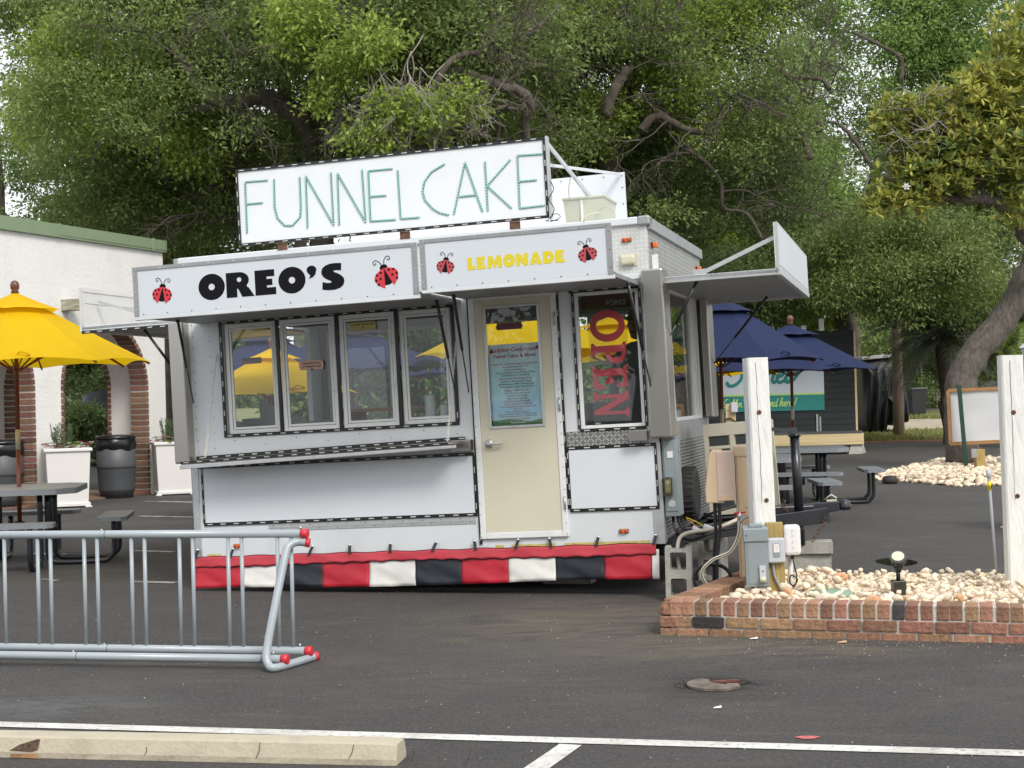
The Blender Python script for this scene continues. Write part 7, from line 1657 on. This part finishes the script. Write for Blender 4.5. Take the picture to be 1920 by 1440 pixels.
# --- palms
def palm(label, px, py0, py1, Y, nf, ln, m, seed, fan=False, wtr=.18):
    t = thing('palm', label, 'palm tree'); r = random.Random(seed); c1 = P(px, py1, Y); c0 = Vector((c1.x+.1, Y, gz(Y)-.1))
    q = MB(); limb(q, [c0, c0.lerp(c1,.5), c1], wtr*1.1, wtr, mat('palm_trunk', (.10,.075,.055), .95, var=.5, nscale=14, bump=1, bscale=18) if 'palm_trunk' not in MATS else MATS['palm_trunk'], seed, .12); q.build('trunk', None, t)
    q = MB()
    for i in range(nf):
        a = r.uniform(0, 2*pi); el = r.uniform(-.1, 1.25); d = Vector((cos(a)*cos(el), sin(a)*cos(el), sin(el))); p_ = c1.copy(); pts = [p_.copy()]; l_ = ln*r.uniform(.8,1.15)
        for k_ in range(9): d = (d+Vector((0,0,-.17))).normalized(); p_ = p_+d*l_/9; pts.append(p_.copy())
        q.tube(pts, [.018*(1-.09*j) for j in range(10)], m, 4, cap=False)
        for j in range(1 if not fan else 6, 10):
            for e in (0,.33,.66):
                if j == 9 and e: continue
                b = pts[j].lerp(pts[min(9,j+1)], e); dd = (pts[min(9,j+1)]-pts[j-1]).normalized(); sd_ = dd.cross(Vector((0,0,1))).normalized(); upv = sd_.cross(dd)
                for s2 in (-1,1):
                    ld = (dd*.55+sd_*s2*.75+upv*.25).normalized(); L2 = l_*.30*(1-.05*j)*r.uniform(.8,1.1); tip = b+ld*L2+Vector((0,0,-.25*L2)); mid = b+ld*L2*.5+Vector((0,0,.02)); wv_ = dd*.018
                    q.add([b-wv_, b+wv_, mid+wv_*.8, mid-wv_*.8], [(0,1,2,3)], m); q.add([mid-wv_*.8, mid+wv_*.8, tip], [(0,1,2)], m)
    q.build('crown', None, t); return t
palm('grey green feather palm with drooping fronds left of the leaning trunk', 1768, 750, 640, 40, 58, 2.0, palml, 5)
palm('green fan palm at the right edge behind the leaning trunk', 1935, 750, 610, 36, 30, 1.5, fanl, 6)
palm('low green fan palm half hidden by the leaning trunk', 1880, 745, 660, 39, 26, 1.5, fanl, 7, wtr=.14)
palm('small palm seen through the right arch beside the cars', 95, 790, 745, 46, 24, 1.2, palml, 8)
# --- background trees and hedges, each its own
def bgtree(label, px, pyc, Y, rx, rz, n, m, seed, trunk=True, ll=.16, lw=.075, nb=16):
    t = thing('background_tree' if trunk else 'shrub', label, 'tree' if trunk else 'shrub'); c = P(px, pyc, Y); r = random.Random(seed)
    if trunk: q = MB(); limb(q, [Vector((c.x,Y,gz(Y) if Y > 42 else 0)), Vector((c.x+.2,Y,c.z*.5)), c], .22, .1, bark, seed); q.build('trunk', None, t)
    bl = []
    for i in range(nb):
        a = r.uniform(0, 2*pi); f = r.random()**.5; bl.append((c.x+rx*f*cos(a), Y+r.uniform(-1,1)*rx*.4, c.z+rz*f*sin(a), rx*r.uniform(.22,.4), rx*.35, rz*r.uniform(.25,.42)))
    leaves('crown', t, bl, n, ll, lw, m, seed); return t
BG = [('dark tree closing the view above the white arcade', 150, 420, 55, 5.0, 3.6, 34000, leafC),
('green tree between arcade roof and trailer', 400, 400, 50, 4.2, 3.2, 34000, leafA), ('dark tree directly behind the letter board', 700, 350, 52, 4.6, 4.0, 34000, leafC),
('tree behind the roof vent of the trailer', 980, 380, 54, 4.6, 4.2, 34000, leafC), ('dark tree behind the right end flap', 1270, 460, 50, 4.2, 3.8, 36000, leafC),
('green tree above the navy umbrellas', 1500, 480, 58, 4.4, 3.8, 34000, leafA), ('dark tree behind the utility pole', 1720, 520, 66, 5.0, 4.6, 36000, leafC), ('dark tree behind the leaning trunk', 1920, 500, 60, 5.0, 4.6, 34000, leafC),
('tall hazy tree at the upper left edge', -10, 170, 56, 3.4, 4.4, 13000, leafF),('light green tree low behind the arcade roof', 300, 440, 40, 2.6, 1.6, 20000, leafA),('bright oak filling the gap left of the letter board', 390, 350, 38, 1.9, 1.3, 16000, leafB),('mid green oak above the rear roof board', 1090, 330, 40, 2.4, 1.9, 20000, leafA),('mid green tree above the right end flap', 1330, 400, 42, 2.4, 1.8, 18000, leafA)]
for i, (lab, px, py, Y, rx, rz, n_, m_) in enumerate(BG): bgtree(lab, px, py, Y, rx, rz, n_, m_, 200+i)
SHR = [('dark hedge mass seen behind the trailer windows', 690, 720, 26, 1.5, .9, 10000, leafC),('dark shrub behind the serving window cups', 850, 705, 25, 2.2, 1.3, 14000, leafC),('shrub behind the trailer right end', 1130, 700, 44, 3.5, 2.2, 12000, leafC),
('bright yellow green shrub behind the nearer navy umbrella', 1335, 500, 41, 1.1, .9, 7000, leafB),('yellow green shrub between the two navy umbrellas', 1480, 600, 44, 1.6, .8, 9000, leafB),
('dark green shrub behind the two navy umbrellas', 1420, 600, 48, 3.2, 2.2, 18000, leafC),('dark shrub right of the black shed', 1650, 640, 60, 3.0, 2.4, 18000, leafC),('dark shrub under the feather palm', 1760, 680, 64, 3.4, 2.0, 18000, leafC),('dark shrub behind the notice board', 1900, 680, 62, 3.6, 2.4, 18000, leafC),
('bright shrub at the foot of the swan-neck oak', 540, 270, 35, .8, 1.0, 7000, leafB),('small bright tree left of the letter board', 400, 440, 36, 1.5, .9, 9000, leafA),
('dark shrub seen through the right arch above the cars', 175, 700, 43, 1.9, .8, 9000, leafC),('low dark bush seen through the right arch', 150, 810, 39, .9, .55, 5000, leafC),('bush in the gap between arcade and trailer', 335, 700, 50, 2.0, 2.4, 12000, leafC),('green bush seen through the left arch', 10, 705, 48, 2.4, 1.2, 8000, leafA)]
for i, (lab, px, py, Y, rx, rz, n_, m_) in enumerate(SHR): bgtree(lab, px, py, Y, rx, rz, n_, m_, 300+i, False, .12, .055, 12)
for i, x in enumerate((-13, -6.5, -.5, 6, 12.5)):  # unseen oaks added behind the viewer so the glass mirrors foliage, not white sky
    c_ = Vector((x, -17-2*(i%2), 4.2)); t = thing('oak', ('leftmost','second','middle','fourth','rightmost')[i]+' of the unseen oaks added behind the viewer for the trailer windows to mirror', 'tree'); r = random.Random(900+i)
    q = MB(); limb(q, [Vector((x,c_.y,0)), Vector((x+.3,c_.y,2)), c_], .3, .14, bark, 90+i); q.build('trunk', None, t)
    leaves('crown', t, [(x+r.uniform(-3,3), c_.y+r.uniform(-2,2), r.uniform(2.6,8), 1.7, 1.5, 1.2) for _ in range(16)], 14000, .26, .14, leafC, 500+i)
# far wood closing the horizon
r = random.Random(77); bl = [(x+r.uniform(-2,2), 92+r.uniform(-6,6), r.uniform(1,6.5), 4.5, 3.5, 3.2) for x in range(-75, 80, 4)] + [(x, 90, 2.5, 4, 3, 2.5) for x in range(-75, 80, 4)]
tag(leaves('far_wood', None, bl, 150000, .42, .26, leafC, 400, 20, .6), 'dark far off wood closing the horizon', 'woods', kind='stuff')
# grass blades on the near edge of the lawn
r = np.random.default_rng(3); n_ = 26000; Yg = r.uniform(42.3, 56, n_); Xg = r.uniform(8, 21, n_); Zg = np.interp(Yg, [p_[0] for p_ in PROF], [p_[1] for p_ in PROF])
keep = ~((Yg > 49.5) & (Yg < 54.5)); Yg, Xg, Zg = Yg[keep], Xg[keep], Zg[keep]; n_ = len(Yg); a = r.uniform(0, 6.28, n_); h_ = r.uniform(.05,.16, n_)
V = np.stack([np.stack([Xg-.03*np.cos(a), Yg, Zg],1), np.stack([Xg+.03*np.cos(a), Yg, Zg],1), np.stack([Xg+.06*np.sin(a), Yg+.05*np.cos(a), Zg+h_],1)],1).reshape(-1,3)
tag(rawmesh('grass', V, np.arange(n_*3).reshape(-1,3), grassm), 'patchy green grass beside the shed and leaning tree', 'grass', kind='stuff')
# grit and small stones scattered on the asphalt, thicker near the brick edging
def gritpt(r):
    if r.random() < .45: u_ = r.uniform(0, .8); q_ = FL.lerp(FR, u_); return (q_.x+r.normal()*.1, q_.y-abs(r.normal())*.35-.02, .001)
    return (r.uniform(-3.2, 3.2), r.uniform(5.8, 13.5), .001)
tag(pebbles('grit', None, gritpt, 1100, .0022, .0075, 55, mat('asphalt_grit', (.34,.31,.27), .9, rnd=.6, island=True), 1), 'small pale grit scattered over the asphalt lot', 'grit', kind='stuff')
bpy.context.view_layer.update()
